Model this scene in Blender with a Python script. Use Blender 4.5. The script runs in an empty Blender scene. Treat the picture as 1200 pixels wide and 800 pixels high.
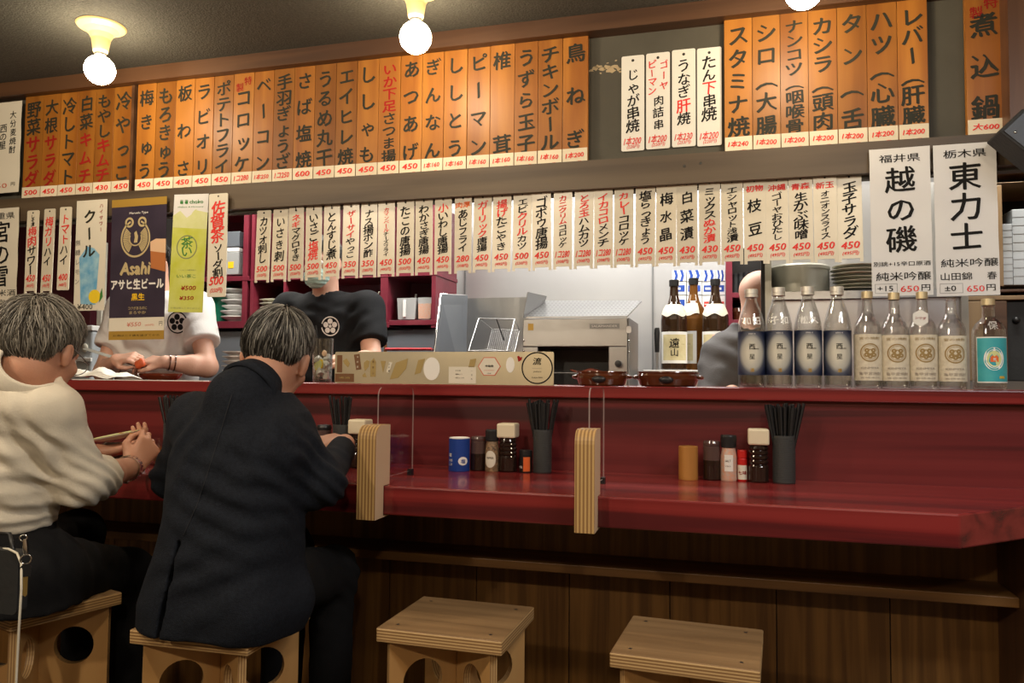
import bpy, math, random
import numpy as np
from mathutils import Vector, Matrix, Euler

SC = bpy.context.scene
COL = SC.collection
rnd = random.Random(7)
PI = math.pi

# ------------------------------------------------------------------ camera
F_PX = 900.0
H = 1.02                                   # eye height above the floor
YAW, PIT, ROL = [math.radians(a) for a in (15.288, 2.787, 0.5207)]
_cy, _sy = math.cos(YAW), math.sin(YAW)
FWD = Vector((-_sy * math.cos(PIT), _cy * math.cos(PIT), math.sin(PIT)))
_r = Vector((_cy, _sy, 0)); _u = _r.cross(FWD)
RGT = _r * math.cos(ROL) + _u * math.sin(ROL)
UP = -_r * math.sin(ROL) + _u * math.cos(ROL)
cd = bpy.data.cameras.new('camera'); cam = bpy.data.objects.new('camera', cd); COL.objects.link(cam)
cd.sensor_width = 36.0; cd.lens = F_PX * 36.0 / 1200.0; cd.clip_start = 0.02; cd.clip_end = 60
cam.matrix_world = Matrix(((RGT.x, UP.x, -FWD.x, 0), (RGT.y, UP.y, -FWD.y, 0), (RGT.z, UP.z, -FWD.z, H), (0, 0, 0, 1)))
SC.camera = cam

# ------------------------------------------------------------------ world, lights, exposure
w = bpy.data.worlds.new('world'); SC.world = w; w.use_nodes = True
w.node_tree.nodes['Background'].inputs[0].default_value = (1.0, 0.80, 0.58, 1)
w.node_tree.nodes['Background'].inputs[1].default_value = 0.05
SC.view_settings.view_transform = 'Standard'; SC.view_settings.look = 'None'
SC.view_settings.exposure = 0.0; SC.view_settings.gamma = 1.0; SC.view_settings.use_curve_mapping = False
SC.cycles.max_bounces = 10; SC.cycles.transmission_bounces = 10; SC.cycles.transparent_max_bounces = 12
SC.cycles.sample_clamp_indirect = 4.0; SC.cycles.caustics_reflective = False; SC.cycles.caustics_refractive = False

BULB_WARM = (1.0, 0.76, 0.48)
BULB_STRENGTH = 95.0
def point_lamp(name, loc, power, col=BULB_WARM, rad=0.05):
    l = bpy.data.lights.new(name, 'POINT'); l.energy = power; l.color = col; l.shadow_soft_size = rad
    o = bpy.data.objects.new(name, l); o.location = loc; COL.objects.link(o)
def area_lamp(name, loc, sx, sy, power, col):
    l = bpy.data.lights.new(name, 'AREA'); l.shape = 'RECTANGLE'; l.size = sx; l.size_y = sy; l.energy = power; l.color = col
    o = bpy.data.objects.new(name, l); o.location = loc; COL.objects.link(o)
# the room's other ceiling bulbs, in the rows nearer to and behind the camera
for i, (x, y, p) in enumerate(((-2.1, 0.60, 40), (-0.85, 0.55, 27), (0.7, 0.55, 16), (-1.6, -0.9, 52), (0.4, -0.9, 36))):
    point_lamp('dining_bulb_light', (x, y, 2.03), p, (1.0, 0.83, 0.62))
# a white tube fitting over the right of the dining room
area_lamp('dining_tube_light', (1.25, 0.75, 2.15), 1.1, 0.2, 24, (0.95, 0.97, 1.0))
# fluorescent fittings on the kitchen ceiling
area_lamp('kitchen_tube_light', (-1.95, 3.05, 2.14), 1.3, 0.22, 26, (1.0, 0.95, 0.86))
area_lamp('kitchen_tube_light', (-0.45, 3.1, 2.14), 1.4, 0.22, 34, (1.0, 0.97, 0.92))
area_lamp('kitchen_tube_light', (0.65, 2.66, 2.14), 1.0, 0.16, 22, (1.0, 0.95, 0.86))

def at(x, y, Y=None, Z=None):
    """a point of the place, from its direction as seen by the camera and the plane (depth Y or height Z) it lies on"""
    d = FWD + RGT * ((x - 600.0) / F_PX) - UP * ((y - 400.0) / F_PX)
    if Y is not None: return d * (Y / d.y) + Vector((0, 0, H))
    return d * ((Z - H) / d.z) + Vector((0, 0, H))

# ------------------------------------------------------------------ materials
def new_mat(name):
    m = bpy.data.materials.new(name); m.use_nodes = True
    return m, m.node_tree, m.node_tree.nodes['Principled BSDF']
def C4(c): return (c[0], c[1], c[2], 1.0)
def mat(name, col, rough=0.5, metal=0.0, spec=0.5, mottle=None, bump=None, trans=0.0, ior=1.45, coat=0.0, emit=None, var=0.0, sheen=0.0, alpha=1.0, stretch=(1, 1, 1), sss=0.0):
    m, t, b = new_mat(name)
    b.inputs['Base Color'].default_value = C4(col); b.inputs['Roughness'].default_value = rough
    b.inputs['Metallic'].default_value = metal; b.inputs['Specular IOR Level'].default_value = spec
    b.inputs['Transmission Weight'].default_value = trans; b.inputs['IOR'].default_value = ior
    b.inputs['Coat Weight'].default_value = coat; b.inputs['Sheen Weight'].default_value = sheen; b.inputs['Alpha'].default_value = alpha
    if sss: b.inputs['Subsurface Weight'].default_value = sss; b.inputs['Subsurface Radius'].default_value = (0.012, 0.005, 0.003)
    if emit: b.inputs['Emission Color'].default_value = C4(emit[0]); b.inputs['Emission Strength'].default_value = emit[1]
    N, L = t.nodes, t.links
    src = None
    if mottle or bump:
        tc = N.new('ShaderNodeTexCoord'); mp = N.new('ShaderNodeMapping'); mp.inputs['Scale'].default_value = stretch
        L.new(tc.outputs['Object'], mp.inputs[0])
    if mottle:
        sc, c2 = mottle
        nz = N.new('ShaderNodeTexNoise'); nz.inputs['Scale'].default_value = sc; nz.inputs['Detail'].default_value = 5
        L.new(mp.outputs[0], nz.inputs[0])
        rp = N.new('ShaderNodeValToRGB'); rp.color_ramp.elements[0].position = 0.32; rp.color_ramp.elements[1].position = 0.68
        rp.color_ramp.elements[0].color = C4(c2); rp.color_ramp.elements[1].color = C4(col)
        L.new(nz.outputs[0], rp.inputs[0]); src = rp.outputs[0]
    if var:
        oi = N.new('ShaderNodeObjectInfo'); mr = N.new('ShaderNodeMapRange'); mr.inputs[3].default_value = 1 - var; mr.inputs[4].default_value = 1 + var
        L.new(oi.outputs['Random'], mr.inputs[0])
        hs = N.new('ShaderNodeHueSaturation'); hs.inputs['Color'].default_value = C4(col)
        L.new(mr.outputs[0], hs.inputs['Value'])
        if src: L.new(src, hs.inputs['Color'])
        src = hs.outputs[0]
    if src: L.new(src, b.inputs['Base Color'])
    if bump:
        sc, st = bump
        nb = N.new('ShaderNodeTexNoise'); nb.inputs['Scale'].default_value = sc; nb.inputs['Detail'].default_value = 4
        L.new(mp.outputs[0], nb.inputs[0])
        bp = N.new('ShaderNodeBump'); bp.inputs['Strength'].default_value = st; bp.inputs['Distance'].default_value = 0.01
        L.new(nb.outputs[0], bp.inputs['Height']); L.new(bp.outputs[0], b.inputs['Normal'])
    return m
def wood(name, c1, c2, axis='x', scale=6.0, rough=0.35, ratio=14.0, bump=0.12, coat=0.0, var=0.0, c3=None, spec=0.5):
    """grain streaks running along AXIS"""
    m, t, b = new_mat(name); N, L = t.nodes, t.links
    tc = N.new('ShaderNodeTexCoord'); mp = N.new('ShaderNodeMapping')
    s = [scale * ratio / 3] * 3; s['xyz'.index(axis)] = scale / 5
    mp.inputs['Scale'].default_value = s
    L.new(tc.outputs['Object'], mp.inputs[0])
    oi = N.new('ShaderNodeObjectInfo'); mu = N.new('ShaderNodeMath'); mu.operation = 'MULTIPLY'; mu.inputs[1].default_value = 37.0
    L.new(oi.outputs['Random'], mu.inputs[0]); cb = N.new('ShaderNodeCombineXYZ'); L.new(mu.outputs[0], cb.inputs[0]); L.new(mu.outputs[0], cb.inputs[1]); L.new(mu.outputs[0], cb.inputs[2])
    L.new(cb.outputs[0], mp.inputs['Location'])
    nz = N.new('ShaderNodeTexNoise'); nz.inputs['Scale'].default_value = 1.0; nz.inputs['Detail'].default_value = 7; nz.inputs['Distortion'].default_value = 0.5
    L.new(mp.outputs[0], nz.inputs[0])
    rp = N.new('ShaderNodeValToRGB'); e = rp.color_ramp.elements
    e[0].position = 0.38; e[0].color = C4(c2); e[1].position = 0.62; e[1].color = C4(c1)
    if c3: q = e.new(0.5); q.color = C4(c3)
    L.new(nz.outputs[0], rp.inputs[0]); out = rp.outputs[0]
    if var:
        mr = N.new('ShaderNodeMapRange'); mr.inputs[3].default_value = 1 - var; mr.inputs[4].default_value = 1 + var
        L.new(oi.outputs['Random'], mr.inputs[0]); hs = N.new('ShaderNodeHueSaturation')
        L.new(mr.outputs[0], hs.inputs['Value']); L.new(out, hs.inputs['Color']); out = hs.outputs[0]
    L.new(out, b.inputs['Base Color'])
    b.inputs['Roughness'].default_value = rough; b.inputs['Coat Weight'].default_value = coat; b.inputs['Coat Roughness'].default_value = 0.08
    b.inputs['Specular IOR Level'].default_value = spec
    bp = N.new('ShaderNodeBump'); bp.inputs['Strength'].default_value = bump; bp.inputs['Distance'].default_value = 0.004
    L.new(nz.outputs[0], bp.inputs['Height']); L.new(bp.outputs[0], b.inputs['Normal'])
    return m
def ply_edge(name, c1, c2, axis='z', pitch=0.004, off=0.0):
    """the stripes of plywood layers seen on edge, stacked along AXIS"""
    m, t, b = new_mat(name); N, L = t.nodes, t.links
    tc = N.new('ShaderNodeTexCoord'); sp = N.new('ShaderNodeSeparateXYZ'); L.new(tc.outputs['Object'], sp.inputs[0])
    mu = N.new('ShaderNodeMath'); mu.operation = 'MULTIPLY'; mu.inputs[1].default_value = 2 * PI / pitch
    if axis == 'xy':
        ad = N.new('ShaderNodeMath'); ad.operation = 'ADD'; L.new(sp.outputs[0], ad.inputs[0]); L.new(sp.outputs[1], ad.inputs[1]); L.new(ad.outputs[0], mu.inputs[0])
    else: L.new(sp.outputs['xyz'.index(axis)], mu.inputs[0])
    sn = N.new('ShaderNodeMath'); sn.operation = 'SINE'; L.new(mu.outputs[0], sn.inputs[0])
    mr = N.new('ShaderNodeMapRange'); mr.inputs[1].default_value = -0.5; mr.inputs[2].default_value = 0.5; L.new(sn.outputs[0], mr.inputs[0])
    rp = N.new('ShaderNodeValToRGB'); rp.color_ramp.elements[0].color = C4(c2); rp.color_ramp.elements[1].color = C4(c1)
    L.new(mr.outputs[0], rp.inputs[0]); L.new(rp.outputs[0], b.inputs['Base Color']); b.inputs['Roughness'].default_value = 0.5
    return m
def clear_mat(name, tint=(1, 1, 1), gloss=0.08, rough=0.03, edge=0.35, top=0.8):
    """clear thin sheet: mostly lets light through, with a surface shine that grows at grazing angles"""
    m = bpy.data.materials.new(name); m.use_nodes = True; t = m.node_tree; N, L = t.nodes, t.links
    N.remove(N['Principled BSDF']); out = N['Material Output']
    tr = N.new('ShaderNodeBsdfTransparent'); tr.inputs[0].default_value = C4(tint)
    gl = N.new('ShaderNodeBsdfGlossy'); gl.inputs['Roughness'].default_value = rough
    lw = N.new('ShaderNodeLayerWeight'); lw.inputs[0].default_value = edge
    mr = N.new('ShaderNodeMapRange'); mr.inputs[3].default_value = gloss; mr.inputs[4].default_value = top
    L.new(lw.outputs['Facing'], mr.inputs[0]); mx = N.new('ShaderNodeMixShader')
    L.new(mr.outputs[0], mx.inputs[0]); L.new(tr.outputs[0], mx.inputs[1]); L.new(gl.outputs[0], mx.inputs[2]); L.new(mx.outputs[0], out.inputs[0])
    return m

MT = {}
MT['ink'] = mat('black_ink', (0.012, 0.0115, 0.011), 0.7, spec=0.15)
MT['paint'] = mat('grey_black_paint', (0.030, 0.030, 0.022), 0.6, spec=0.2)
MT['red'] = mat('red_ink', (0.74, 0.030, 0.022), 0.55)
MT['redpaint'] = mat('red_paint', (0.30, 0.014, 0.012), 0.6, spec=0.2)
MT['pink'] = mat('faded_red_ink', (0.62, 0.16, 0.10), 0.6)
MT['orangeink'] = mat('orange_ink', (0.72, 0.13, 0.02), 0.6)
MT['white'] = mat('white_print', (0.80, 0.79, 0.75), 0.5)
MT['paper'] = mat('white_paper', (0.74, 0.74, 0.73), 0.7, bump=(14, 0.08), mottle=(5, (0.69, 0.69, 0.70)))
MT['creampaper'] = mat('cream_paper', (0.70, 0.66, 0.55), 0.65, bump=(12, 0.08))
MT['tag'] = mat('cream_price_paper', (0.74, 0.66, 0.50), 0.6, var=0.10)
MT['slat'] = wood('orange_varnished_board', (0.350, 0.138, 0.020), (0.235, 0.080, 0.011), 'z', 5, 0.42, 7, 0.05, 0.0, 0.22, None, 0.35)
MT['slip'] = mat('cream_laminated_strip', (0.69, 0.64, 0.52), 0.28, mottle=(9, (0.61, 0.56, 0.44)), var=0.08)
MT['whitecard'] = mat('white_plastic_card', (0.76, 0.75, 0.70), 0.35)
MT['beam'] = wood('dark_brown_timber', (0.105, 0.050, 0.024), (0.060, 0.027, 0.013), 'x', 5, 0.42, 12, 0.2)
MT['beamlow'] = wood('grey_brown_timber', (0.105, 0.074, 0.044), (0.062, 0.041, 0.024), 'x', 4, 0.5, 9, 0.2)
MT['pillar'] = wood('brown_pillar_timber', (0.150, 0.070, 0.034), (0.090, 0.040, 0.020), 'z', 5, 0.45, 10, 0.15)
MT['greywall'] = mat('olive_grey_board', (0.080, 0.075, 0.058), 0.75, mottle=(6, (0.065, 0.060, 0.046)), bump=(60, 0.1))
MT['fleck'] = mat('bare_plaster', (0.42, 0.33, 0.20), 0.8)
MT['dark'] = mat('dark_gap', (0.012, 0.010, 0.008), 0.8)
MT['ceil'] = mat('grey_textured_ceiling', (0.085, 0.086, 0.074), 0.85, mottle=(160, (0.050, 0.051, 0.043)), bump=(150, 0.5))
MT['counter'] = wood('red_stained_counter_wood', (0.235, 0.025, 0.024), (0.085, 0.010, 0.012), 'x', 2.0, 0.24, 22, 0.04, 0.2, 0, (0.190, 0.018, 0.018))
MT['backsplash'] = wood('red_stained_board', (0.160, 0.020, 0.021), (0.045, 0.007, 0.009), 'x', 2.0, 0.34, 22, 0.04, 0.05, 0, (0.115, 0.013, 0.015))
MT['panel'] = wood('brown_plank_panel', (0.235, 0.112, 0.028), (0.120, 0.052, 0.012), 'z', 7, 0.45, 16, 0.15)
MT['shelfedge'] = wood('oak_shelf_timber', (0.22, 0.105, 0.030), (0.13, 0.060, 0.018), 'x', 6, 0.45, 14, 0.1)
MT['floor'] = mat('dark_tile_floor', (0.05, 0.045, 0.04), 0.5, mottle=(8, (0.04, 0.035, 0.03)))
MT['ply'] = wood('birch_plywood_face', (0.54, 0.315, 0.120), (0.44, 0.235, 0.080), 'z', 4, 0.45, 8, 0.05)
MT['plytop'] = wood('worn_plywood_top', (0.34, 0.210, 0.100), (0.22, 0.130, 0.060), 'x', 6, 0.42, 10, 0.1)
MT['plyedge'] = ply_edge('plywood_layers', (0.58, 0.38, 0.17), (0.26, 0.14, 0.055), 'z', 0.0062)
MT['plyedgev'] = ply_edge('plywood_layers_upright', (0.56, 0.36, 0.16), (0.26, 0.14, 0.05), 'x', 0.0068)
MT['plyx'] = ply_edge('plywood_layers_post', (0.54, 0.34, 0.13), (0.27, 0.145, 0.05), 'x', 0.0085)
MT['pale'] = mat('pale_planed_wood', (0.64, 0.46, 0.30), 0.5)
MT['acrylic'] = clear_mat('clear_acrylic', (0.95, 0.93, 0.93), 0.015, 0.10, 0.3, 0.12)
MT['acryledge'] = mat('acrylic_edge_glint', (0.50, 0.40, 0.38), 0.25, alpha=0.55)  # light caught in the acrylic edge, put into a paler half-opaque colour
MT['steel'] = mat('brushed_steel', (0.36, 0.355, 0.35), 0.33, 0.95, bump=(30, 0.03), stretch=(1, 1, 20))
MT['steelwall'] = mat('steel_wall_sheet', (0.60, 0.59, 0.58), 0.42, 0.75, mottle=(1.4, (0.50, 0.49, 0.49)), bump=(3, 0.05))
MT['steeldull'] = mat('dull_steel', (0.26, 0.26, 0.26), 0.45, 0.8)
MT['bluesteel'] = mat('blue_grey_sheet', (0.25, 0.275, 0.31), 0.35, 0.5)
MT['chrome'] = mat('chrome', (0.75, 0.74, 0.72), 0.12, 1.0)
MT['brass'] = mat('gold_metal', (0.60, 0.42, 0.14), 0.35, 0.9)
MT['maroon'] = wood('maroon_painted_wood', (0.190, 0.020, 0.036), (0.145, 0.014, 0.028), 'x', 3, 0.4, 8, 0.03)
MT['black'] = mat('black_plastic', (0.014, 0.014, 0.015), 0.35)
MT['blackm'] = mat('matte_black', (0.020, 0.021, 0.022), 0.65, bump=(80, 0.1))
MT['greycyl'] = mat('charcoal_ribbed_plastic', (0.040, 0.043, 0.043), 0.5)
MT['glass'] = mat('clear_glass', (0.97, 0.99, 0.98), 0.01, trans=1.0, ior=1.45)
MT['shell'] = clear_mat('clear_bottle_glass', (0.985, 0.99, 0.985), 0.06, 0.05, 0.30)
MT['liquor'] = clear_mat('pale_liquor', (0.97, 0.97, 0.92), 0.05, 0.03, 0.2)
MT['brownglass'] = mat('brown_bottle_glass', (0.030, 0.014, 0.006), 0.08, coat=0.4)
MT['amberglass'] = mat('amber_bottle_glass', (0.14, 0.055, 0.012), 0.08, coat=0.4)
MT['screwcap'] = mat('pale_metal_cap', (0.66, 0.64, 0.58), 0.35, 0.6)
MT['goldcap'] = mat('pale_gold_cap', (0.62, 0.52, 0.32), 0.35, 0.6)
MT['creamcap'] = mat('cream_plastic_cap', (0.72, 0.64, 0.46), 0.4)
MT['soy'] = mat('dark_soy_glass', (0.020, 0.010, 0.007), 0.08, coat=0.3)
MT['smoke'] = mat('smoky_glass', (0.085, 0.050, 0.045), 0.12, coat=0.3)
MT['bamboo'] = wood('bamboo', (0.46, 0.22, 0.055), (0.36, 0.16, 0.035), 'z', 8, 0.35, 6, 0.03)
MT['potglaze'] = mat('brown_glaze', (0.105, 0.030, 0.010), 0.12, coat=0.5, mottle=(9, (0.060, 0.016, 0.006)))
MT['china'] = mat('white_china', (0.78, 0.77, 0.74), 0.25)
MT['olivechina'] = mat('olive_china', (0.58, 0.56, 0.45), 0.35)
MT['cloth'] = mat('white_cloth', (0.72, 0.70, 0.64), 0.85, bump=(30, 0.3))
MT['bulb'] = mat('bulb_glass', (1, 0.9, 0.7), 0.3, emit=((1.0, 0.80, 0.54), BULB_STRENGTH))
MT['shade'] = mat('cream_ceramic_socket', (0.80, 0.60, 0.28), 0.35)
MT['skin'] = mat('skin', (0.55, 0.29, 0.19), 0.5, sss=0.12, mottle=(14, (0.50, 0.245, 0.16)), bump=(220, 0.06))
MT['skinpale'] = mat('pale_skin', (0.62, 0.37, 0.27), 0.5, sss=0.12, mottle=(14, (0.57, 0.31, 0.22)), bump=(220, 0.06))

# ------------------------------------------------------------------ object helpers
def tag(o, label, cat, group=None, kind=None):
    o['label'] = label; o['category'] = cat
    if group: o['group'] = group
    if kind: o['kind'] = kind
    return o
def thing(name, label, cat, loc=(0, 0, 0), rotz=0.0, group=None):
    o = bpy.data.objects.new(name, None); COL.objects.link(o); o.empty_display_size = 0.05
    o.location = loc; o.rotation_euler = (0, 0, rotz)
    return tag(o, label, cat, group)
def dup(root, loc, rotz, label, group=None):
    r = root.copy(); COL.objects.link(r); r.location = loc; r.rotation_euler = (0, 0, rotz); r['label'] = label
    if group: r['group'] = group
    for ch in list(root.children):
        c = ch.copy(); COL.objects.link(c); c.parent = r
        for g in list(ch.children):
            d = g.copy(); COL.objects.link(d); d.parent = c
    return r

_GL = {}
def glyph(s, bold):
    k = (s, round(bold, 3))
    if k not in _GL:
        c = bpy.data.curves.new('t', 'FONT'); c.body = s; c.size = 1; c.align_x = 'CENTER'; c.resolution_u = 2
        o = bpy.data.objects.new('t', c); COL.objects.link(o)
        me = bpy.data.meshes.new_from_object(o.evaluated_get(bpy.context.evaluated_depsgraph_get()))
        V = [(v.co.x, v.co.y, 0.0) for v in me.vertices]; Fc = [tuple(p.vertices) for p in me.polygons]
        if bold > 0:                                  # the broad nib: the strokes swept along a slanted line
            W, G = [], []
            for q in range(4):
                d = bold * (-1 + 2 * q / 3); b0 = len(W)
                W += [(x + d * 0.85, y - d * 0.75, q * 0.00013) for x, y, _ in V]; G += [tuple(b0 + i for i in f) for f in Fc]
            V, Fc = W, G
        _GL[k] = (V, Fc)
        bpy.data.objects.remove(o); bpy.data.meshes.remove(me); bpy.data.curves.remove(c)
    return _GL[k]

class MB:
    """collects shapes for ONE mesh object"""
    def __init__(s): s.v = []; s.f = []; s.mi = []; s.sm = []
    def add(s, V, F, mi=0, M=None, smooth=False):
        n = len(s.v)
        s.v += [tuple(M @ Vector(p)) for p in V] if M is not None else [tuple(p) for p in V]
        for f in F: s.f.append(tuple(n + i for i in f)); s.mi.append(mi); s.sm.append(smooth)
        return s
    def box(s, x0, x1, y0, y1, z0, z1, mi=0, M=None, mis=None):
        V = [(x, y, z) for z in (z0, z1) for y in (y0, y1) for x in (x0, x1)]
        F = [(0, 2, 3, 1), (4, 5, 7, 6), (0, 1, 5, 4), (2, 6, 7, 3), (0, 4, 6, 2), (1, 3, 7, 5)]   # bottom top front back left right
        if not mis: return s.add(V, F, mi, M)
        n = len(s.v)
        s.add(V, F, 0, M); s.mi[-6:] = list(mis)
        return s
    def tube(s, pts, r, mi=0, n=8, M=None, cap=True):
        pts = [Vector(p) for p in pts]; R = r if isinstance(r, (list, tuple)) else [r] * len(pts)
        V = []; up = None
        for i, p in enumerate(pts):
            d = (pts[min(i + 1, len(pts) - 1)] - pts[max(i - 1, 0)]).normalized()
            if up is None: up = d.orthogonal().normalized()
            up = (up - d * up.dot(d)).normalized(); q = d.cross(up)
            for k in range(n):
                a = 2 * PI * k / n; V.append(p + (up * math.cos(a) + q * math.sin(a)) * R[i])
        F = [(i * n + k, i * n + (k + 1) % n, (i + 1) * n + (k + 1) % n, (i + 1) * n + k) for i in range(len(pts) - 1) for k in range(n)]
        s.add(V, F, mi, M, True)
        if cap: s.add(V, [tuple(reversed(range(n))), tuple(range((len(pts) - 1) * n, len(pts) * n))], mi, M)
        return s
    def lathe(s, prof, n=28, mi=0, M=None, a0=0.0, a1=2 * PI, smooth=True, mis=None):
        """prof: (r, z) pairs from bottom to top, seen from outside"""
        full = abs(a1 - a0 - 2 * PI) < 1e-6; m = n if full else n + 1
        V = [(r * math.cos(a0 + (a1 - a0) * k / n), r * math.sin(a0 + (a1 - a0) * k / n), z) for r, z in prof for k in range(m)]
        for i in range(len(prof) - 1):
            F = []
            for k in range(n):
                k2 = (k + 1) % m
                F.append((i * m + k, i * m + k2, (i + 1) * m + k2, (i + 1) * m + k))
            s.add(V[i * m:(i + 2) * m], [tuple(j - i * m for j in f) for f in F], mis[i] if mis else mi, M, smooth)
        return s
    def poly(s, P, y=0.0, mi=0, M=None):
        """flat polygon of (x, z) points facing -y"""
        return s.add([(p[0], y, p[1]) for p in P], [tuple(range(len(P)))], mi, M)
    def prism(s, P, y0, y1, mi=0, M=None, mis=None):
        """(x, z) outline, counter-clockwise seen from -y, between depths y0 (front) and y1"""
        n = len(P); V = [(p[0], y0, p[1]) for p in P] + [(p[0], y1, p[1]) for p in P]
        a = mis or (mi, mi, mi)
        s.add(V, [tuple(range(n))], a[0], M); s.add(V, [tuple(reversed(range(n, 2 * n)))], a[1], M)
        return s.add(V, [(i, i + n, (i + 1) % n + n, (i + 1) % n) for i in range(n)], a[2], M)
    def disc(s, cx, cz, r, y=0.0, mi=0, n=24, rz=None):
        return s.poly([(cx + r * math.cos(2 * PI * k / n), cz + (rz or r) * math.sin(2 * PI * k / n)) for k in range(n)], y, mi)
    def ring(s, cx, cz, r0, r1, y=0.0, mi=0, n=32, a0=0.0, a1=2 * PI, sx=1.0):
        V = []
        for k in range(n + 1):
            a = a0 + (a1 - a0) * k / n
            for r in (r0, r1): V.append((cx + sx * r * math.cos(a), y, cz + r * math.sin(a)))
        return s.add(V, [(2 * k, 2 * k + 1, 2 * k + 3, 2 * k + 2) for k in range(n)], mi)
    def rect(s, x0, x1, z0, z1, y=0.0, mi=0): return s.poly([(x0, z0), (x1, z0), (x1, z1), (x0, z1)], y, mi)
    def sph(s, c, r, mi=0, n=16, m=10, sc=(1, 1, 1)):
        V = [(c[0], c[1], c[2] - r * sc[2])]
        for j in range(1, m):
            b = -PI / 2 + PI * j / m
            for k in range(n): V.append((c[0] + r * sc[0] * math.cos(b) * math.cos(2 * PI * k / n), c[1] + r * sc[1] * math.cos(b) * math.sin(2 * PI * k / n), c[2] + r * sc[2] * math.sin(b)))
        V.append((c[0], c[1], c[2] + r * sc[2])); T = len(V) - 1
        F = [(0, 1 + (k + 1) % n, 1 + k) for k in range(n)]
        for j in range(m - 2):
            for k in range(n):
                a, b = 1 + j * n + k, 1 + j * n + (k + 1) % n; F.append((a, b, b + n, a + n))
        F += [(T - n + k, T - n + (k + 1) % n, T) for k in range(n)]
        return s.add(V, F, mi, None, True)
    def htext(s, t, cx, cz, h, mi, y=0.0, w=None, bold=0.0, fn=None, rot=0.0, slant=0.0):
        """one horizontal line of lettering of cap height h centred on cx, cz; w: the width it is fitted to"""
        gv, gf = glyph(t, bold)
        if not gv: return s
        xs = [p[0] for p in gv]; ys = [p[1] for p in gv]
        k = h / max(1e-6, max(ys) - min(ys)); kx = k if not w else w / max(1e-6, max(xs) - min(xs))
        mx, my = (max(xs) + min(xs)) / 2, (max(ys) + min(ys)) / 2; ca, sa = math.cos(rot), math.sin(rot)
        V = []
        for p in gv:
            X, Z = (p[0] - mx) * kx, (p[1] - my) * k; X += slant * Z
            q = (cx + X * ca - Z * sa, y - p[2], cz + X * sa + Z * ca); V.append(fn(*q) if fn else q)
        return s.add(V, gf, mi)
    def vtext(s, t, cx, z1, z0, size, mi, y=0.0, bold=0.02, jit=0.06, wx=1.0, mis=None, fn=None, up=0.10):
        """brush lettering written downwards between heights z1 and z0; mis: one material per sign"""
        n = len(t); ch = (z1 - z0) / n; q = size
        for i, c in enumerate(t):
            if c in ' 　': continue
            rot = rnd.uniform(-jit, jit); sc = q * (1 + rnd.uniform(-jit, jit)); sx = sc * wx
            if c == 'ー': rot += -PI / 2 + 0.06
            if c in '（(': c = '︵'
            if c in ')）': c = '︶'
            gv, gf = glyph(c, bold)
            ox, oz = cx + rnd.uniform(-jit, jit) * q * 0.5, z1 - ch * (i + 0.5) + rnd.uniform(-jit, jit) * q * 0.4
            if c in 'っッゃゅょャュョ': ox += 0.06 * q
            ca, sa = math.cos(rot), math.sin(rot); V = []
            for p in gv:
                X, Z = p[0], p[1] - 0.38; 
                X, Z = (X * ca - Z * sa) * sx, (X * sa + Z * ca) * sc
                Z += up * X
                r = (ox + X, y - p[2], oz + Z); V.append(fn(*r) if fn else r)
            s.add(V, gf, mis[i] if mis else mi)
        return s
    def warp(s, fn): s.v = [fn(*p) for p in s.v]; return s
    def build(s, name, mats, parent=None, loc=(0, 0, 0), rot=(0, 0, 0), bevel=0.0, subsurf=0):
        me = bpy.data.meshes.new(name); me.from_pydata(s.v, [], s.f)
        for m in (mats if isinstance(mats, (list, tuple)) else [mats]): me.materials.append(MT[m] if isinstance(m, str) else m)
        me.polygons.foreach_set('material_index', s.mi); me.polygons.foreach_set('use_smooth', s.sm); me.update()
        o = bpy.data.objects.new(name, me); COL.objects.link(o); o.location = loc; o.rotation_euler = rot
        if parent is not None: o.parent = parent
        if bevel:
            b = o.modifiers.new('bevel', 'BEVEL'); b.width = bevel; b.segments = 2; b.limit_method = 'ANGLE'
        return o
def struct(name, mb, mats, **k):
    o = mb.build(name, mats, **k); o['kind'] = 'structure'; return o
def rounded(w, h, r, n=5, cx=0.0, cz=0.0):
    P = []
    for X, Z, a in ((w / 2 - r, -h / 2 + r, -PI / 2), (w / 2 - r, h / 2 - r, 0), (-w / 2 + r, h / 2 - r, PI / 2), (-w / 2 + r, -h / 2 + r, PI)):
        for k in range(n + 1): b = a + PI / 2 * k / n; P.append((cx + X + r * math.cos(b), cz + Z + r * math.sin(b)))
    return P
def holed_plate(outer, holes, t):
    """plate in the x-z plane with round holes, thickness t about y = 0: (verts, faces)"""
    c = bpy.data.curves.new('p', 'CURVE'); c.dimensions = '2D'; c.fill_mode = 'BOTH'; c.extrude = t / 2
    for P in [outer] + holes:
        sp = c.splines.new('POLY'); sp.points.add(len(P) - 1); sp.use_cyclic_u = True
        for i, p in enumerate(P): sp.points[i].co = (p[0], p[1], 0, 1)
    o = bpy.data.objects.new('p', c); COL.objects.link(o)
    me = bpy.data.meshes.new_from_object(o.evaluated_get(bpy.context.evaluated_depsgraph_get()))
    V = [(v.co.x, -v.co.z, v.co.y) for v in me.vertices]; F = [tuple(p.vertices) for p in me.polygons]
    bpy.data.objects.remove(o); bpy.data.meshes.remove(me); bpy.data.curves.remove(c)
    return V, F
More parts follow.
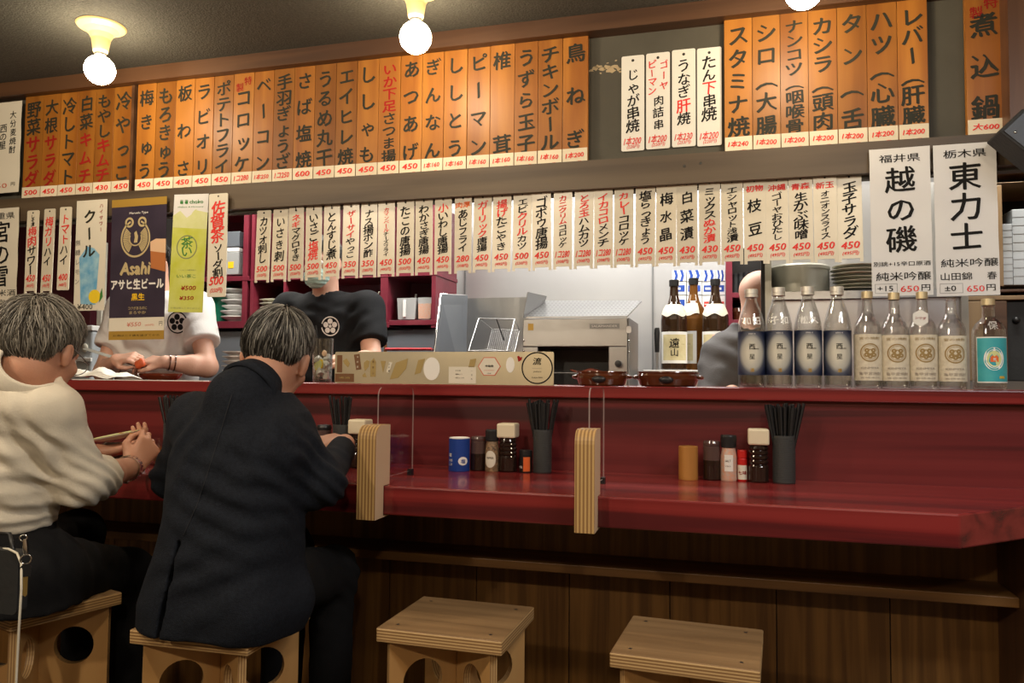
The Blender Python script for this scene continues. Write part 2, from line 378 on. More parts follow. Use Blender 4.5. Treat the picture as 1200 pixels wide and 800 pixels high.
# ------------------------------------------------------------------ the room
CEIL = H + 1.165
struct('floor', MB().box(-4.2, 2.2, -2.2, 4.0, -0.05, 0), 'floor')
struct('ceiling', MB().box(-4.2, 2.2, -2.2, 4.0, CEIL, CEIL + 0.05), 'ceil')
MT['sidewall'] = mat('warm_plaster', (0.30, 0.22, 0.14), 0.8, bump=(40, 0.1))
struct('wall_left', MB().box(-4.25, -4.2, -2.2, 4.0, 0, CEIL), 'sidewall')
struct('wall_right', MB().box(2.2, 2.25, -2.2, 4.0, 0, CEIL), 'sidewall')
struct('wall_front', MB().box(-4.2, 2.2, -2.25, -2.2, 0, CEIL), 'sidewall')
wb = MB().box(-4.2, 2.2, 3.80, 3.85, 0, CEIL, 0)
for px in (545, 765): x = at(px, 340, 3.8).x; wb.box(x - 0.004, x + 0.004, 3.794, 3.80, 0, CEIL, 1)
struct('wall_back', wb, ['steelwall', 'steeldull'])
# the wall that hangs over the counter: board, two timbers and the pillar
ZS0, ZS1 = H + 0.700, H + 1.110                      # bottom and top of the painted menu boards
hw = MB().box(-4.2, 2.2, 2.432, 2.47, H + 0.60, CEIL)
for (px, py, r) in ((697, 80, 5), (701, 78, 4), (706, 81, 4), (711, 79, 4.5), (716, 82, 6), (721, 78, 5), (725, 81, 4), (712, 74, 1.5), (722, 71, 1.5), (704, 86, 1.5), (693, 83, 3), (728, 84, 3)):
    p = at(px, py, 2.432); hw.poly([(p.x + r * 0.003 * math.cos(a) * rnd.uniform(0.5, 1.2), p.z + r * 0.0016 * math.sin(a) * rnd.uniform(0.4, 1.3)) for a in [k * PI / 5 for k in range(10)]], 2.4312, 1)
struct('wall_upper', hw, ['greywall', 'fleck'])
struct('trim_1', MB().box(-4.2, 2.2, 2.375, 2.432, ZS1, CEIL), 'beam')
bl = MB().box(-4.2, 2.2, 2.402, 2.475, H + 0.608, ZS0, 0)
for px, py in ((802, 194.5), (821, 191.0)):
    p = at(px, py, 2.40); bl.disc(p.x, p.z, 0.004, 2.4005, 1)
struct('trim_2', bl, ['beamlow', 'chrome'])
xp = at(1177, 80, 2.38).x
struct('trim_3', MB().box(xp, xp + 0.34, 2.345, 2.432, ZS0 - 0.02, ZS1), 'pillar')
xs = at(158, 160, 2.42).x
struct('trim_4', MB().box(xs - 0.006, xs + 0.006, 2.404, 2.432, ZS0, ZS1), 'beam')

# ------------------------------------------------------------------ the counter
CT, CB, CF = H - 0.265, H - 0.335, 1.75              # counter top, its underside, its front edge
LT, LB, LF = H - 0.018, H - 0.053, 2.195             # raised ledge: top, underside, front edge
ctr = thing('bar_pedestal', 'brown plank front of the bar with a knee shelf, beneath the red counter top', 'counter base', (0, 0, 0))
led = thing('bar_ledge', 'red-stained raised ledge and backboard behind the counter top', 'ledge', (0, 0, CT))
xc = at(1125, 608, CF).x
outl = [(-3.9, CF), (xc, CF), (xc + 0.36, CF + 0.34), (xc + 0.36, 2.217), (-3.9, 2.217)]
m = MB()
V = [(x, y, CB) for x, y in outl] + [(x, y, CT) for x, y in outl]; n = len(outl)
m.add(V, [tuple(reversed(range(n))), tuple(range(n, 2 * n))] + [(i, (i + 1) % n, (i + 1) % n + n, i + n) for i in range(n)])
tag(m.build('bar_counter', 'counter', bevel=0.004), 'long red-stained wooden counter top with a cut-off right corner', 'counter')
MB().box(-3.9, 1.35, 2.22, 2.50, CB - CT, LB - CT).build('backboard', 'backsplash', led)
MB().box(-3.9, 1.35, LF, 2.52, LB - CT, LT - CT).build('ledge_top', 'counter', led, bevel=0.004)
fp = MB()
zsh = at(1040, 689, 2.05).z                          # front edge of the knee shelf
cuts = [-3.9, -3.2, -2.6, -2.0, -1.5] + [at(px, 720, 2.2).x for px in (456, 558, 667, 785, 910, 1043)] + [1.05]
fp.box(-3.9, 1.05, 2.206, 2.25, 0, CB - .001, 1)
for a, b in zip(cuts[:-1], cuts[1:]): fp.box(a + 0.0015, b - 0.0015, 2.20, 2.21, 0, zsh, 0)
fp.box(-3.9, 1.05, 2.199, 2.21, zsh, CB - .001, 0)
fp.build('front_panel', ['panel', 'dark'], ctr)
xe = at(1193, 690, 2.06).x
MB().box(-3.9, xe, 2.05, 2.2, zsh - 0.024, zsh).build('knee_shelf', 'shelfedge', ctr, bevel=0.002)
MB().box(xe, xe + 0.06, 1.98, 2.2, 0, CB - .001).build('end_post', 'pillar', ctr)
MB().box(-3.9, 1.05, 2.252, 2.50, 0, CB - .001).build('carcass', 'panel', ctr)

# ------------------------------------------------------------------ bulbs on the ceiling
def bulb_lamp(name, x, y, label):
    t = thing(name, label, 'ceiling light', (x, y, CEIL), 0, 'bare round bulbs in cream sockets on the ceiling')
    MB().lathe([(0.019, -0.094), (0.0235, -0.086), (0.0265, -0.066), (0.030, -0.046), (0.038, -0.030), (0.054, -0.016), (0.073, -0.007), (0.077, -0.002), (0.075, 0.0)], 32).build('lamp_shade', 'shade', t)
    MB().lathe([(0.0, -0.106), (0.016, -0.106), (0.018, -0.100), (0.018, -0.094), (0.0, -0.093)], 20).build('socket', 'steeldull', t)
    b = MB().sph((0, 0, -0.150), 0.0475, 0, 24, 14); b.build('bulb', 'bulb', t)
    return t
for (px, py, lb) in ((117, 82, 'bare glowing round bulb in cream ceiling socket, leftmost of three'),
                   (487, 44, 'bare glowing round bulb in cream ceiling socket, middle of three'),
                   (942, -11, 'bare glowing round bulb at the top edge, rightmost of three')):
    p = at(px, py, None, CEIL - 0.150); x, y = p.x, p.y
    bulb_lamp('ceiling_bulb', x, y, lb)

# ------------------------------------------------------------------ painted menu boards
def seg(t):
    """'黒|赤' -> plain text and one colour flag per sign (flag 1 after a bar)"""
    s = ''; f = []; k = 0
    for c in t:
        if c == '|': k = 1 - k
        else: s += c; f.append(k)
    return s, f
def tax(p): return '(%d円)' % round(int(p) * 1.1)
def menu_board(x0, x1, text, price, label, group, two=None, z0=None, z1=None, fs=1.0):
    z0 = z0 or ZS0; z1 = z1 or ZS1
    wd = x1 - x0 - 0.0015; h = z1 - z0; cx = (x0 + x1) / 2
    s, f = seg(text); m = MB().box(-wd / 2, wd / 2, 0, 0.018, 0, h, 0)
    n = len(s); sz = min(0.80 * wd, h * 0.84 / n * 1.02) * fs
    pad = 0.035 if n > 4 else 0.045
    for i in range(len(f)): f[i] = 1 + f[i]
    zt, zb = h - (0.020 if not two else 0.058) - sz * 0.5, 0.046 + sz * 0.42; ch = (zt - zb) / max(1, n - 1)
    m.vtext(s, 0, zt + ch / 2, zb - ch / 2, sz, 1, -0.0008, 0.031, 0.035, min(1.25, 0.80 * wd / sz), f)
    if two:                                           # the two small faded signs set diagonally at the top
        m.vtext(two[0], 0.2 * wd, h - 0.012, h - 0.012 - 0.43 * wd, 0.40 * wd, 2, -0.0008, 0.015, 0.03)
        m.vtext(two[1], -0.2 * wd, h - 0.40 * wd, h - 0.83 * wd, 0.40 * wd, 2, -0.0008, 0.015, 0.03)
    o = m.build('menu_board', ['slat', 'paint', 'redpaint'], None, (cx, 2.407, z0), bevel=0.0012)
    tag(o, label, 'menu board', group)
    t = MB().box(-wd / 2 + 0.001, wd / 2 - 0.0005, -0.0025, -0.0013, -0.014, 0.043, 0)
    t.htext(price, 0, 0.021, 0.020, 1, -0.0031, 0.72 * wd, 0.034, None, rnd.uniform(-0.04, 0.06), 0.2)
    d = ''.join(c for c in price if c.isdigit())[-3:]
    t.htext(tax(d) if price[0] != '大' else '小450', 0.06 * wd, -0.003, 0.009, 1, -0.0031, 0.45 * wd, 0.0, None, 0.02, 0.2)
    q = t.build('price_tag', ['tag', 'red'], o); q.rotation_euler = (0, rnd.uniform(-0.012, 0.012), 0)
    return o
ROMAJI = {'野菜サラダ': 'yasai sarada', '大根サラダ': 'daikon sarada', '冷しトマト': 'hiyashi tomato', '白菜キムチ': 'hakusai kimuchi', 'もやしキムチ': 'moyashi kimuchi', '冷やっこ': 'hiyayakko',
 '梅きゅう': 'umekyu', 'もろきゅう': 'morokyu', '板わさ': 'itawasa', 'ラビオリ': 'rabiori', 'ポテトフライ': 'poteto furai', 'コロッケ': 'korokke', 'ベーコン': 'bekon', '手羽ぎょうざ': 'teba gyoza', 'さば塩焼': 'saba shioyaki',
 'うるめ丸干': 'urume maruboshi', 'エイヒレ焼': 'eihire yaki', 'ししゃも': 'shishamo', 'いか下足さつま揚': 'ika geso satsumaage', 'あつあげ': 'atsuage', 'ぎんなん': 'ginnan', 'ししとう': 'shishito', 'ピーマン': 'piman', '椎茸': 'shiitake',
 'うずら玉子': 'uzura tamago', 'チキンボール': 'chikin boru', '鳥ねぎ': 'tori negi', 'スタミナ焼': 'sutamina yaki', 'シロ(大腸': 'shiro', 'ナンコツ(咽喉骨': 'nankotsu', 'カシラ(頭肉': 'kashira', 'タン(舌': 'tan', 'ハツ(心臓': 'hatsu', 'レバー(肝臓': 'reba',
 'カツオ刺し': 'katsuo sashi', 'いさき刺': 'isaki sashi', 'ネギマグロすき': 'negi maguro suki', 'いさご塩焼': 'isago shioyaki', 'とんすじ煮': 'tonsuji ni', 'ザーサイやっこ': 'zasai yakko', 'ナス揚ポン酢': 'nasu ponzu', 'カマンベールチーズフライ': 'kamanberu chizu furai',
 'たこの唐揚': 'tako karaage', 'わかさぎ唐揚': 'wakasagi karaage', '小いわし唐揚': 'ko iwashi karaage', 'あじフライ': 'aji furai', 'ガーリック唐揚': 'garikku karaage', '揚げたこやき': 'age takoyaki', 'エビクリルカツ': 'ebi katsu', 'ゴボウ唐揚': 'gobo karaage',
 'カニクリムコロッケ': 'kani kurimu korokke', 'とろ玉ハムカツ': 'torotama hamu katsu', 'イカコロメンチ': 'ika koro menchi', 'カレーコロッケ': 'kare korokke', '塩らっきょう': 'shio rakkyo', '梅水晶': 'umesuisho', '白菜漬': 'hakusai zuke', 'ミックスぬか漬': 'mikkusu nukazuke',
 'エシャロット浅漬': 'esharotto asazuke', '枝豆': 'edamame', 'ゴーヤおひたし': 'goya ohitashi', '生かぶ味噌': 'nama kabu miso', 'オニオンスライス': 'onion suraisu', '玉子サラダ': 'tamago sarada'}
def xs_of(lst, Y=2.407, py=160): return [at(p, py, Y).x for p in lst]
A = [('野菜|サラダ', '500'), ('大根|サラダ', '450'), ('冷しトマト', '450'), ('白菜|キムチ', '430'), ('もやし|キムチ', '430'), ('冷やっこ', '450')]
B = [('梅きゅう', '450'), ('もろきゅう', '450'), ('板わさ', '450'), ('ラビオリ', '450'), ('ポテトフライ', '450'), ('コロッケ', '1コ280'), ('ベーコン', '1本250'), ('手羽ぎょうざ', '1コ250'), ('さば塩焼', '600'),
     ('うるめ丸干', '450'), ('エイヒレ焼', '450'), ('ししゃも', '450'), ('|いか下足|さつま揚', '450'), ('あつあげ', '450'), ('ぎんなん', '1本160'), ('ししとう', '1本160'), ('ピーマン', '1本160'), ('椎茸', '1本160'), ('うずら玉子', '1本160'), ('チキンボール', '1本160'), ('鳥ねぎ', '1本200')]
D = [('スタミナ焼', '1本240'), ('シロ(大腸', '1本200'), ('ナンコツ(咽喉骨', '1本200'), ('カシラ(頭肉', '1本200'), ('タン(舌', '1本200'), ('ハツ(心臓', '1本200'), ('レバー(肝臓', '1本200')]
def row(lst, edges, group):
    X = xs_of(edges)
    for i, (t, p) in enumerate(lst):
        s = t.replace('|', '')
        menu_board(X[i], X[i + 1], t, p, 'orange wooden menu board painted %s (%s), price tag %s' % (s, ROMAJI[s], p), group, '特製' if s == 'コロッケ' else None)
row(A, [28.5, 50, 70, 91, 111, 132.5, 156], 'menu boards left of the gap')
row(B, [160, 182, 205, 227, 249.5, 272.5, 296.5, 320, 344, 368, 393, 417.5, 443, 468.5, 494, 519.5, 547, 574, 602.5, 630, 659, 689], 'menu boards in the long row')
row(D, [849, 882, 915, 948, 982, 1017, 1053, 1089], 'menu boards for offal skewers')
X = xs_of([1132, 1176], py=80)
o = menu_board(X[0], X[1], '煮込鍋', '大600', 'orange wooden menu board painted 煮込鍋 (nikomi nabe) alone beside the brown pillar', 'menu boards for offal skewers', '特製')
# ------------------------------------------------------------------ white cards in the gap between the board rows
def white_card(pxl, pxr, pyt, pyb, cols, price, label):
    a = at(pxl, pyb, 2.425); b = at(pxr, pyt, 2.425); wd = b.x - a.x; h = b.z - a.z
    m = MB().prism(rounded(wd, h, 0.006, 4, 0, h / 2), 0, 0.0025, 0)
    m.disc(0, h - 0.016, 0.0045, -0.0006, 3, 16)
    for s, cx, zt, zb, size in cols:
        s, f = seg(s); m.vtext(s, cx * wd, zt * h, zb * h, size * wd, 1, -0.0007, 0.020, 0.07, 1.0, [1 + k for k in f], None, 0.16)
    m.htext(price, 0, 0.105 * h, 0.028, 2, -0.0007, 0.74 * wd, 0.02, None, 0.04, 0.25)
    m.htext(tax(price[-3:]), 0.02 * wd, 0.042 * h, 0.014, 2, -0.0007, 0.55 * wd, 0.01, None, 0.04, 0.25)
    o = m.build('menu_card', ['whitecard', 'ink', 'red', 'chrome'], None, ((a.x + b.x) / 2, 2.4270, a.z))
    return tag(o, label, 'menu card', 'white cards on the grey board')
white_card(728, 755, 63.5, 177.5, [('じゃが串焼', 0, .87, .19, .58)], '1本200', 'white hanging card handwritten じゃが串焼 (jaga kushiyaki) on the grey board')
white_card(757, 785, 60, 175, [('|ゴーヤ', .24, .92, .60, .40), ('|ピーマン', -.24, .93, .56, .38), ('肉詰串', .02, .56, .19, .46)], '1本200', 'white hanging card with red goya piman (ゴーヤピーマン) over black signs')
white_card(787.5, 815, 56, 172.5, [('うなぎ|肝|焼', 0, .90, .22, .62)], '1本230', 'white hanging card handwritten うなぎ肝焼 (unagi kimoyaki), one sign in red')
white_card(817, 845.5, 54, 171.5, [('たん|下|串焼', 0, .92, .26, .62)], '1本200', 'white hanging card handwritten たん下串焼 (tan shita), nearest the right board row')

# ------------------------------------------------------------------ strips hung on hooks under the lower timber
def strip(pxl, pxr, pyt, pyb, text, price, label, group, Y=2.425, cols=None, size=0.62, hook=True, mi_tag='slip', feet=True, pt=0.24, ink='ink', extra=None, redm='red'):
    a = at(pxl, pyb, Y); b = at(pxr, pyt, Y); wd = b.x - a.x - 0.002; h = b.z - a.z
    f_ = 0.010 if feet else 0.0
    if feet: P = [(-wd / 2, -f_), (-wd / 2 + 0.009, -f_), (-wd / 2 + 0.009, 0), (wd / 2 - 0.009, 0), (wd / 2 - 0.009, -f_), (wd / 2, -f_), (wd / 2, h - 0.004), (wd / 2 - 0.004, h), (-wd / 2 + 0.004, h), (-wd / 2, h - 0.004)]
    else: P = rounded(wd, h, 0.006, 3, 0, h / 2)
    m = MB(); n = len(P)
    if feet:
        Q = P[3:4] + P[6:10] + P[2:3]
        m.prism([(-wd / 2, 0), (wd / 2, 0)] + P[6:10], 0, 0.003, 0); m.box(-wd / 2, -wd / 2 + 0.009, 0, 0.003, -f_, 0, 0); m.box(wd / 2 - 0.009, wd / 2, 0, 0.003, -f_, 0, 0)
    else: m.prism(P, 0, 0.003, 0)
    if not hook: m.disc(0, h - 0.010, 0.0035, -0.0006, 3, 12)
    if cols is None:
        t, _ = seg(text); cols = [(text, 0, 0.90, pt, size)]
    for s, cx, zt, zb, sz in cols:
        s, fl = seg(s); k = len(s); zz = min(sz * wd, (zt - zb) * h / k * 1.10)
        m.vtext(s, cx * wd, zt * h, zb * h, zz, 1, -0.0006, 0.026, 0.08, min(1.45, sz * wd / zz), [1 + q for q in fl], None, 0.20)
    d = ''.join(c for c in price if c.isdigit())[-3:]
    m.htext(price, 0, 0.155 * h, 0.085 * h, 2, -0.0006, 0.76 * wd, 0.034, None, 0.06, 0.25)
    m.htext(tax(d)[:-2] + '円)', 0, 0.060 * h, 0.055 * h, 2, -0.0006, 0.66 * wd, 0.028, None, 0.04, 0.25)
    o = m.build('menu_strip', [mi_tag, ink, redm, 'dark'], None, ((a.x + b.x) / 2, Y, a.z), (rnd.uniform(-0.015, 0.015), rnd.uniform(-0.012, 0.012), 0))
    tag(o, label, 'menu strip', group)
    if hook:
        g = MB().tube([(0, -0.002, h - 0.012), (0.001, -0.005, h - 0.006), (-0.003, -0.003, h + 0.004), (-0.007, 0.002, h + 0.012)], 0.0014, 0, 6)
        g.sph((0, -0.0025, h - 0.012), 0.003, 0, 8, 6); g.build('hook', 'black', o)
    return o
SL = [(298, 317, 'カツオ刺し', '500'), (317, 337, 'いさき刺', '500'), (337, 357, '|ネギ|マグロすき', '500'), (357, 378, 'いさご|塩焼', '500'), (378, 399, 'とんすじ煮', '450'),
      (400, 421, '|ザーサイ|やっこ', '350'), (421, 442, 'ナス揚ポン酢', '350'), (442, 463.5, '|カマンベール|チーズフライ', '450'), (464, 486, 'たこの唐揚', '500'), (486, 508, 'わかさぎ唐揚', '450'),
      (508.5, 530, '|小|いわし唐揚', '450'), (532, 553.5, 'あじフライ', '280'), (553.5, 576, '|ガーリック|唐揚', '450'), (576, 599, '|揚げ|たこやき', '450'), (600, 623, 'エビ|クリル|カツ', '500'),
      (623.5, 647, 'ゴボウ唐揚', '450'), (648, 671, '|カニクリム|コロッケ', '1コ280'), (672, 695.5, '|とろ玉|ハムカツ', '1コ280'), (696, 719, '|イカコロ|メンチ', '1コ280'), (719, 742.5, '|カレー|コロッケ', '1コ280'),
      (744, 768, '塩らっきょう', '450'), (768, 792.5, '梅水晶', '450'), (793, 818, '白菜漬', '430'), (819, 844.5, 'ミックス|ぬか漬', '430'), (845, 871, 'エシャロット浅漬', '450'),
      (872, 898, '枝豆', '450'), (898, 924.5, 'ゴーヤおひたし', '450'), (925, 953, '生かぶ味噌', '450'), (954, 981.5, 'オニオンスライス', '450'), (982, 1011, '玉子サラダ', '450')]
HEAD = {'枝豆': '初物', 'ゴーヤおひたし': '沖縄', '生かぶ味噌': '青森', 'オニオンスライス': '新玉', 'あじフライ': '肉厚'}
for i, (l, r, t, p) in enumerate(SL):
    f = (l - 298) / 713.0; yt = 245.5 - 45.5 * f - 3.5 * math.sin(PI * f); yb = 328 - 25.5 * f - 3.0 * math.sin(PI * f)
    s = t.replace('|', ''); cols = None
    if s in HEAD:
        hd = HEAD[s]; cols = [(t, 0, 0.80, 0.24, 0.62)]
    o = strip(l, r, yt, yb, t, p, 'cream hanging strip handwritten %s (%s), priced %s' % (s, ROMAJI[s], p), 'cream strips along the lower timber', 2.425, cols, 0.64, l > 336)
    if s in HEAD:                                     # a small red word across the head of the strip
        wd = (at(r, yb, 2.425).x - at(l, yb, 2.425).x); h = o.dimensions.z - 0.01
        g = MB().htext(hd, 0, h * 0.865, 0.020, 0, -0.0007, 0.80 * wd, 0.03, None, 0.06, 0.1)
        g.build('red_heading', ['orangeink' if s == 'あじフライ' else 'red'], o)

GL = 'strips at the left under the menu boards'
strip(28, 46, 246, 341, '', '450', 'cream strip handwritten 梅肉サワー (bainiku sour) beside the sake paper', GL, 2.395, [('しそ漬', 0, .95, .80, .36), ('|梅肉|サワー', 0, .80, .20, .80)], 0.7, False)
strip(47, 64, 244, 341, '', '450', 'cream strip handwritten 梅ガリハイ (ume gari), between two others', GL, 2.395, [('|梅ガリ|ハイ', 0, .90, .30, .74)], 0.7, False)
strip(66, 84, 242, 340, '', '400', 'cream strip handwritten トマトハイ (tomato) beside the blue drink poster', GL, 2.395, [('|トマト|ハイ', 0, .92, .30, .78)], 0.7, False, 'slip', False)
strip(242, 268, 226, 348, '', '500', 'cream strip handwritten 佐賀茶ソーダ割 (saga tea soda), right of the green poster', GL, 2.385, [('|佐賀茶', 0, .93, .52, .74), ('ソーダ割', .06, .51, .19, .54)], 0.7, False, 'creampaper', False)

# ------------------------------------------------------------------ sake papers
def paper(pxl, pxr, pyt, pyb, Y, items, label, mats=('paper', 'ink', 'red', 'steeldull'), name='sake_notice', cat='paper notice', wav=0.0012):
    a = at(pxl, pyb, Y); b = at(pxr, pyt, Y); wd = b.x - a.x; h = b.z - a.z
    m = MB(); nx, nz = 6, 18
    V = [(-wd / 2 + wd * i / nx, 0, h * j / nz) for j in range(nz + 1) for i in range(nx + 1)]
    m.add(V, [(j * (nx + 1) + i, j * (nx + 1) + i + 1, (j + 1) * (nx + 1) + i + 1, (j + 1) * (nx + 1) + i) for j in range(nz) for i in range(nx)], 0, None, True)
    V2 = [(x, y + 0.0008, z) for x, y, z in V]
    m.add(V2, [tuple(reversed((j * (nx + 1) + i, j * (nx + 1) + i + 1, (j + 1) * (nx + 1) + i + 1, (j + 1) * (nx + 1) + i))) for j in range(nz) for i in range(nx)], 0, None, True)
    for it in items:
        k = it[0]
        if k == 'h': _, s, cx, cz, hh, ww, mi = it; m.htext(s, cx * wd, cz * h, hh * h, mi, -0.0007, ww * wd, 0.006)
        elif k == 'v': _, s, cx, zt, zb, sz, mi = it; m.vtext(s, cx * wd, zt * h, zb * h, sz * wd, mi, -0.0007, 0.018, 0.02, 1.05, None, None, 0.06)
        elif k == 'frame':
            _, x0, x1, z0, z1, mi = it; e = 0.0012
            x0, x1, z0, z1 = x0 * wd, x1 * wd, z0 * h, z1 * h
            for q in ((x0, x1, z0, z0 + e), (x0, x1, z1 - e, z1), (x0, x0 + e, z0, z1), (x1 - e, x1, z0, z1)): m.rect(*q, -0.0006, mi)
    ph = rnd.uniform(0, 6)
    m.warp(lambda x, y, z: (x, y - 0.0006 - wav * (1 + math.sin(z * 45 + x * 22 + ph)) - 0.0015 * abs(x) / wd, z))
    o = m.build(name, list(mats), None, ((a.x + b.x) / 2, Y, a.z), (0, math.radians(-0.4), 0))
    return tag(o, label, cat)
paper(1022, 1090.5, 171, 347, 2.39, [('h', '福井県', 0, .930, .055, .68, 1), ('v', '越の磯', 0, .885, .275, .50, 1), ('h', '別誂+15辛口原酒', 0, .215, .032, .94, 1), ('h', '純米吟醸', .02, .130, .058, .90, 1),
      ('h', '+15', -.28, .050, .036, .26, 1), ('h', '650', .12, .045, .040, .30, 2), ('h', '円', .38, .050, .042, .14, 1), ('frame', -.45, -.08, .018, .082, 3)], 'white paper notice brushed 越の磯 (koshi no iso) over the clear bottles')
paper(1097.5, 1168, 166, 347, 2.39, [('h', '栃木県', 0, .935, .055, .68, 1), ('v', '東力士', 0, .885, .285, .52, 1), ('h', '純米吟醸', .03, .215, .055, .90, 1), ('h', '山田錦', -.18, .128, .050, .50, 1), ('h', '春', .38, .128, .050, .15, 1),
      ('h', '±0', -.28, .050, .036, .18, 1), ('h', '650', .12, .045, .040, .28, 2), ('h', '円', .36, .050, .042, .14, 1), ('frame', -.45, -.08, .018, .082, 3)], 'white paper notice brushed 東力士 (azuma rikishi), right of the other white notice')
paper(-34, 27, 118, 229, 2.40, [('v', '大分麦焼酎', .34, .90, .42, .13, 1), ('v', '西の星', .14, .76, .48, .15, 1), ('v', 'ソーダ割', -.08, .62, .16, .22, 1), ('v', 'ロック水割', -.32, .88, .16, .20, 1), ('h', '450', .08, .08, .05, .36, 2), ('h', '円', .38, .09, .04, .08, 1)],
      'cream paper notice with small brushed 西の星 (nishi no hoshi) at the left end of the boards', ('creampaper', 'ink', 'pink', 'steeldull'))
paper(-34, 24, 243, 372, 2.395, [('h', '三重県', .10, .93, .06, .62, 1), ('v', '宮の雪', .12, .88, .27, .40, 1), ('h', '純米酒', .18, .22, .06, .60, 1), ('h', '正宗酒', .18, .13, .06, .56, 1), ('h', '650円', .22, .045, .045, .40, 2)],
      'cream paper notice brushed 宮の雪 (miya no yuki) above the head in white shirt', ('creampaper', 'ink', 'red', 'steeldull'))

# ------------------------------------------------------------------ printed drink posters
def poster_base(m, wd, h, mi=0):
    nx, nz = 4, 12
    V = [(-wd / 2 + wd * i / nx, 0, h * j / nz) for j in range(nz + 1) for i in range(nx + 1)]
    F = [(j * (nx + 1) + i, j * (nx + 1) + i + 1, (j + 1) * (nx + 1) + i + 1, (j + 1) * (nx + 1) + i) for j in range(nz) for i in range(nx)]
    m.add(V, F, mi, None, True); m.add([(x, 0.0009, z) for x, y, z in V], [tuple(reversed(f)) for f in F], mi, None, True)
def gridrect(m, x0, x1, z0, z1, y, mi, nz=8):
    V = [(x, y, z0 + (z1 - z0) * j / nz) for j in range(nz + 1) for x in (x0, x1)]
    m.add(V, [(2 * j, 2 * j + 1, 2 * j + 3, 2 * j + 2) for j in range(nz)], mi)
MT['gold'] = mat('gold_print', (0.50, 0.31, 0.06), 0.35, 0.35)
MT['goldline'] = mat('pale_gold_print', (0.52, 0.42, 0.22), 0.4)
MT['navy'] = mat('dark_violet_print', (0.030, 0.024, 0.042), 0.3, mottle=(7, (0.050, 0.038, 0.062)))
MT['yellowp'] = mat('yellow_print', (0.85, 0.55, 0.02), 0.4)
MT['beerp'] = mat('amber_print', (0.45, 0.16, 0.05), 0.4)
MT['beerfoam'] = mat('pale_foam_print', (0.72, 0.48, 0.30), 0.4)
MT['icep'] = mat('ice_blue_print', (0.09, 0.34, 0.60), 0.35, mottle=(24, (0.36, 0.60, 0.72)))
MT['lemonp'] = mat('lemon_print', (0.85, 0.62, 0.03), 0.4)
MT['leafp'] = mat('leaf_green_print', (0.05, 0.22, 0.05), 0.4)
MT['limep'] = mat('lime_print', (0.52, 0.56, 0.06), 0.25, mottle=(12, (0.62, 0.66, 0.20)))
MT['palelime'] = mat('pale_lime_print', (0.70, 0.72, 0.42), 0.25, mottle=(16, (0.62, 0.66, 0.28)))
MT['greygreen'] = mat('grey_green_print', (0.22, 0.25, 0.12), 0.4)

# dark beer poster with gold bands
a = at(127, 398, 2.385); b = at(197, 230, 2.385); W, Hh = b.x - a.x, b.z - a.z; m = MB(); poster_base(m, W, Hh, 0)
gridrect(m, -W / 2, W / 2, .945 * Hh, Hh, -.0005, 1, 2); gridrect(m, -W / 2, W / 2, 0, .062 * Hh, -.0005, 1, 2); gridrect(m, -W / 2, W / 2, .062 * Hh, .155 * Hh, -.0005, 2, 2)
m.htext('Maruefu Type', 0, .895 * Hh, .020 * Hh, 3, -.0008, .34 * W, 0.02)
ex, ez, er = -.05 * W, .715 * Hh, .135 * Hh                              # round gold emblem: spread wings inside a ring
m.ring(ex, ez, er * .90, er, -.0008, 4, 40, PI * .62, PI * 2.38, .92)
for sg in (-1, 1):
    m.ring(ex + sg * er * .40, ez + er * .86, er * .16, er * .27, -.0008, 4, 20)
    for k in range(15):
        q = (-.62 + 1.05 * k / 14) * PI / 2; r0, r1 = er * .42, er * .84
        c, s_ = math.cos(q) * sg, math.sin(q); px_, pz_ = -s_ * .024 * er, c * .024 * er
        P = [(ex + .92 * c * r0 - px_ * .6, ez + s_ * r0 - pz_ * .6), (ex + .92 * c * r1 - px_ * 1.6, ez + s_ * r1 - pz_ * 1.6), (ex + .92 * c * r1 + px_ * 1.6, ez + s_ * r1 + pz_ * 1.6), (ex + .92 * c * r0 + px_ * .6, ez + s_ * r0 + pz_ * .6)]
        m.poly(P if sg > 0 else P, -.0008, 4)
m.ring(ex, ez, er * .34, er * .40, -.0008, 4, 24, PI * .85, PI * 2.15)
m.poly([(ex - er * .10, ez - er * .22), (ex + er * .12, ez - er * .22), (ex + er * .16, ez + er * .12), (ex + er * .05, ez + er * .40), (ex - er * .08, ez + er * .30), (ex - er * .04, ez + er * .05)], -.0008, 4)
m.htext('Asahi', -.04 * W, .502 * Hh, .095 * Hh, 4, -.0008, .55 * W, 0.055, None, 0.0, 0.14)
m.htext('アサヒ生ビール', 0, .392 * Hh, .075 * Hh, 3, -.0008, .96 * W, 0.045); m.htext('黒生', 0.02 * W, .300 * Hh, .052 * Hh, 5, -.0008, .24 * W, 0.03)
m.htext('コクがあるのに', .02 * W, .222 * Hh, .022 * Hh, 6, -.0008, .34 * W, 0.01); m.htext('まろやか', .02 * W, .190 * Hh, .022 * Hh, 6, -.0008, .30 * W, 0.01)
P = [(.24 * W, .50 * Hh), (.50 * W, .47 * Hh), (.50 * W, .66 * Hh), (.225 * W, .66 * Hh)]; m.poly(P, -.0006, 7); m.poly([(.225 * W, .62 * Hh), (.50 * W, .60 * Hh), (.50 * W, .70 * Hh), (.32 * W, .705 * Hh), (.22 * W, .685 * Hh)], -.0007, 8)
m.htext('¥550', -.04 * W, .108 * Hh, .030 * Hh, 9, -.0008, .26 * W, 0.012, None, 0.03, 0.2); m.htext('(605円)', .24 * W, .100 * Hh, .016 * Hh, 9, -.0008, .16 * W); m.htext('円', .44 * W, .11 * Hh, .03 * Hh, 10, -.0008, .06 * W)
m.htext('お酒は二十歳を過ぎてから', 0, .030 * Hh, .014 * Hh, 10, -.0008, .84 * W)
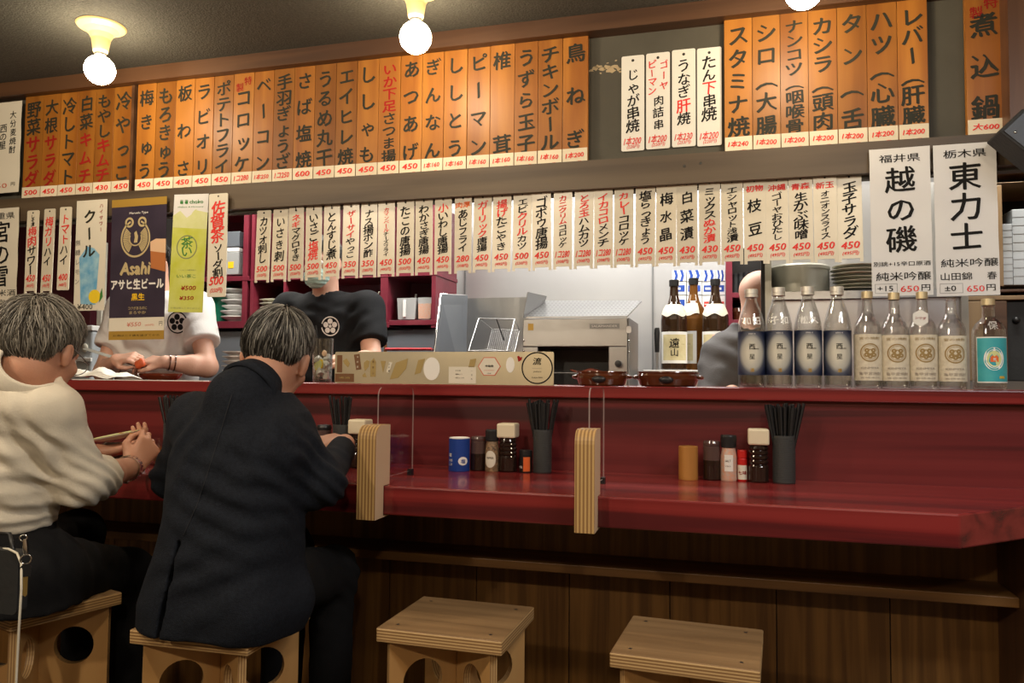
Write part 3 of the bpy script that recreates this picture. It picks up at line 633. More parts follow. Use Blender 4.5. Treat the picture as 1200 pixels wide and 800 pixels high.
o = m.build('beer_poster', ['navy', 'gold', 'creampaper', 'white', 'goldline', 'yellowp', 'goldline', 'beerp', 'beerfoam', 'pink', 'ink'], None, ((a.x + b.x) / 2, 2.386, a.z), (0, math.radians(-.6), 0))
tag(o, 'dark violet beer poster with gold emblem and gold bands, tallest of the drink posters', 'poster', 'drink posters hung at the left')

# blue drink poster with lemon
a = at(85.5, 364, 2.39); b = at(126, 233, 2.39); W, Hh = b.x - a.x, b.z - a.z; m = MB(); poster_base(m, W, Hh, 0)
m.poly([(-.27 * W, .06 * Hh), (.22 * W, .05 * Hh), (.30 * W, .50 * Hh), (.12 * W, .56 * Hh), (-.10 * W, .58 * Hh), (-.36 * W, .48 * Hh)], -.0005, 2)
m.vtext('クール', -.05 * W, .93 * Hh, .46 * Hh, .40 * W, 1, -.0008, .03, .03, 1.1); m.vtext('ハイサワー', .32 * W, .97 * Hh, .70 * Hh, .13 * W, 3, -.0008, .02, .02)
m.vtext('無糖レモン', -.41 * W, .66 * Hh, .22 * Hh, .17 * W, 4, -.0009, .0, .02)
m.disc(.18 * W, .125 * Hh, .19 * W, -.0009, 5, 20, .062 * Hh); m.poly([(.34 * W, .07 * Hh), (.45 * W, .12 * Hh), (.42 * W, .20 * Hh), (.36 * W, .15 * Hh)], -.001, 6)
m.htext('¥400', -.12 * W, .035 * Hh, .05 * Hh, 1, -.001, .50 * W, .01)
o = m.build('cocktail_poster', ['creampaper', 'paint', 'icep', 'redpaint', 'steeldull', 'lemonp', 'leafp'], None, ((a.x + b.x) / 2, 2.392, a.z), (0, math.radians(-.3), 0))
tag(o, 'pale drink poster with a tall ice blue glass and a yellow lemon', 'poster', 'drink posters hung at the left')

# lime green poster
a = at(196, 366, 2.39); b = at(240.5, 226, 2.39); W, Hh = b.x - a.x, b.z - a.z; m = MB(); poster_base(m, W, Hh, 0)
gridrect(m, -W / 2, W / 2, .0, .74 * Hh, -.0005, 1, 8); m.poly([(-W / 2, .72 * Hh), (W / 2, .70 * Hh), (W / 2, .84 * Hh), (.2 * W, .86 * Hh), (-.1 * W, .80 * Hh), (-.3 * W, .86 * Hh), (-W / 2, .82 * Hh)], -.0006, 4)
m.htext('ii', -.20 * W, .935 * Hh, .034 * Hh, 3, -.0008, .24 * W, .03); m.htext('choko', .16 * W, .935 * Hh, .034 * Hh, 3, -.0008, .40 * W, .03); m.htext('Mellow & Harmony', 0, .890 * Hh, .016 * Hh, 3, -.0008, .74 * W)
m.ring(-.05 * W, .55 * Hh, .27 * W, .30 * W, -.0008, 2, 36); m.vtext('茶い', -.05 * W, .625 * Hh, .475 * Hh, .30 * W, 3, -.0008, .02, .08, 1.2)
m.ring(.24 * W, .80 * Hh, .17 * W, .22 * W, -.0008, 5, 24, PI * .6, PI * 1.9)
m.htext('いい茶こ', -.02 * W, .305 * Hh, .032 * Hh, 3, -.0008, .56 * W, .015); m.htext('いいちこの緑茶割り', 0, .355 * Hh, .012 * Hh, 2, -.0008, .5 * W)
m.htext('¥500', .06 * W, .205 * Hh, .040 * Hh, 6, -.0008, .44 * W, .03, None, .02, .2); m.htext('¥350', .02 * W, .120 * Hh, .034 * Hh, 6, -.0008, .42 * W, .03, None, .02, .2)
m.htext('お酒は楽しくほどほどに', 0, .035 * Hh, .014 * Hh, 2, -.0008, .86 * W)
o = m.build('tea_shochu_poster', ['paper', 'limep', 'greygreen', 'leafp', 'palelime', 'palelime', 'redpaint'], None, ((a.x + b.x) / 2, 2.394, a.z), (0, math.radians(1.6), 0))
tag(o, 'lime green drink poster in a glossy sleeve beside the dark beer poster', 'poster', 'drink posters hung at the left')

# black box speaker at the pillar
c = at(1205, 168, 2.28)
sp = thing('wall_speaker', 'dark grey box speaker tilted on the pillar at the top right edge', 'speaker', c, 0)
g = MB().box(-.075, .075, -.045, .06, -.040, .040, 0); g.build('speaker_body', 'blackm', sp, (0, 0, 0), (0, math.radians(45), 0), .004)
g = MB().box(-.067, .067, -.0475, -.0445, -.034, .034, 0); g.build('grille', 'black', sp, (0, 0, 0), (0, math.radians(45), 0), .001)
MB().sph((0, 0, 0), .004, 0, 10, 6).build('screw', 'chrome', sp, (-.045, -.047, .018))
# ------------------------------------------------------------------ placing helpers
CAMP = Vector((0, 0, H))
def zc(p): return (Vector(p) - CAMP).dot(FWD)
def spot(px, yb, yt, wpx, Z=None, Y=None):
    """base point, height and radius of a round upright thing seen at column px between rows yb and yt"""
    if Y is None: p = at(px, yb, None, Z); Y = p.y
    k = zc(at(px, yb, Y)) / F_PX; r = wpx * 0.5 * k
    c = at(px, yb, Y + r); base = Vector((c.x, c.y, Z))
    return base, at(px, yt, Y + r).z - Z, r
def wrap(r): return lambda x, y, z: ((r - y) * math.sin(x / r), -(r - y) * math.cos(x / r), z)
def band(m, r, z0, z1, a, mi, n=14):
    """a label round the front of a cylinder, half angle a"""
    V = []; 
    for k in range(n + 1):
        q = -a + 2 * a * k / n
        for z in (z0, z1): V.append((r * math.sin(q), -r * math.cos(q), z))
    return m.add(V, [(2 * k, 2 * k + 2, 2 * k + 3, 2 * k + 1) for k in range(n)], mi, None, True)

def oval(m, r, q0, aq, zc_, bz, mi, off=0.0006, n=18):
    """an oval patch lying on a cylinder, centred at angle q0"""
    V = []
    for k in range(n + 1):
        u = -1 + 2 * k / n; q = q0 + aq * u; hz = bz * math.sqrt(max(0, 1 - u * u))
        for g in (-1, 1): V.append(((r + off) * math.sin(q), -(r + off) * math.cos(q), zc_ + g * hz))
    return m.add(V, [(2 * k, 2 * k + 2, 2 * k + 3, 2 * k + 1) for k in range(n)], mi, None, True)

# ------------------------------------------------------------------ counter dividers
def divider(pxl, pxr, yt, yb, pya, label):
    a = at(pxl, yb, 1.70); b = at(pxr, yt, 1.70); wd = b.x - a.x; z0 = a.z; z1 = b.z
    t = thing('counter_divider', label, 'divider', ((a.x + b.x) / 2, 1.70, CT), 0, 'dividers clamped to the counter edge')
    z0 -= CT; z1 -= CT; u = CB - CT
    R = 0.032; yk = 0.082                              # side outline: a clamp that grips the counter edge, rounded at the front top
    P = [(0, z0), (yk, z0), (yk, u - 0.002), (0.047, u - 0.002), (0.047, 0.001), (yk, 0.001), (yk, z1)] + [(R - R * math.sin(q), z1 - R + R * math.cos(q)) for q in [k * PI / 12 for k in range(7)]]
    m = MB(); n = len(P)
    V = [(-wd / 2, y, z) for y, z in P] + [(wd / 2, y, z) for y, z in P]
    m.add(V, [tuple(range(n))], 1); m.add(V, [tuple(reversed(range(n, 2 * n)))], 1)
    m.add(V, [(i, i + n, (i + 1) % n + n, (i + 1) % n) for i in range(n)], 0)
    m.build('clamp_post', ['plyx', 'pale'], t)
    za = at((pxl + pxr) / 2, pya, 1.77).z - CT
    y0, y1 = 0.060, 0.285; r = 0.022
    Q = [(y0, 0.012), (y1, 0.012)] + [(y1 - r + r * math.cos(q), za - r + r * math.sin(q)) for q in [k * PI / 12 for k in range(7)]] + [(y0 + r + r * math.cos(q), za - r + r * math.sin(q)) for q in [PI / 2 + k * PI / 12 for k in range(7)]]
    m = MB(); n = len(Q); e = 0.0015
    V = [(-e, y, z) for y, z in Q] + [(e, y, z) for y, z in Q]
    m.add(V, [tuple(reversed(range(n)))], 0); m.add(V, [tuple(range(n, 2 * n))], 0)
    m.add(V, [(i, (i + 1) % n, (i + 1) % n + n, i + n) for i in range(n)], 1)
    m.build('acrylic_panel', ['acrylic', 'acryledge'], t)
    MB().box(-0.006, 0.006, y1 - 0.022, y1 - 0.004, 0, 0.016).build('rubber_foot', 'black', t)
divider(417.5, 441, 499, 608.5, 453.5, 'plywood clamp divider with acrylic panel beside the man in the dark suit')
divider(673, 697, 504, 624, 454.5, 'plywood clamp divider with acrylic panel standing alone at mid counter')

# ------------------------------------------------------------------ stools
def make_stool(loc, rot, label):
    t = thing('wooden_stool', label, 'stool', (loc[0], loc[1], 0), rot, 'plywood stools along the counter')
    hs, w, d = 0.482, 0.284, 0.256
    m = MB().box(-w / 2, w / 2, -d / 2, d / 2, hs - 0.030, hs, mis=(0, 1, 0, 0, 0, 0))
    for sx in (-1, 1):
        for sy in (-1, 1): 
            M = Matrix.Translation((sx * (w / 2 - 0.035), sy * (d / 2 - 0.035), hs + 0.0003)) @ Matrix.Rotation(-PI / 2, 4, 'X')
            m.add([(0.004 * math.cos(q), 0, -0.004 * math.sin(q)) for q in [k * PI / 5 for k in range(10)]], [tuple(range(10))], 2, M)
    m.build('seat', ['plyedge', 'plytop', 'steel'], t, bevel=0.003)
    L = math.hypot(w - 0.03, d - 0.02) / 2; ang = math.atan2(d - 0.02, w - 0.03)
    for k, a in enumerate((ang, PI - ang, PI + ang, -ang)):
        ln = L - 0.010; hz = 0.27
        V, F = holed_plate([(0.0085, 0.0), (ln, 0.0), (ln, hs - 0.030), (0.0085, hs - 0.030)], [[(ln * 0.53 + 0.045 * math.cos(2 * PI * i / 28), hz + 0.090 + 0.045 * math.sin(2 * PI * i / 28)) for i in range(28)], [(ln * 0.53 + 0.045 * math.cos(2 * PI * i / 28), 0.12 + 0.045 * math.sin(2 * PI * i / 28)) for i in range(28)]], 0.017)
        m = MB().add(V, F, 0)
        for i, f in enumerate(m.f):                   # the sawn edges show the layers
            a_, b_, c_ = [Vector(m.v[j]) for j in f[:3]]
            if abs((b_ - a_).cross(c_ - a_).normalized().y) < 0.5: m.mi[i] = 1
        o = m.build('crossed_panel', ['ply', 'plyy'], t, (0, 0, 0), (0, 0, a))
    return t
MT['plyy'] = ply_edge('plywood_layers_panel', (0.56, 0.36, 0.16), (0.30, 0.16, 0.06), 'y', 0.0055)
make_stool((-1.614, 1.535), math.radians(-17), 'plywood stool under the man in the white shirt, cut by the left edge')
make_stool((-1.075, 1.517), math.radians(1), 'plywood stool under the man in the dark suit')
make_stool((-0.576, 1.673), math.radians(-1.5), 'empty plywood stool nearest the man in the dark suit')
make_stool((-0.066, 1.663), math.radians(-4), 'empty plywood stool standing alone at the right')

# ------------------------------------------------------------------ condiments on the counter
def chop_holder(base, h, r, ht, label, n=40, lean=0.0):
    t = thing('chopstick_holder', label, 'chopstick holder', base, 0, 'chopstick holders on the counter')
    P = [(r * 0.93, 0), (r, 0.004)]
    for k in range(24): z = 0.004 + (h - 0.008) * (k + 1) / 25; P += [(r, z - 0.0006), (r * 0.975, z), (r, z + 0.0006)]
    P += [(r, h), (r * 0.86, h), (r * 0.84, h * 0.2), (0, h * 0.2)]
    MB().lathe([(0, 0)] + P, 28).build('cup', 'greycyl', t)
    for k in range(n):
        q = rnd.uniform(0, 2 * PI); rr = r * 0.62 * math.sqrt(rnd.random()); sp = 1.1 + rnd.uniform(0, 0.9); L = ht * rnd.uniform(0.93, 1.0)
        top = (rr * math.cos(q) * sp * 1.75 + lean + rnd.uniform(-.006, .006), rr * math.sin(q) * 1.1, L)
        s = MB().tube([(rr * math.cos(q) * 0.8, rr * math.sin(q) * 0.8, h * 0.25), top], [0.0028, 0.0044], 0, 5)
        s.build('chopstick', 'black', t)
    return t
def soy_bottle(base, h, r, label):
    t = thing('soy_sauce_bottle', label, 'sauce bottle', base, 0, 'cream capped soy sauce bottles')
    hb = h * 0.70; P = [(0, 0), (r * .92, 0), (r, 0.004), (r, hb * .42)]
    for k in range(4): z = hb * (.48 + .125 * k); P += [(r * .97, z - .004), (r * .86, z), (r * .97, z + .004)]
    P += [(r * .88, hb * .97), (r * .80, hb), (0, hb)]
    m = MB().lathe(P, 28); m.build('bottle_body', 'soy', t)
    MB().box(-r * 1.02, r * 1.02, -r * 1.02, r * 1.02, hb, h).build('cap', 'creamcap', t, bevel=0.005)
    return t
def mill(base, h, r, label, lab, fill, capf=.28):
    t = thing('spice_mill', label, 'spice mill', base, 0, 'spice mills on the counter'); hc = h * (1 - capf)
    MB().lathe([(0, 0), (r * .95, 0), (r, .003), (r, hc * .72), (r * .80, hc), (0, hc)], 24).build('glass_body', fill, t)
    MB().lathe([(r * .80, hc), (r * .98, hc + .002), (r * 1.0, h - .004), (r * .9, h), (0, h)], 24).build('grinder_cap', 'black', t)
    m = MB(); 
    if lab == 'oval':
        oval(m, r, 0.0, 0.85, hc * .42, hc * .28, 0, .0005)
        m.htext('PEPPER', 0, hc * .46, .006, 1, -.0009, r * 1.0, 0, wrap(r))
        m.build('label', ['creampaper', 'ink'], t)
    else:
        band(m, r + .0005, hc * .30, hc * .80, .55, 0, 8); m.htext('SALT', -r * .1, hc * .62, .006, 1, -.0010, r * .7, 0, wrap(r)); m.htext('ソルト', -r * .1, hc * .46, .005, 1, -.0010, r * .7, 0, wrap(r))
        m.build('label', ['whitecard', 'ink'], t)
    return t
MT['pinksalt'] = mat('pink_salt_crystals', (0.62, 0.30, 0.19), 0.35, mottle=(130, (0.50, 0.40, 0.34)))
MT['corns'] = mat('mixed_peppercorns', (0.34, 0.22, 0.12), 0.3, mottle=(150, (0.08, 0.05, 0.03)))
MT['bluecan'] = mat('blue_printed_tin', (0.012, 0.050, 0.27), 0.35)
MT['redcap'] = mat('red_plastic', (0.50, 0.015, 0.012), 0.35)
MT['orangelabel'] = mat('orange_label', (0.75, 0.14, 0.03), 0.45)
# first group, left of the middle divider
b, h, r = spot(538, 553, 512.5, 25, CT)
t = thing('salt_tin', 'blue round tin with white lettering, leftmost of the middle condiments', 'tin', b)
m = MB().lathe([(0, 0), (r * .97, 0), (r, .002), (r, h - .002), (r * .96, h - .002)], 28, 0).lathe([(r * .97, h - .003), (r * .99, h), (r * .9, h + .001), (r * .88, h - .002), (0, h - .002)], 28, 1)
m.htext('塩', -r * .62, h * .50, .010, 1, -.0006, None, .02, wrap(r)); m.htext('やき', -r * .55, h * .34, .008, 1, -.0006, .012, .02, wrap(r)); m.htext('しお', -r * .55, h * .22, .008, 1, -.0006, .012, .02, wrap(r))
oval(m, r, .70, .48, h * .32, .012, 1); m.htext('塩', r * .70, h * .32, .012, 0, -.0010, None, .02, wrap(r)); m.build('tin_body', ['bluecan', 'white'], t)
def dark_jar(px, yb, yt, wpx, label, lidm='black'):
    b, h, r = spot(px, yb, yt, wpx, CT); t = thing('sauce_jar', label, 'sauce jar', b)
    MB().lathe([(0, 0), (r * .93, 0), (r, .003), (r, h * .48), (r * .99, h * .50)], 24, 0).lathe([(r * .99, h * .50), (r * .97, h * .84), (r * .86, h * .88), (0, h * .88)], 24, 1).build('jar_body', ['soy', 'smoke'], t)
    MB().lathe([(r * .97, h * .87), (r * .99, h * .93), (r * .90, h * .985), (r * .3, h), (0, h)], 24).build('lid', lidm, t)
dark_jar(560.5, 552, 510.5, 19.5, 'smoky glass sauce jar half full of dark sauce, beside the blue tin', 'smoke')
b, h, r = spot(576.5, 553, 503, 16.5, CT); mill(b, h, r, 'slim pepper mill with oval cream label, left of the soy bottle', 'oval', 'corns')
b, h, r = spot(595, 553.5, 495.5, 22, CT); soy_bottle(b, h, r, 'ridged soy sauce bottle with cream cap in the middle condiment group')
b, h, r = spot(616, 554, 527, 15, CT); t = thing('chilli_jar', 'small dark chilli jar with orange label beside the middle chopsticks', 'spice jar', b)
MB().lathe([(0, 0), (r * .95, 0), (r, .002), (r, h * .74), (0, h * .74)], 20).build('jar_body', 'black', t)
MB().lathe([(r * .98, h * .74), (r * 1.03, h * .76), (r * 1.03, h * .98), (r * .95, h), (0, h)], 20).build('lid', 'black', t)
m = MB(); V = []
for k in range(9):
    q = -.15 + 1.1 * k / 8
    for z in (h * .06, h * .70): V.append(((r + .0005) * math.sin(q), -(r + .0005) * math.cos(q), z))
m.add(V, [(2 * k, 2 * k + 2, 2 * k + 3, 2 * k + 1) for k in range(8)], 0); m.htext('一味', -r * .75, h * .25, .008, 1, -.0008, None, .02, wrap(r)); m.build('label', ['orangelabel', 'white'], t)
b, h, r = spot(635.5, 555, 503, 22, CT); chop_holder(b, h, r, at(635, 467, b.y).z - CT, 'dark ribbed chopstick holder in the middle condiment group')
# second group, right of the middle divider
b, h, r = spot(806.5, 563, 522.5, 22.5, CT); t = thing('toothpick_cup', 'plain bamboo toothpick cup, leftmost of the right condiments', 'cup', b)
MB().lathe([(0, 0), (r * .97, 0), (r, .002), (r, h - .001), (r * .97, h), (r * .84, h), (r * .82, .02), (0, .02)], 28).build('bamboo_cup', 'bamboo', t)
dark_jar(834, 563, 515.5, 20.5, 'domed smoky sauce jar half full of dark sauce beside the bamboo cup', 'smoke')
b, h, r = spot(854, 564, 509.5, 18.5, CT); mill(b, h, r, 'salt mill with black cap over pink salt crystals', 'square', 'pinksalt')
b, h, r = spot(870, 564, 527, 12, CT); t = thing('chilli_shaker', 'tiny glass shaker with bright red cap in the right condiment group', 'spice jar', b)
MB().lathe([(0, 0), (r * .95, 0), (r, .002), (r, h * .70), (r * .8, h * .76), (0, h * .76)], 18).build('shaker_body', 'redcap', t)
MB().lathe([(r * .9, h * .74), (r * .98, h * .76), (r * .98, h * .97), (r * .9, h), (0, h)], 18).build('cap', 'redcap', t)
m = MB(); band(m, r + .0005, h * .06, h * .52, 1.0, 0, 8); m.htext('七味', 0, h * .28, .010, 1, -.0009, None, .02, wrap(r)); m.build('label', ['creampaper', 'redpaint'], t)
b, h, r = spot(889, 566, 502, 23.5, CT); soy_bottle(b, h, r, 'ridged soy sauce bottle with cream cap in the right condiment group')
b, h, r = spot(919, 567.5, 510, 26, CT); chop_holder(b, h, r, at(919, 472, b.y).z - CT, 'dark ribbed chopstick holder in the right condiment group', 46)
# third group, by the man in the suit
b, h, r = spot(401, 548, 497, 24, CT); chop_holder(b, h, r, at(396, 463, b.y).z - CT, 'dark chopstick holder beside the hand of the man in the suit', 12, -0.012)
b, h, r = spot(421.5, 549, 491, 22, CT); soy_bottle(b, h, r, 'soy sauce bottle with cream cap behind the left plywood divider')
dark_jar(379, 546, 497, 18, 'dark sauce jar mostly hidden by the sleeve of the suit')
b, h, r = spot(203, 543, 496, 24, CT); chop_holder(b, h, r, at(200, 462, b.y).z - CT, 'dark chopstick holder half hidden by the left shoulder of the suit', 14, -0.02)

# ------------------------------------------------------------------ clear bottles on the ledge
def moon_label():
    m, t, b = new_mat('navy_label_with_moon'); N, L = t.nodes, t.links
    tc = N.new('ShaderNodeTexCoord'); mp = N.new('ShaderNodeMapping'); mp.inputs['Location'].default_value = (0, 0, -0.078 / 0.070); mp.inputs['Scale'].default_value = (1 / 0.043, 0, 1 / 0.070)
    L.new(tc.outputs['Object'], mp.inputs[0]); ln = N.new('ShaderNodeVectorMath'); ln.operation = 'LENGTH'; L.new(mp.outputs[0], ln.inputs[0])
    rp = N.new('ShaderNodeValToRGB'); e = rp.color_ramp.elements; e[0].position = 0.30; e[0].color = (0.62, 0.60, 0.50, 1); e[1].position = 1.0; e[1].color = (0.010, 0.016, 0.045, 1)
    q = e.new(0.62); q.color = (0.42, 0.42, 0.38, 1); q = e.new(0.80); q.color = (0.075, 0.085, 0.12, 1)
    L.new(ln.outputs['Value'], rp.inputs[0]); L.new(rp.outputs[0], b.inputs['Base Color']); b.inputs['Roughness'].default_value = 0.35
    return m
MT['moon'] = moon_label()
MT['creamlab'] = mat('cream_ornate_label', (0.70, 0.64, 0.50), 0.55, mottle=(90, (0.58, 0.52, 0.40)))
MT['brownprint'] = mat('brown_line_print', (0.30, 0.20, 0.07), 0.5)
MT['greyprint'] = mat('grey_brown_print', (0.34, 0.29, 0.24), 0.5)
MT['teallab'] = mat('teal_label', (0.035, 0.33, 0.38), 0.45, mottle=(30, (0.06, 0.40, 0.42)))
MT['marker'] = mat('white_marker', (0.85, 0.85, 0.82), 0.6)
def bottle_glass(t, prof, r_in=.93):
    """hollow bottle: outer wall then inner wall"""
    m = MB().lathe(prof, 32, 0)
    inn = [(max(0, p[0] * r_in - .0004), p[1] + (.006 if p[1] < .01 else 0)) for p in prof if p[0] > 0]
    m.lathe(list(reversed([(0, .009)] + inn)), 32, 0)
    return m.build('glass_body', 'shell', t)
def big_bottle(px, mark, label, yt=337):
    b, h, r = spot(px, 455, yt, 31, LT, 2.235); t = thing('liquor_bottle', label, 'bottle', b, 0, 'navy labelled clear bottles on the ledge')
    prof = [(0, 0), (r * .90, 0), (r, .006), (r, h * .585), (r * .97, h * .64), (r * .80, h * .74), (r * .55, h * .835), (r * .42, h * .89), (r * .40, h * .91), (r * .46, h * .915), (r * .46, h * .935), (r * .38, h * .94), (r * .38, h * .955)]
    bottle_glass(t, prof)
    P = [(r * .40, h * .915), (r * .50, h * .918), (r * .50, h * .938), (r * .47, h * .94), (r * .47, h * .95), (r * .50, h * .953), (r * .50, h * .997), (r * .47, h), (0, h)]
    MB().lathe(P, 24).build('screw_cap', 'screwcap', t)
    z0, z1 = h * .125, h * .565; m = MB(); zc_ = (z0 + z1) / 2
    band(m, r + .0006, z0, z1, 1.62, 0, 24)
    # the moon is centred by shifting the label's own object frame
    for p in range(len(m.v)): m.v[p] = (m.v[p][0], m.v[p][1], m.v[p][2] - zc_ + 0.078)
    dz = -zc_ + 0.078
    m.htext('西', 0, zc_ + .018 + dz, .015, 1, -.0013, None, .01, wrap(r)); m.htext('星', 0, zc_ - .010 + dz, .014, 1, -.0013, None, 0, wrap(r)); m.htext('本格焼酎', r * .26, zc_ + .012 + dz, .0040, 1, -.0013, None, 0, wrap(r))
    m.htext('酒', 0, z0 + .014 + dz, .010, 2, -.0013, None, .02, wrap(r)); m.htext('麦焼酎西ノ星', 0, z1 - .007 + dz, .0035, 3, -.0013, .018, 0, wrap(r))
    o = m.build('label', ['moon', 'ink', 'gold', 'white'], t, (0, 0, -dz))
    MB().lathe([(0, .010), (r * .88, .010), (r * .90, .012), (r * .90, h * .12 if mark else h * .70 * .75), (0, h * .12 if mark else h * .70 * .75)], 24).build('liquor', 'liquor', t)
    if mark:
        zt = h * .665; m = MB()
        for i, c in enumerate(mark):
            m.htext(c, (i - (len(mark) - 1) / 2) * r * .75, zt, .022, 0, -.0016, None, .012, lambda x, y, z: (lambda R: (R * math.sin(x / R), -R * math.cos(x / R), z))(r * (.97 - (z - h * .64) / h * 1.75) + .002 if z > h * .64 else r + .002), rnd.uniform(-.2, .2))
        m.build('marker_writing', 'marker', t)
    return t
big_bottle(881, '和田', 'clear bottle with navy moon label, nearest the man in grey, white writing', 339)
big_bottle(913, '子和', 'clear navy moon label bottle, second from the man in grey', 337)
big_bottle(947.5, '松久', 'clear navy moon label bottle with white 松 (matsu) written, third from the man in grey', 336)
big_bottle(982, '', 'clear navy moon label bottle nearly full and unmarked, beside the cream labels', 336)
def small_bottle(px, yt, label, cap=True, wpx=31, teal=False):
    b, h, r = spot(px, 456, yt, wpx, LT, 2.235); t = thing('liquor_bottle', label, 'bottle', b, 0, None if teal else 'cream labelled clear bottles on the ledge')
    prof = [(0, 0), (r * .92, 0), (r, .005), (r, h * .575), (r * .96, h * .635), (r * .80, h * .69), (r * .56, h * .735), (r * .43, h * .78), (r * .39, h * .84), (r * .36, h * .92), (r * .40, h * .925), (r * .40, h * .94), (r * .34, h * .945), (r * .34, h * .96)]
    if teal: prof = [(0, 0), (r * .92, 0), (r, .005), (r, h * .60), (r * .97, h * .66), (r * .80, h * .72), (r * .50, h * .77), (r * .38, h * .80), (r * .36, h * .90), (r * .40, h * .905), (r * .40, h * .925), (r * .34, h * .93), (r * .34, h * .95)]
    bottle_glass(t, prof)
    if cap: MB().lathe([(r * .36, h * .925), (r * .41, h * .928), (r * .41, h * .995), (r * .38, h), (0, h)], 24).build('screw_cap', 'goldcap', t)
    m = MB(); R = r + .0006; W_ = wrap(r)
    if not teal:
        z0, z1 = h * .085, h * .555; q = (z1 - z0); band(m, R, z0, z1, 1.5, 0, 20); zc_ = z0 + q * .60
        def rg(r0, r1, zz, mi):
            n = 28; V = []
            for k in range(n + 1):
                a = 2 * PI * k / n
                for rr in (r0, r1): V.append(W_(rr * math.cos(a), -.0011, zz + rr * math.sin(a)))
            m.add(V, [(2 * k, 2 * k + 1, 2 * k + 3, 2 * k + 2) for k in range(n)], mi)
        rg(.0215, .0250, zc_, 1); rg(.0180, .0192, zc_, 1)
        for k in range(5): rg(.0045, .0072, zc_ + .008 * math.sin(2 * PI * k / 5 + .3), 1) if k == 0 else None
        for (dx, dz_) in ((-.008, .006), (.008, .006), (-.009, -.006), (.009, -.006), (0, -.010)):
            n = 16; V = []
            for k in range(n + 1):
                a = 2 * PI * k / n
                for rr in (.0016, .0062): V.append(W_(dx + rr * math.cos(a), -.0012, zc_ + dz_ + rr * math.sin(a)))
            m.add(V, [(2 * k, 2 * k + 1, 2 * k + 3, 2 * k + 2) for k in range(n)], 1)
        m.htext('宮の焼酎', 0, z1 - q * .09, .0075, 1, -.0012, r * 1.5, 0, W_); m.htext('KINMIYA', 0, z0 + q * .27, .0055, 2, -.0012, r * 1.3, .01, W_)
        m.htext('亀甲宮焼酎', 0, z0 + q * .15, .0085, 2, -.0012, r * 1.6, 0, W_); m.htext('宮崎本店', 0, z0 + q * .06, .0045, 2, -.0012, r * 1.4, 0, W_)
        m.build('label', ['creamlab', 'brownprint', 'greyprint'], t)
        MB().lathe([(0, .010), (r * .90, .010), (r * .90, h * (.13 if px != 1017 else .60)), (0, h * (.13 if px != 1017 else .60))], 24).build('liquor', 'liquor', t)
    else:
        z0, z1 = h * .08, h * .575; q = z1 - z0; band(m, R, z0, z1, 1.05, 1, 16); band(m, R + .0003, z0 + .003, z1 - .003, 1.0, 0, 16); zc_ = z0 + q * .52
        for (ra, rb, mi, dy) in ((.026, .027, 1, -.0013), (.0215, .026, 1, -.0014), (.018, .0, 2, -.0016)):
            V = [W_(ra * math.cos(a) * .9, dy, zc_ + ra * 1.15 * math.sin(a)) for a in [k * PI / 14 for k in range(28)]]
            m.add(V, [tuple(range(28))], mi)
        V = [W_(x, -.0020, zc_ + z) for x, z in ((-.009, -.008), (.009, -.008), (.009, .004), (.004, .010), (0, .005), (-.004, .010), (-.009, .004))]
        m.add(V, [tuple(range(7))], 3); m.htext('宮', 0, zc_ - .001, .007, 1, -.0024, None, .02, W_)
        m.htext('焼酎', r * .45, z0 + q * .12, .007, 4, -.0014, None, .02, W_)
        m.build('label', ['teallab', 'white', 'palelime', 'orangelabel', 'yellowp'], t)
        k = MB().htext('保', 0, h * .70, .022, 0, -.0016, None, .014, lambda x, y, z: (x, -(r * .90 + .002) + (z - h * .66) * .5, z)); k.build('marker_writing', 'marker', t)
    return t
small_bottle(1017.5, 341.5, 'clear cream label bottle with pale gold cap, nearest the navy labels')
small_bottle(1049, 343, 'clear cream label bottle, second from the navy labels, beside a hexagon tag')
t = small_bottle(1082, 342, 'clear cream label bottle with a white hexagon tag round its neck')
m = MB(); hx = [(-.012 + .021 * math.cos(k * PI / 3 + PI / 6), .188 + .023 * math.sin(k * PI / 3 + PI / 6)) for k in range(6)]
m.prism(hx, -.036, -.0345, 0); m.htext('シマダ', -.012, .188, .008, 1, -.0366, .026, .02, None, -.1); m.build('neck_tag', ['whitecard', 'redpaint'], t)
small_bottle(1116, 344, 'clear cream label bottle without a cap, nearest the teal label bottle', False)
small_bottle(1160, 350, 'clear bottle with teal label and white 保 (tamotsu), at the right end', True, 36, True)

# ------------------------------------------------------------------ steel board with stickers, and the rest along the ledge
MT['goldsteel'] = mat('steel_gold_reflection', (0.66, 0.58, 0.40), 0.36, 0.8, mottle=(5, (0.50, 0.45, 0.33)))  # steel sheet with its warm gold reflection put into the base colour
MT['stkgold'] = mat('faded_gold_sticker', (0.36, 0.26, 0.09), 0.5)
MT['stkbrown'] = mat('brown_sticker', (0.16, 0.07, 0.025), 0.5)
MT['stkgreen'] = mat('olive_sticker', (0.06, 0.08, 0.04), 0.5)
a = at(392, 449, 2.215); b = at(649, 412, 2.215); W, Hh = b.x - a.x, b.z - LT
t = thing('sticker_board', 'low metal board on the ledge covered in small stickers', 'board', ((a.x + b.x) / 2, 2.215, LT))
m = MB().prism(rounded(W, Hh, .006, 4, 0, Hh / 2), 0, .003, 0); m.box(-W / 2, W / 2, .003, .05, 0, .002, 0); m.build('metal_board', ['goldsteel'], t)
def bx_(px): return at(px, 430, 2.215).x - (a.x + b.x) / 2
def bz_(py): return at(520, py, 2.215).z - LT
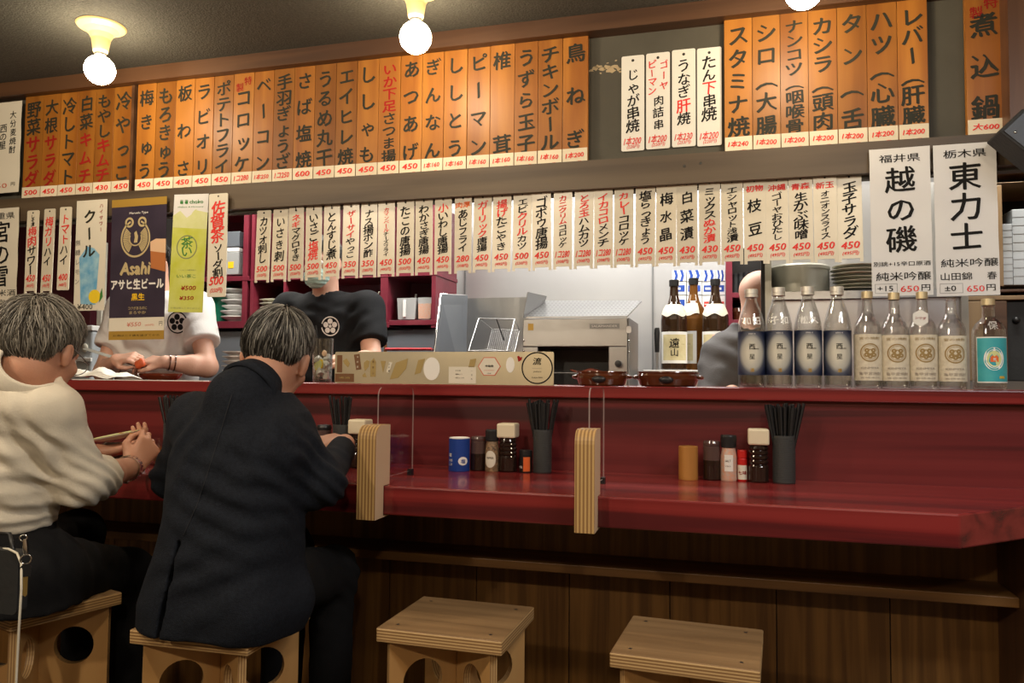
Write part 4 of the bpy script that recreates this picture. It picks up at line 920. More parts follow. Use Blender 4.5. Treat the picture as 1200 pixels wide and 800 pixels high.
def stick(P, mi_mats, text=None, tm='ink', th=.006, tw=None, rot=0):
    m = MB(); Q = [(bx_(x), bz_(y)) for x, y in P]; ar = sum(Q[i][0] * Q[(i + 1) % len(Q)][1] - Q[(i + 1) % len(Q)][0] * Q[i][1] for i in range(len(Q)))
    if ar < 0: Q = Q[::-1]
    m.prism(Q, -.0008, 0, 0)
    if text:
        cx = sum(p[0] for p in Q) / len(Q); cz = sum(p[1] for p in Q) / len(Q)
        if len(text) == 2 and isinstance(text, tuple): m.vtext(text[0], cx, max(p[1] for p in Q) - .002, min(p[1] for p in Q) + .002, text[1], 1, -.0012, .01, .02)
        else: m.htext(text, cx, cz, th, 1, -.0012, tw, .01, None, rot)
    m.build('sticker', [mi_mats, tm], t)
R_ = lambda x0, y0, x1, y1: [(x0, y0), (x1, y0), (x1, y1), (x0, y1)]
stick(R_(395, 416, 401, 437), 'stkbrown'); stick([(402, 423), (406, 420), (410, 426), (408, 431), (404, 427)], 'stkgold'); stick([(414.5, 415.5), (421, 414.5), (423.5, 433), (417.5, 434)], 'stkbrown', ('本格酒', .007), 'creampaper')
stick([(426.5, 425), (430, 422), (433, 423.5), (432, 430), (428, 435.5), (426.5, 431)], 'stkgold'); stick([(425, 440), (428, 437), (430, 442.5), (425.5, 442.5)], 'stkgold')
stick([(434, 424), (438, 419.5), (440.5, 424), (440.5, 442), (434, 442)], 'stkgold', ('酒男山', .007), 'stkbrown'); stick(R_(393, 438.5, 415, 448.5), 'stkbrown', '清酒', 'stkgold', .006, .04)
stick([(446, 423), (452, 423), (449, 437)], 'stkgold'); stick([(456, 424), (459.5, 425), (456, 437.5), (453, 436)], 'creampaper', ('大吟醸', .005), 'ink')
stick([(464, 425), (478, 420), (476, 432), (467, 443), (457, 445)], 'stkgold'); stick([(490, 422), (498, 420), (493, 437), (486, 439)], 'stkgold'); stick([(551, 421), (558, 420), (556, 430), (549, 430)], 'stkgold')
C_ = lambda cx, cy, rx, ry, n=24: [(cx + rx * math.cos(2 * PI * k / n), cy + ry * math.sin(2 * PI * k / n)) for k in range(n)]
stick(C_(506, 432, 9.5, 13.5), 'white'); stick(R_(526, 429.5, 558, 448.8), 'creampaper')
m = MB(); 
for i, s in enumerate(('日本酒', '酒蔵めぐり', '本日のおすすめ')): m.htext(s, bx_(537 + i), bz_(434 + 4.2 * i), .0035, 0, -.0012, .016 + .006 * i)
m.vtext('一合瓶', bx_(553), bz_(432), bz_(446), .005, 0, -.0012, 0); m.build('card_lettering', 'ink', t)
hexa = [(573.5 + 13.5 * math.cos(k * PI / 3), 429 + 12.3 * math.sin(k * PI / 3)) for k in range(6)]; hexb = [(573.5 + 12.4 * math.cos(k * PI / 3), 429 + 11.2 * math.sin(k * PI / 3)) for k in range(6)]
stick(hexa, 'pink'); 
m = MB(); Q = [(bx_(x), bz_(y)) for x, y in hexb][::-1]; m.poly(Q, -.0012, 0); m.htext('神亀鶴', bx_(573.5), bz_(428.5), .007, 1, -.0016, .026, .01); m.htext('SAKE BREWERY', bx_(573.5), bz_(433.5), .0025, 2, -.0016, .034); m.htext('1848', bx_(573.5), bz_(437), .003, 1, -.0016, .012); m.build('sticker_face', ['creampaper', 'ink', 'pink'], t)
stick(C_(598, 427, 5, 9, 16), 'white'); stick([(606, 417.5), (608, 416.5), (609.5, 418.5), (612, 418), (611, 421.5), (607.5, 423.5)], 'redpaint')
m = MB(); cx, cz = bx_(629.5), bz_(430.5); rr = bx_(648) - cx
m.ring(cx, cz, rr * .92, rr, -.0008, 0, 40, 0, 2 * PI, 1.0); m.htext('流', cx, cz + rr * .42, .022, 0, -.0008, .026, .02, None, 0, .15); m.htext('MUSASHINO', cx, cz - rr * .02, .0028, 1, -.0008, .030); m.htext('JAPAN', cx, cz - rr * .24, .0052, 0, -.0008, .024); m.htext('Sapporo'[:0] + 'Tokyo Sake', cx, cz - rr * .60, .0055, 0, -.0008, .034, 0, None, .04, .2)
m.build('round_print', ['ink', 'greyprint'], t)

# tall glass with lemon and ice
b, h, r = spot(377.5, 448, 396.5, 25, LT, 2.25)
t = thing('highball_glass', 'tall clear glass of iced lemon drink beside the sticker board', 'glass', b)
m = MB().lathe([(0, 0), (r * .86, 0), (r * .88, .004), (r, h), (r * .955, h), (r * .83, .012), (0, .010)], 28); m.build('glass_wall', 'shell', t)
MB().lathe([(0, .012), (r * .82, .012), (r * .90, h * .55), (0, h * .55)], 24).build('drink', 'liquor', t)
MT['ice'] = mat('ice', (0.86, 0.88, 0.86), 0.2, trans=0.25, ior=1.31)
for k in range(9):
    q = k * 2.4; rr = r * .48; c = Vector((rr * math.cos(q), rr * math.sin(q), .022 + .0075 * k)); M = Matrix.Translation(c) @ Euler((k, k * 1.7, k * .6)).to_matrix().to_4x4(); s = r * .30
    MB().box(-s, s, -s, s, -s, s, 0, M).build('ice_cube', 'ice', t, bevel=.003)
m = MB(); M = Matrix.Translation((-.002, -r * .58, h * .40)) @ Matrix.Rotation(.5, 4, 'Y')
V = [(0.015 * math.cos(a), -.003, .020 * math.sin(a)) for a in [k * PI / 10 for k in range(20)]] + [(0.015 * math.cos(a), .004, .020 * math.sin(a)) for a in [k * PI / 10 for k in range(20)]]
m.add(V, [tuple(range(20)), tuple(reversed(range(20, 40)))] + [(i, i + 20, (i + 1) % 20 + 20, (i + 1) % 20) for i in range(20)], 0, M)
V2 = [(0.012 * math.cos(a), -.0034, .016 * math.sin(a)) for a in [k * PI / 10 for k in range(20)]]; m.add(V2, [tuple(range(20))], 1, M); m.build('lemon_slice', ['lemonp', 'palelime'], t)
MB().sph((.010, -r * .2, h * .66), .009, 0, 12, 8, (1, .6, 1.2)).build('plum', 'beerfoam', t)
MB().tube([(-.006, 0, .02), (-.022, -.01, h * 1.30)], .0022, 0, 6).build('stirrer', 'black', t)

# brown glazed pots
def pot(px, wpx, label):
    b, h, r = spot(px, 449, 436.5, wpx, LT, 2.215); h = max(h, .036); b.y = 2.20 + r + .012
    b, h2, r = spot(px, 449, 436.5, wpx, LT, 2.215); b = Vector((b.x, 2.215 + r * .82, LT)); h = .043
    t = thing('glazed_pot', label, 'pot', b, 0, 'brown glazed pots on the ledge')
    m = MB().lathe([(0, 0), (r * .84, 0), (r * .90, .004), (r * .98, h * .5), (r * 1.0, h * .72), (r * .97, h * .86), (r * 1.0, h * .94), (r * .99, h), (r * .94, h), (r * .90, h * .8), (r * .7, .010), (0, .008)], 40); m.warp(lambda x, y, z: (x, y * .82, z)); m.build('pot_body', 'potglaze', t)
    for sg in (-1, 1): MB().sph((sg * r * 1.0, 0, h * .62), .012, 0, 12, 8, (1.2, 1.6, .6)).build('lug', 'potglaze', t)
    MB().sph((0, -r * .82 * .97, h * .45), .013, 0, 12, 8, (1.6, .5, .8)).build('lug', 'black', t)
pot(706, 62, 'brown glazed pot on the ledge nearest the sticker board')
pot(783, 74, 'brown glazed pot on the ledge in front of the brown bottles')
# white cloth, brown dish and strip of paper at the left of the ledge
b = at(112, 447, 2.34); m = MB()
nx, ny = 22, 12; V = []
for j in range(ny + 1):
    for i in range(nx + 1):
        x = -.13 + .26 * i / nx; y = -.09 + .18 * j / ny; e = max(0, 1 - (x / .135) ** 2) ** .5 * max(0, 1 - (y / .095) ** 2) ** .5
        V.append((x, y, .004 + e * (.030 + .010 * math.sin(x * 60 + y * 30) + .007 * math.sin(x * 31 - y * 75))))
F = [(j * (nx + 1) + i, j * (nx + 1) + i + 1, (j + 1) * (nx + 1) + i + 1, (j + 1) * (nx + 1) + i) for j in range(ny) for i in range(nx)]
m.add(V, F, 0, None, True); m.add([(x, y, 0.0) for x, y, z in V], [tuple(reversed(f)) for f in F], 0)
tag(m.build('folded_cloth', 'cloth', None, (b.x, 2.345, LT)), 'crumpled white cloth on the ledge beyond the man in white shirt', 'cloth')
b, h, r = spot(172, 447, 431, 62, LT, 2.24)
t = thing('brown_dish', 'oval dark brown dish on the ledge under the hands cutting food', 'dish', (b.x, 2.40, LT))
m = MB().lathe([(0, 0), (r * .7, 0), (r * .95, .018), (r, .026), (r * .96, .027), (r * .7, .010), (0, .007)], 36); m.warp(lambda x, y, z: (x, y * .55, z)); m.build('dish_body', 'potglaze', t)
MT['fish'] = mat('raw_salmon', (0.62, 0.12, 0.04), 0.35); MT['grilled'] = mat('grilled_fish', (0.30, 0.085, 0.055), 0.4)
p0, p1 = at(88, 448, 2.22), at(242, 448, 2.22)
tag(MB().box(p0.x, p1.x, 2.205, 2.235, 0, .003).build('paper_strip', 'china', None, (0, 0, LT), bevel=.001), 'flat white strip lying along the front of the ledge', 'strip')
# ------------------------------------------------------------------ the kitchen beyond the ledge
def bxa(m, pl, pr, pt, pb, Y, d, mi=0, M0=Vector((0, 0, 0)), mis=None):
    """box whose front face at depth Y spans the given columns and rows, going d back"""
    a = at(pl, pb, Y) - M0; b = at(pr, pt, Y) - M0
    return m.box(a.x, b.x, Y - M0.y, Y + d - M0.y, a.z, b.z, mi, None, mis)
# maroon shelving against the back at the left
YS = 3.42
base = at(370, 445, YS); base.z = 0.0
t = thing('kitchen_shelves', 'maroon painted open shelving behind the cooks at the left', 'shelving', base)
B0 = base
def part(name, mats, bs, parent, M0, bevel=0.0):
    m = MB()
    for q in bs: bxa(m, *q[:6], q[6] if len(q) > 6 else 0, M0)
    return m.build(name, mats, parent, bevel=bevel)
for pl, pr, pt, pb in ((205, 212, 238, 384), (282.5, 292, 238, 384), (292, 299, 238, 384), (331, 337, 238, 384), (445, 456, 238, 384), (505, 512, 238, 384)):
    part('upright', 'maroon', [(pl, pr, pt, pb, YS, .30)], t, B0, .001)
for pl, pr, pt, pb in ((205, 292, 245, 250), (205, 292, 323, 331), (205, 292, 376, 385), (292, 456, 323, 329), (292, 456, 377, 385), (456, 512, 318, 324), (456, 512, 374.5, 381)):
    part('shelf_board', 'maroon', [(pl, pr, pt, pb, YS - .002, .30)], t, B0, .001)
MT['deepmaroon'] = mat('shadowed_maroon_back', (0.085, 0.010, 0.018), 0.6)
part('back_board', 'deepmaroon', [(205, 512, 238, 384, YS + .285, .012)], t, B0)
part('catch', 'brass', [(444, 450, 370, 377, YS - .010, .008)], t, B0, .001)
# blue grey steel front beneath the shelving
a = at(200, 440, YS); b = at(512, 386, YS)
m = MB().box(a.x, b.x, YS + .02, YS + .30, 0, b.z, 0)
tag(m.build('steel_cabinet', 'bluesteel', None, (0, 0, 0), bevel=.002), 'blue grey steel cabinet front under the maroon shelving', 'cabinet')
def stack(px0, px1, yb, yt, Y, n, mats, label, group, name='plate', dep=.22, jit=.004):
    """a stack of n plates or trays: each is a thing"""
    a = at(px0, yb, Y); b = at(px1, yt, Y); w_ = (b.x - a.x) / 2; h = (b.z - a.z) / n; first = None
    for k in range(n):
        loc = ((a.x + b.x) / 2 + rnd.uniform(-jit, jit), Y + w_ + rnd.uniform(-jit, jit), a.z + k * h); pl = label[0] if k == n - 1 else label[1]
        if first is None:
            o = MB().lathe([(0, 0), (w_ * .55, 0), (w_ * .60, h * .22), (w_, h * .80), (w_, h * .96), (w_ * .93, h * .96), (w_ * .55, h * .42), (0, h * .42)], 28).build(name, mats, None, loc); first = o
        else: o = first.copy(); COL.objects.link(o); o.location = loc
        tag(o, pl, 'plate', group)
stack(250.5, 284, 376, 337, YS + .02, 6, 'china', ('white plate topping the stack in the maroon shelf', 'white plate within the stack in the maroon shelf'), 'white plates in the maroon shelf', jit=.006)
stack(294, 333, 377, 349, YS + .02, 6, 'olivechina', ('olive plate topping the stack in the maroon shelf', 'olive plate within the stack in the maroon shelf'), 'olive plates in the maroon shelf', jit=.006)
stack(252, 284, 444, 411, 2.86, 6, 'china', ('white plate topping the low stack behind the suit', 'white plate within the low stack behind the suit'), 'white plates low behind the suit')
a = at(243, 376, YS + .03); b = at(258, 333, YS + .03)
MT['greenplastic'] = mat('green_plastic', (0.0, 0.22, 0.12), 0.35)
t = thing('green_container', 'green plastic tub in the maroon shelf beside white plates', 'tub', ((a.x + b.x) / 2 - .02, YS + .12, a.z))
r = (b.x - a.x) / 2 + .02; h = b.z - a.z; MB().lathe([(0, 0), (r * .85, 0), (r, h * .9), (r * .95, h * .92), (0, h * .92)], 24).build('tub_body', 'greenplastic', t); MB().lathe([(r * 1.02, h * .88), (r * 1.04, h * .97), (r * .9, h), (0, h)], 24).build('lid', 'greenplastic', t)
a = at(263, 322, YS + .02); b = at(281, 258, YS + .02)
t = thing('clear_bin', 'clear plastic bin with yellow label in the upper maroon shelf', 'bin', ((a.x + b.x) / 2, YS + .10, a.z)); w_ = (b.x - a.x) / 2; h = b.z - a.z
MT['frost'] = mat('frosted_plastic', (0.55, 0.56, 0.55), 0.3, trans=0.35)
MB().box(-w_, w_, -.08, .08, 0, h * .42).build('bin_body', 'frost', t, bevel=.004); MB().box(-w_, w_, -.08, .08, h * .42 + .001, h * .50).build('lid', 'china', t, bevel=.003); MB().box(-w_ * .5, w_ * .3, -.0815, -.08, h * .12, h * .24).build('label', 'yellowp', t)
MB().box(-w_, w_, -.08, .08, h * .52, h * .80).build('upper_tray', 'bluesteel', t, bevel=.003)
# dark trays and black boxes in the wide cell
for k, (pl, pr, pt, pb, mt_, lb) in enumerate(((433, 444.5, 365, 376, 'black', 'dark tray lowest in the cell right of the cook in black'), (432, 444.5, 357, 364, 'blackm', 'dark tray second up in the cell right of the cook in black'), (428, 444, 349, 356, 'black', 'dark tray third up in the cell right of the cook in black'), (425, 444, 341, 348, 'olivechina', 'olive tray topping the cell right of the cook in black'))):
    a = at(pl, pb, YS + .02); b = at(pr, pt, YS + .02); w_ = b.x - a.x + .10; h = b.z - a.z
    m = MB().prism([(-w_ / 2 + .012, 0), (w_ / 2 - .012, 0), (w_ / 2, h * .9), (w_ / 2 - .003, h), (w_ / 2 - .010, h * .45), (-w_ / 2 + .010, h * .45), (-w_ / 2 + .003, h), (-w_ / 2, h * .9)], 0, .22, 0)
    tag(m.build('serving_tray', mt_, None, (b.x - w_ / 2, YS + .025, a.z)), lb, 'tray', 'trays in the maroon shelf')
# clear containers in the right cell
for (pl, pr, pt, pb, mi, lb) in ((464, 487, 348.5, 374, 'frost', 'clear plastic jug in the right maroon cell holding a spoon'), (488.5, 505, 348, 374, 'pinksalt', 'clear box of pink flakes in the right maroon cell')):
    a = at(pl, pb, YS + .02); b = at(pr, pt, YS + .02); w_ = (b.x - a.x) / 2; h = b.z - a.z
    t = thing('food_box', lb, 'container', ((a.x + b.x) / 2, YS + .09, a.z), 0, 'containers in the right maroon cell')
    MB().prism([(-w_ * .86, 0), (w_ * .86, 0), (w_, h), (-w_, h)], -.06, .06, 0).build('box_body', 'frost', t, bevel=.004)
    if mi == 'pinksalt': MB().prism([(-w_ * .87, .004), (w_ * .87, .004), (w_ * .95, h * .72), (-w_ * .95, h * .72)], -.0612, .055, 0).build('flakes', 'pinksalt', t)
    else: MB().tube([(w_ * .2, 0, h * .3), (w_ * .55, -.01, h * 1.22)], [.004, .006], 0, 8).build('spoon', 'china', t); MB().box(-w_ * .35, -w_ * .05, -.066, -.060, h * .1, h * .9).build('handle', 'china', t, bevel=.002)
# pipe and red rail below
a = at(451, 440, YS - .05); b = at(451, 384, YS - .05)
tag(MB().tube([(0, 0, 0), (0, 0, b.z)], .008, 0, 10).build('copper_pipe', mat('copper', (0.45, 0.20, 0.10), 0.3, 0.8), None, (a.x, YS - .05, 0)), 'thin upright copper pipe below the maroon shelving', 'pipe')
a = at(452, 409, YS - .09); b = at(506, 406, YS - .09)
MT['redpl'] = mat('red_rail_paint', (0.50, 0.03, 0.04), 0.4)
m = MB().tube([(a.x, 0, a.z), (b.x, 0, a.z)], .007, 0, 10)
for q in (a.x + .02, b.x - .02): m.tube([(q, 0, a.z), (q, .10, a.z)], .005, 0, 8)
tag(m.build('red_rail', 'redpl', None, (0, YS - .09, 0)), 'short red rail in front of the steel cabinet', 'rail')

# grey lidded bin beyond the white shirt
a = at(77, 440, 3.15); b = at(110, 381, 3.15); w_ = (b.x - a.x) / 2; h = b.z - a.z
t = thing('grey_bin', 'grey plastic lidded bin beyond the head of the man in white', 'bin', ((a.x + b.x) / 2, 3.25, 0))
MT['greypl'] = mat('pale_grey_plastic', (0.42, 0.45, 0.47), 0.4)
MB().box(-w_ * .94, w_ * .94, -.10, .12, a.z - .3, b.z - .03).build('bin_body', 'greypl', t, bevel=.01); MB().box(-w_, w_, -.11, .13, b.z - .028, b.z).build('lid', 'china', t, bevel=.006)
MB().sph((w_ * .45, -.105, a.z + h * .55), .018, 0, 14, 8, (1, .3, 1.3)).build('sticker', 'creampaper', t); MB().box(-w_ * 1.0, w_ * 1.0, -.112, -.10, a.z + h * .28, a.z + h * .36).build('rim', 'china', t, bevel=.003)
MB().box(-w_, w_, -.1, .12, 0, a.z - .302).build('pedestal', 'greypl', t)
a = at(113, 446, 3.2); b = at(122, 300, 3.2)
tag(MB().box(-.016, .016, -.016, .016, 0, 1.75).build('cream_post', 'creampaper', None, (at(117.5, 400, 3.46).x, 3.46, 0), bevel=.003), 'upright cream post beside the grey bin', 'post')
a = at(-20, 330, 3.55); b = at(110, 252, 3.55)
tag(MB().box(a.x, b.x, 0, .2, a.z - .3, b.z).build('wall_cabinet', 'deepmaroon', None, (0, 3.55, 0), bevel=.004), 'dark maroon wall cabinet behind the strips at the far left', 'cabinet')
a = at(35, 358, 3.53); b = at(46, 342, 3.53)

# counter run behind: steel worktop the machines stand on
WT = H - 0.06
wx0, wx1 = at(512.5, 400, YS).x + .012, at(755, 441, 3.20).x - .006
m = MB().box(wx0, wx1, 2.95, 3.79, WT - .04, WT, 0); m.box(wx0, wx1, 2.98, 3.79, 0, WT - .04, 0)
tag(m.build('steel_worktop', 'steeldull', None, (0, 0, 0), bevel=.003), 'long steel worktop along the back of the kitchen', 'worktop')

# grill guard sheets and wire basket
t = thing('splash_guard', 'bent steel splash guard sheet left of the grill', 'guard', (at(560, 430, 3.2).x, 3.2, WT))
o = Vector((at(560, 430, 3.2).x, 3.2, WT)); p = [at(504, 425, 2.98), at(516.5, 344.5, 2.98), at(547, 346, 3.45), at(545, 425, 3.45)]
p[0].z = p[3].z = WT
m = MB(); q = [tuple(v - o) for v in p]; n_ = [(x + .004, y + .002, z) for x, y, z in q]
m.add(q + n_, [(3, 2, 1, 0), (4, 5, 6, 7), (0, 1, 5, 4), (1, 2, 6, 5), (2, 3, 7, 6)], 0); m.build('side_sheet', 'bluesteel', t)
a = at(545, 425, 3.45); b = at(619, 348, 3.45); MB().box(a.x - o.x, b.x - o.x, .25, .256, 0, b.z - WT).build('back_sheet', 'steel', t)
m = MB().tube([tuple(v - o) for v in (p[0], p[1], p[2])], .004, 0, 6); m.build('folded_edge', 'chrome', t)
t = thing('wire_basket', 'wire frying basket hanging left of the grill', 'basket', (at(578, 412, 3.02).x, 3.02, at(578, 412, 3.02).z)); o = t.location.copy()
m = MB(); fr = [at(549, 411, 3.0) - o, at(594, 411, 3.0) - o, at(603, 374, 3.12) - o, at(561, 373, 3.12) - o]
for i in range(4): m.tube([fr[i], fr[(i + 1) % 4]], .0028, 0, 6)
bk = [v + Vector((.02, .14, .012)) for v in fr]; bk = [fr[0] + Vector((.05, .10, .01)), fr[1] + Vector((.0, .12, .0)), fr[2] + Vector((-.005, .10, -.04)), fr[3] + Vector((.03, .10, -.04))]
for i in range(4): m.tube([bk[i], bk[(i + 1) % 4]], .0022, 0, 6); m.tube([fr[i], bk[i]], .0022, 0, 6)
m.build('frame', 'steel', t); m = MB()
for i in range(1, 14):
    k = i / 14; m.tube([bk[0].lerp(bk[1], k), bk[3].lerp(bk[2], k)], .0008, 0, 4, None, False); m.tube([bk[0].lerp(bk[3], k), bk[1].lerp(bk[2], k)], .0008, 0, 4, None, False)
m.build('wire_mesh', 'steeldull', t); MB().tube([fr[3].lerp(fr[2], .5), fr[3].lerp(fr[2], .55) + Vector((.02, .02, -.09))], .003, 0, 6).build('handle', 'black', t)

# salamander grill
YG = 2.92
a = at(612, 438, YG); b = at(735, 372, YG); gx0, gx1, gz1 = a.x, b.x, b.z; gz0 = WT; gd = .36
t = thing('salamander_grill', 'stainless steel salamander grill with a dark open mouth', 'grill', (gx0, YG, gz0)); o = Vector((gx0, YG, gz0))
W = gx1 - gx0; Hg = gz1 - gz0
def gq(px, py, Y=YG): return at(px, py, Y) - o
mo0, mo1 = gq(630, 446), gq(713, 406)
m = MB()
m.box(0, mo0.x, 0, gd, 0, mo1.z, 0); m.box(mo1.x, W, 0, gd, 0, mo1.z, 0); m.box(0, W, 0, gd, mo1.z, Hg, 0); m.box(mo0.x, mo1.x, .24, gd, 0, mo1.z, 1)
m.box(mo0.x, mo1.x, 0, .24, 0, .012, 1)
m.build('cabinet', ['steel', 'black'], t, bevel=.003)
ps = [gq(617, 371, YG + .01), gq(735, 370, YG + .01), gq(752, 352, YG + .26), gq(635, 352, YG + .26)]
m = MB(); m.add([tuple(v) for v in ps] + [tuple(v - Vector((0, 0, .006))) for v in ps], [(0, 1, 2, 3), (7, 6, 5, 4), (0, 4, 5, 1), (1, 5, 6, 2), (2, 6, 7, 3), (3, 7, 4, 0)], 0)
for i in range(26):
    for j in range(8):
        c = ps[0].lerp(ps[1], (i + .5) / 26).lerp(ps[3].lerp(ps[2], (i + .5) / 26), (j + .5) / 8); u = (ps[1] - ps[0]).normalized() * .0042; v = (ps[3] - ps[0]).normalized() * .0055; nn = Vector((0, -.2, 1)) * .0006
        m.add([tuple(c - u - v + nn), tuple(c + u - v + nn), tuple(c + u + v + nn), tuple(c - u + v + nn)], [(0, 1, 2, 3)], 1)
m.build('vent_top', ['steel', 'steeldull'], t)
m = MB().box(W + .001, W + .006, .01, gd - .02, .0, Hg * 1.0, 0); m.box(W - .004, W, -.003, 0, 0, Hg, 1); m.build('side_panel', ['steeldull', 'steel'], t)
pl = [gq(612, 372, YG), gq(618, 342, YG), gq(640, 347, YG + .22), gq(632, 371, YG + .22)]
m = MB().add([tuple(v) for v in pl] + [tuple(v + Vector((.003, 0, 0))) for v in pl], [(3, 2, 1, 0), (4, 5, 6, 7), (0, 1, 5, 4), (1, 2, 6, 5), (2, 3, 7, 6)], 0); m.build('end_flap', 'steel', t)
c = gq(725, 426); MB().lathe([(.012, -.012), (.014, 0), (.014, .010), (0, .011)][::-1][::-1], 20).build('knob_skirt', 'steeldull', t, (c.x, -.002, c.z), (PI / 2, 0, 0))
MB().lathe([(0, 0), (.013, 0), (.012, .018), (0, .019)], 20).build('knob', 'black', t, (c.x, -.003, c.z), (PI / 2, 0, 0))
c0, c1 = gq(691, 385), gq(726, 379); m = MB().box(c0.x, c1.x, -.003, -.0002, c0.z, c1.z, 0); m.htext('SALAMANDER', (c0.x + c1.x) / 2, (c0.z + c1.z) / 2, .008, 1, -.0036, (c1.x - c0.x) * .86, .01); m.build('name_plate', ['steeldull', 'white'], t, bevel=.0)
c = gq(622, 383); MB().box(c.x - .011, c.x + .011, -.002, -.0002, c.z - .013, c.z + .013).build('gold_badge', 'gold', t)
c = gq(737, 386); MB().prism(rounded(.018, .026, .006, 4, c.x, c.z), -.004, -.001, 0).build('white_badge', 'white', t)
m = MB()
for (px, py) in ((614, 399), (614, 411), (737, 399), (737, 412)):
    c = gq(px, py); m.sph((c.x, -.002, c.z), .004, 0, 8, 6)
m.build('screws', 'chrome', t)
m = MB()
for k in range(9): x = mo0.x + .01 + (mo1.x - mo0.x - .02) * k / 8; m.tube([(x, .01, .085), (x, .22, .085)], .0022, 0, 6)
m.tube([(mo0.x, .012, .085), (mo1.x, .012, .085)], .003, 0, 6); m.build('grid', 'steeldull', t)
fz = at(686, 435, YG + .08)
m = MB().sph((0, 0, 0), .05, 0, 18, 10, (1.3, .5, .16)); m.sph((.055, .01, .004), .03, 0, 12, 8, (.9, .5, .14)); m.warp(lambda x, y, z: (x, y, z + .006 * math.sin(x * 70)))
tag(m.build('fish_fillet', 'grilled', None, (fz.x, YG + .09, fz.z)), 'reddish fish fillet grilling inside the grill mouth', 'fish')
# tongs hanging right of the grill
zb = at(870, 434, 3.20).z
a = at(770, 440, 3.17); b = at(769, 384, 3.17)
t = thing('long_knife_steel', 'black handled sharpening rod standing beside the grill', 'tool', (a.x, 3.17, zb))
MB().tube([(0, 0, 0), (0, 0, b.z - zb - .08)], .006, 0, 8).build('rod', 'steel', t); MB().tube([(0, 0, b.z - zb - .10), (0, 0, b.z - zb - .02), (0, 0, b.z - zb)], [.009, .012, .009], 0, 10).build('handle', 'black', t)

# shelf with the three brown bottles and boxes behind
YB = 3.20
a = at(755, 441, YB); b = at(870, 434, YB); zb = b.z
xr = at(906, 437, 3.40).x
m = MB().box(a.x, xr, YB - .07, 3.66, zb - .03, zb, 0); m.box(a.x, xr, YB - .05, 3.66, 0, zb - .03, 0)
tag(m.build('white_bench', 'china', None, (0, 0, 0), bevel=.003), 'white topped bench carrying the brown sake bottles', 'bench')
MT['sakelab'] = mat('cream_sake_label', (0.66, 0.58, 0.34), 0.5, mottle=(40, (0.58, 0.49, 0.26)))
def sake(px, yt, label, gl='brownglass', ang=0.0, Y=YB):
    b, h, r = spot(px, 434, yt, 31, zb, Y); t = thing('sake_bottle', label, 'bottle', b, ang, 'tall brown sake bottles on the white bench')
    MB().lathe([(0, 0), (r * .93, 0), (r, .006), (r, h * .555), (r * .96, h * .60), (r * .78, h * .675), (r * .46, h * .75), (r * .34, h * .82), (r * .30, h * .94), (r * .36, h * .945), (r * .36, h * .965), (0, h * .965)], 32).build('glass_body', gl, t)
    MB().lathe([(r * .31, h * .925), (r * .37, h * .93), (r * .38, h * .995), (r * .34, h), (0, h)], 20).build('cap', 'black', t)
    z0, z1 = h * .075, h * .42; R = r + .0008; m = MB(); band(m, R, z0, z1, 1.25, 0, 16); band(m, R + .0003, z0 + .012, z1 - .012, .98, 1, 16); W_ = wrap(r)
    m.htext('遠', -.002, z0 + (z1 - z0) * .64, .040, 2, -.0018, None, .015, W_, 0, .1); m.htext('山', -.002, z0 + (z1 - z0) * .34, .032, 2, -.0018, None, .015, W_); m.htext('純米酒', r * .65, z0 + (z1 - z0) * .6, .005, 3, -.0018, None, 0, W_)
    m.build('label', ['white', 'sakelab', 'ink', 'brownprint'], t)
    m = MB(); n = 16; V = []
    for k in range(n + 1):
        q = -1.5 + 3.0 * k / n
        for f, rr, zz in ((0, .965, .598), (1, .87, .642), (2, .74, .690), (3, .60, .722)): V.append(((r * rr + .0016) * math.sin(q), -(r * rr + .0016) * math.cos(q), h * zz + (.006 * math.cos(q * 5) if f == 0 else 0)))
    m.add(V, [(4 * k + j, 4 * k + 4 + j, 4 * k + 5 + j, 4 * k + 1 + j) for k in range(n) for j in range(3)], 0, None, True); m.build('neck_paper', ['creamlab'], t)
sake(790, 328, 'tall brown sake bottle with cream label, leftmost of three', ang=.12)
sake(813, 326, 'amber sake bottle with its label turned aside, middle of three', 'amberglass', -1.0, YB + .10)
sake(838.5, 327, 'tall brown sake bottle partly behind the grey shirt', ang=-.05)
MT['bluebox'] = mat('blue_carton_print', (0.02, 0.07, 0.36), 0.5); MT['redbox'] = mat('red_carton_print', (0.55, 0.04, 0.03), 0.5)
def carton(pl, pr, pt, pb, kind, label):
    Y = 3.48; a = at(pl, pb, Y); b = at(pr, pt, Y); w_ = b.x - a.x - .002; h = b.z - a.z - .001
    m = MB().box(0, w_, 0, .09, 0, h, 0)
    if kind == 0: m.rect(w_ * .08, w_ * .9, h * .25, h * .75, -.0006, 1); m.rect(w_ * .2, w_ * .6, h * .40, h * .58, -.0010, 0)
    elif kind == 1:
        for k in range(2): m.poly([(w_ * (.1 + .45 * k), 0), (w_ * (.3 + .45 * k), 0), (w_ * (.42 + .45 * k), h * .5), (w_ * (.3 + .45 * k), h), (w_ * (.1 + .45 * k), h), (w_ * (.22 + .45 * k), h * .5)], -.0006, 1)
    elif kind == 2: m.rect(w_ * .1, w_ * .9, h * .28, h * .62, -.0006, 2); m.rect(w_ * .15, w_ * .85, h * .42, h * .48, -.001, 0)
    else: m.rect(0, w_, h * .45, h, -.0006, 1); m.rect(0, w_, 0, h * .14, -.0006, 2)
    o = m.build('carton', ['china', 'bluebox', 'redbox'], None, (a.x, Y, a.z)); return tag(o, label, 'carton', 'small cartons stacked behind the sake bottles')
rows = [(379, 365, 3), (364.5, 346, 2), (345.5, 330, 0), (329.5, 316, 1)]
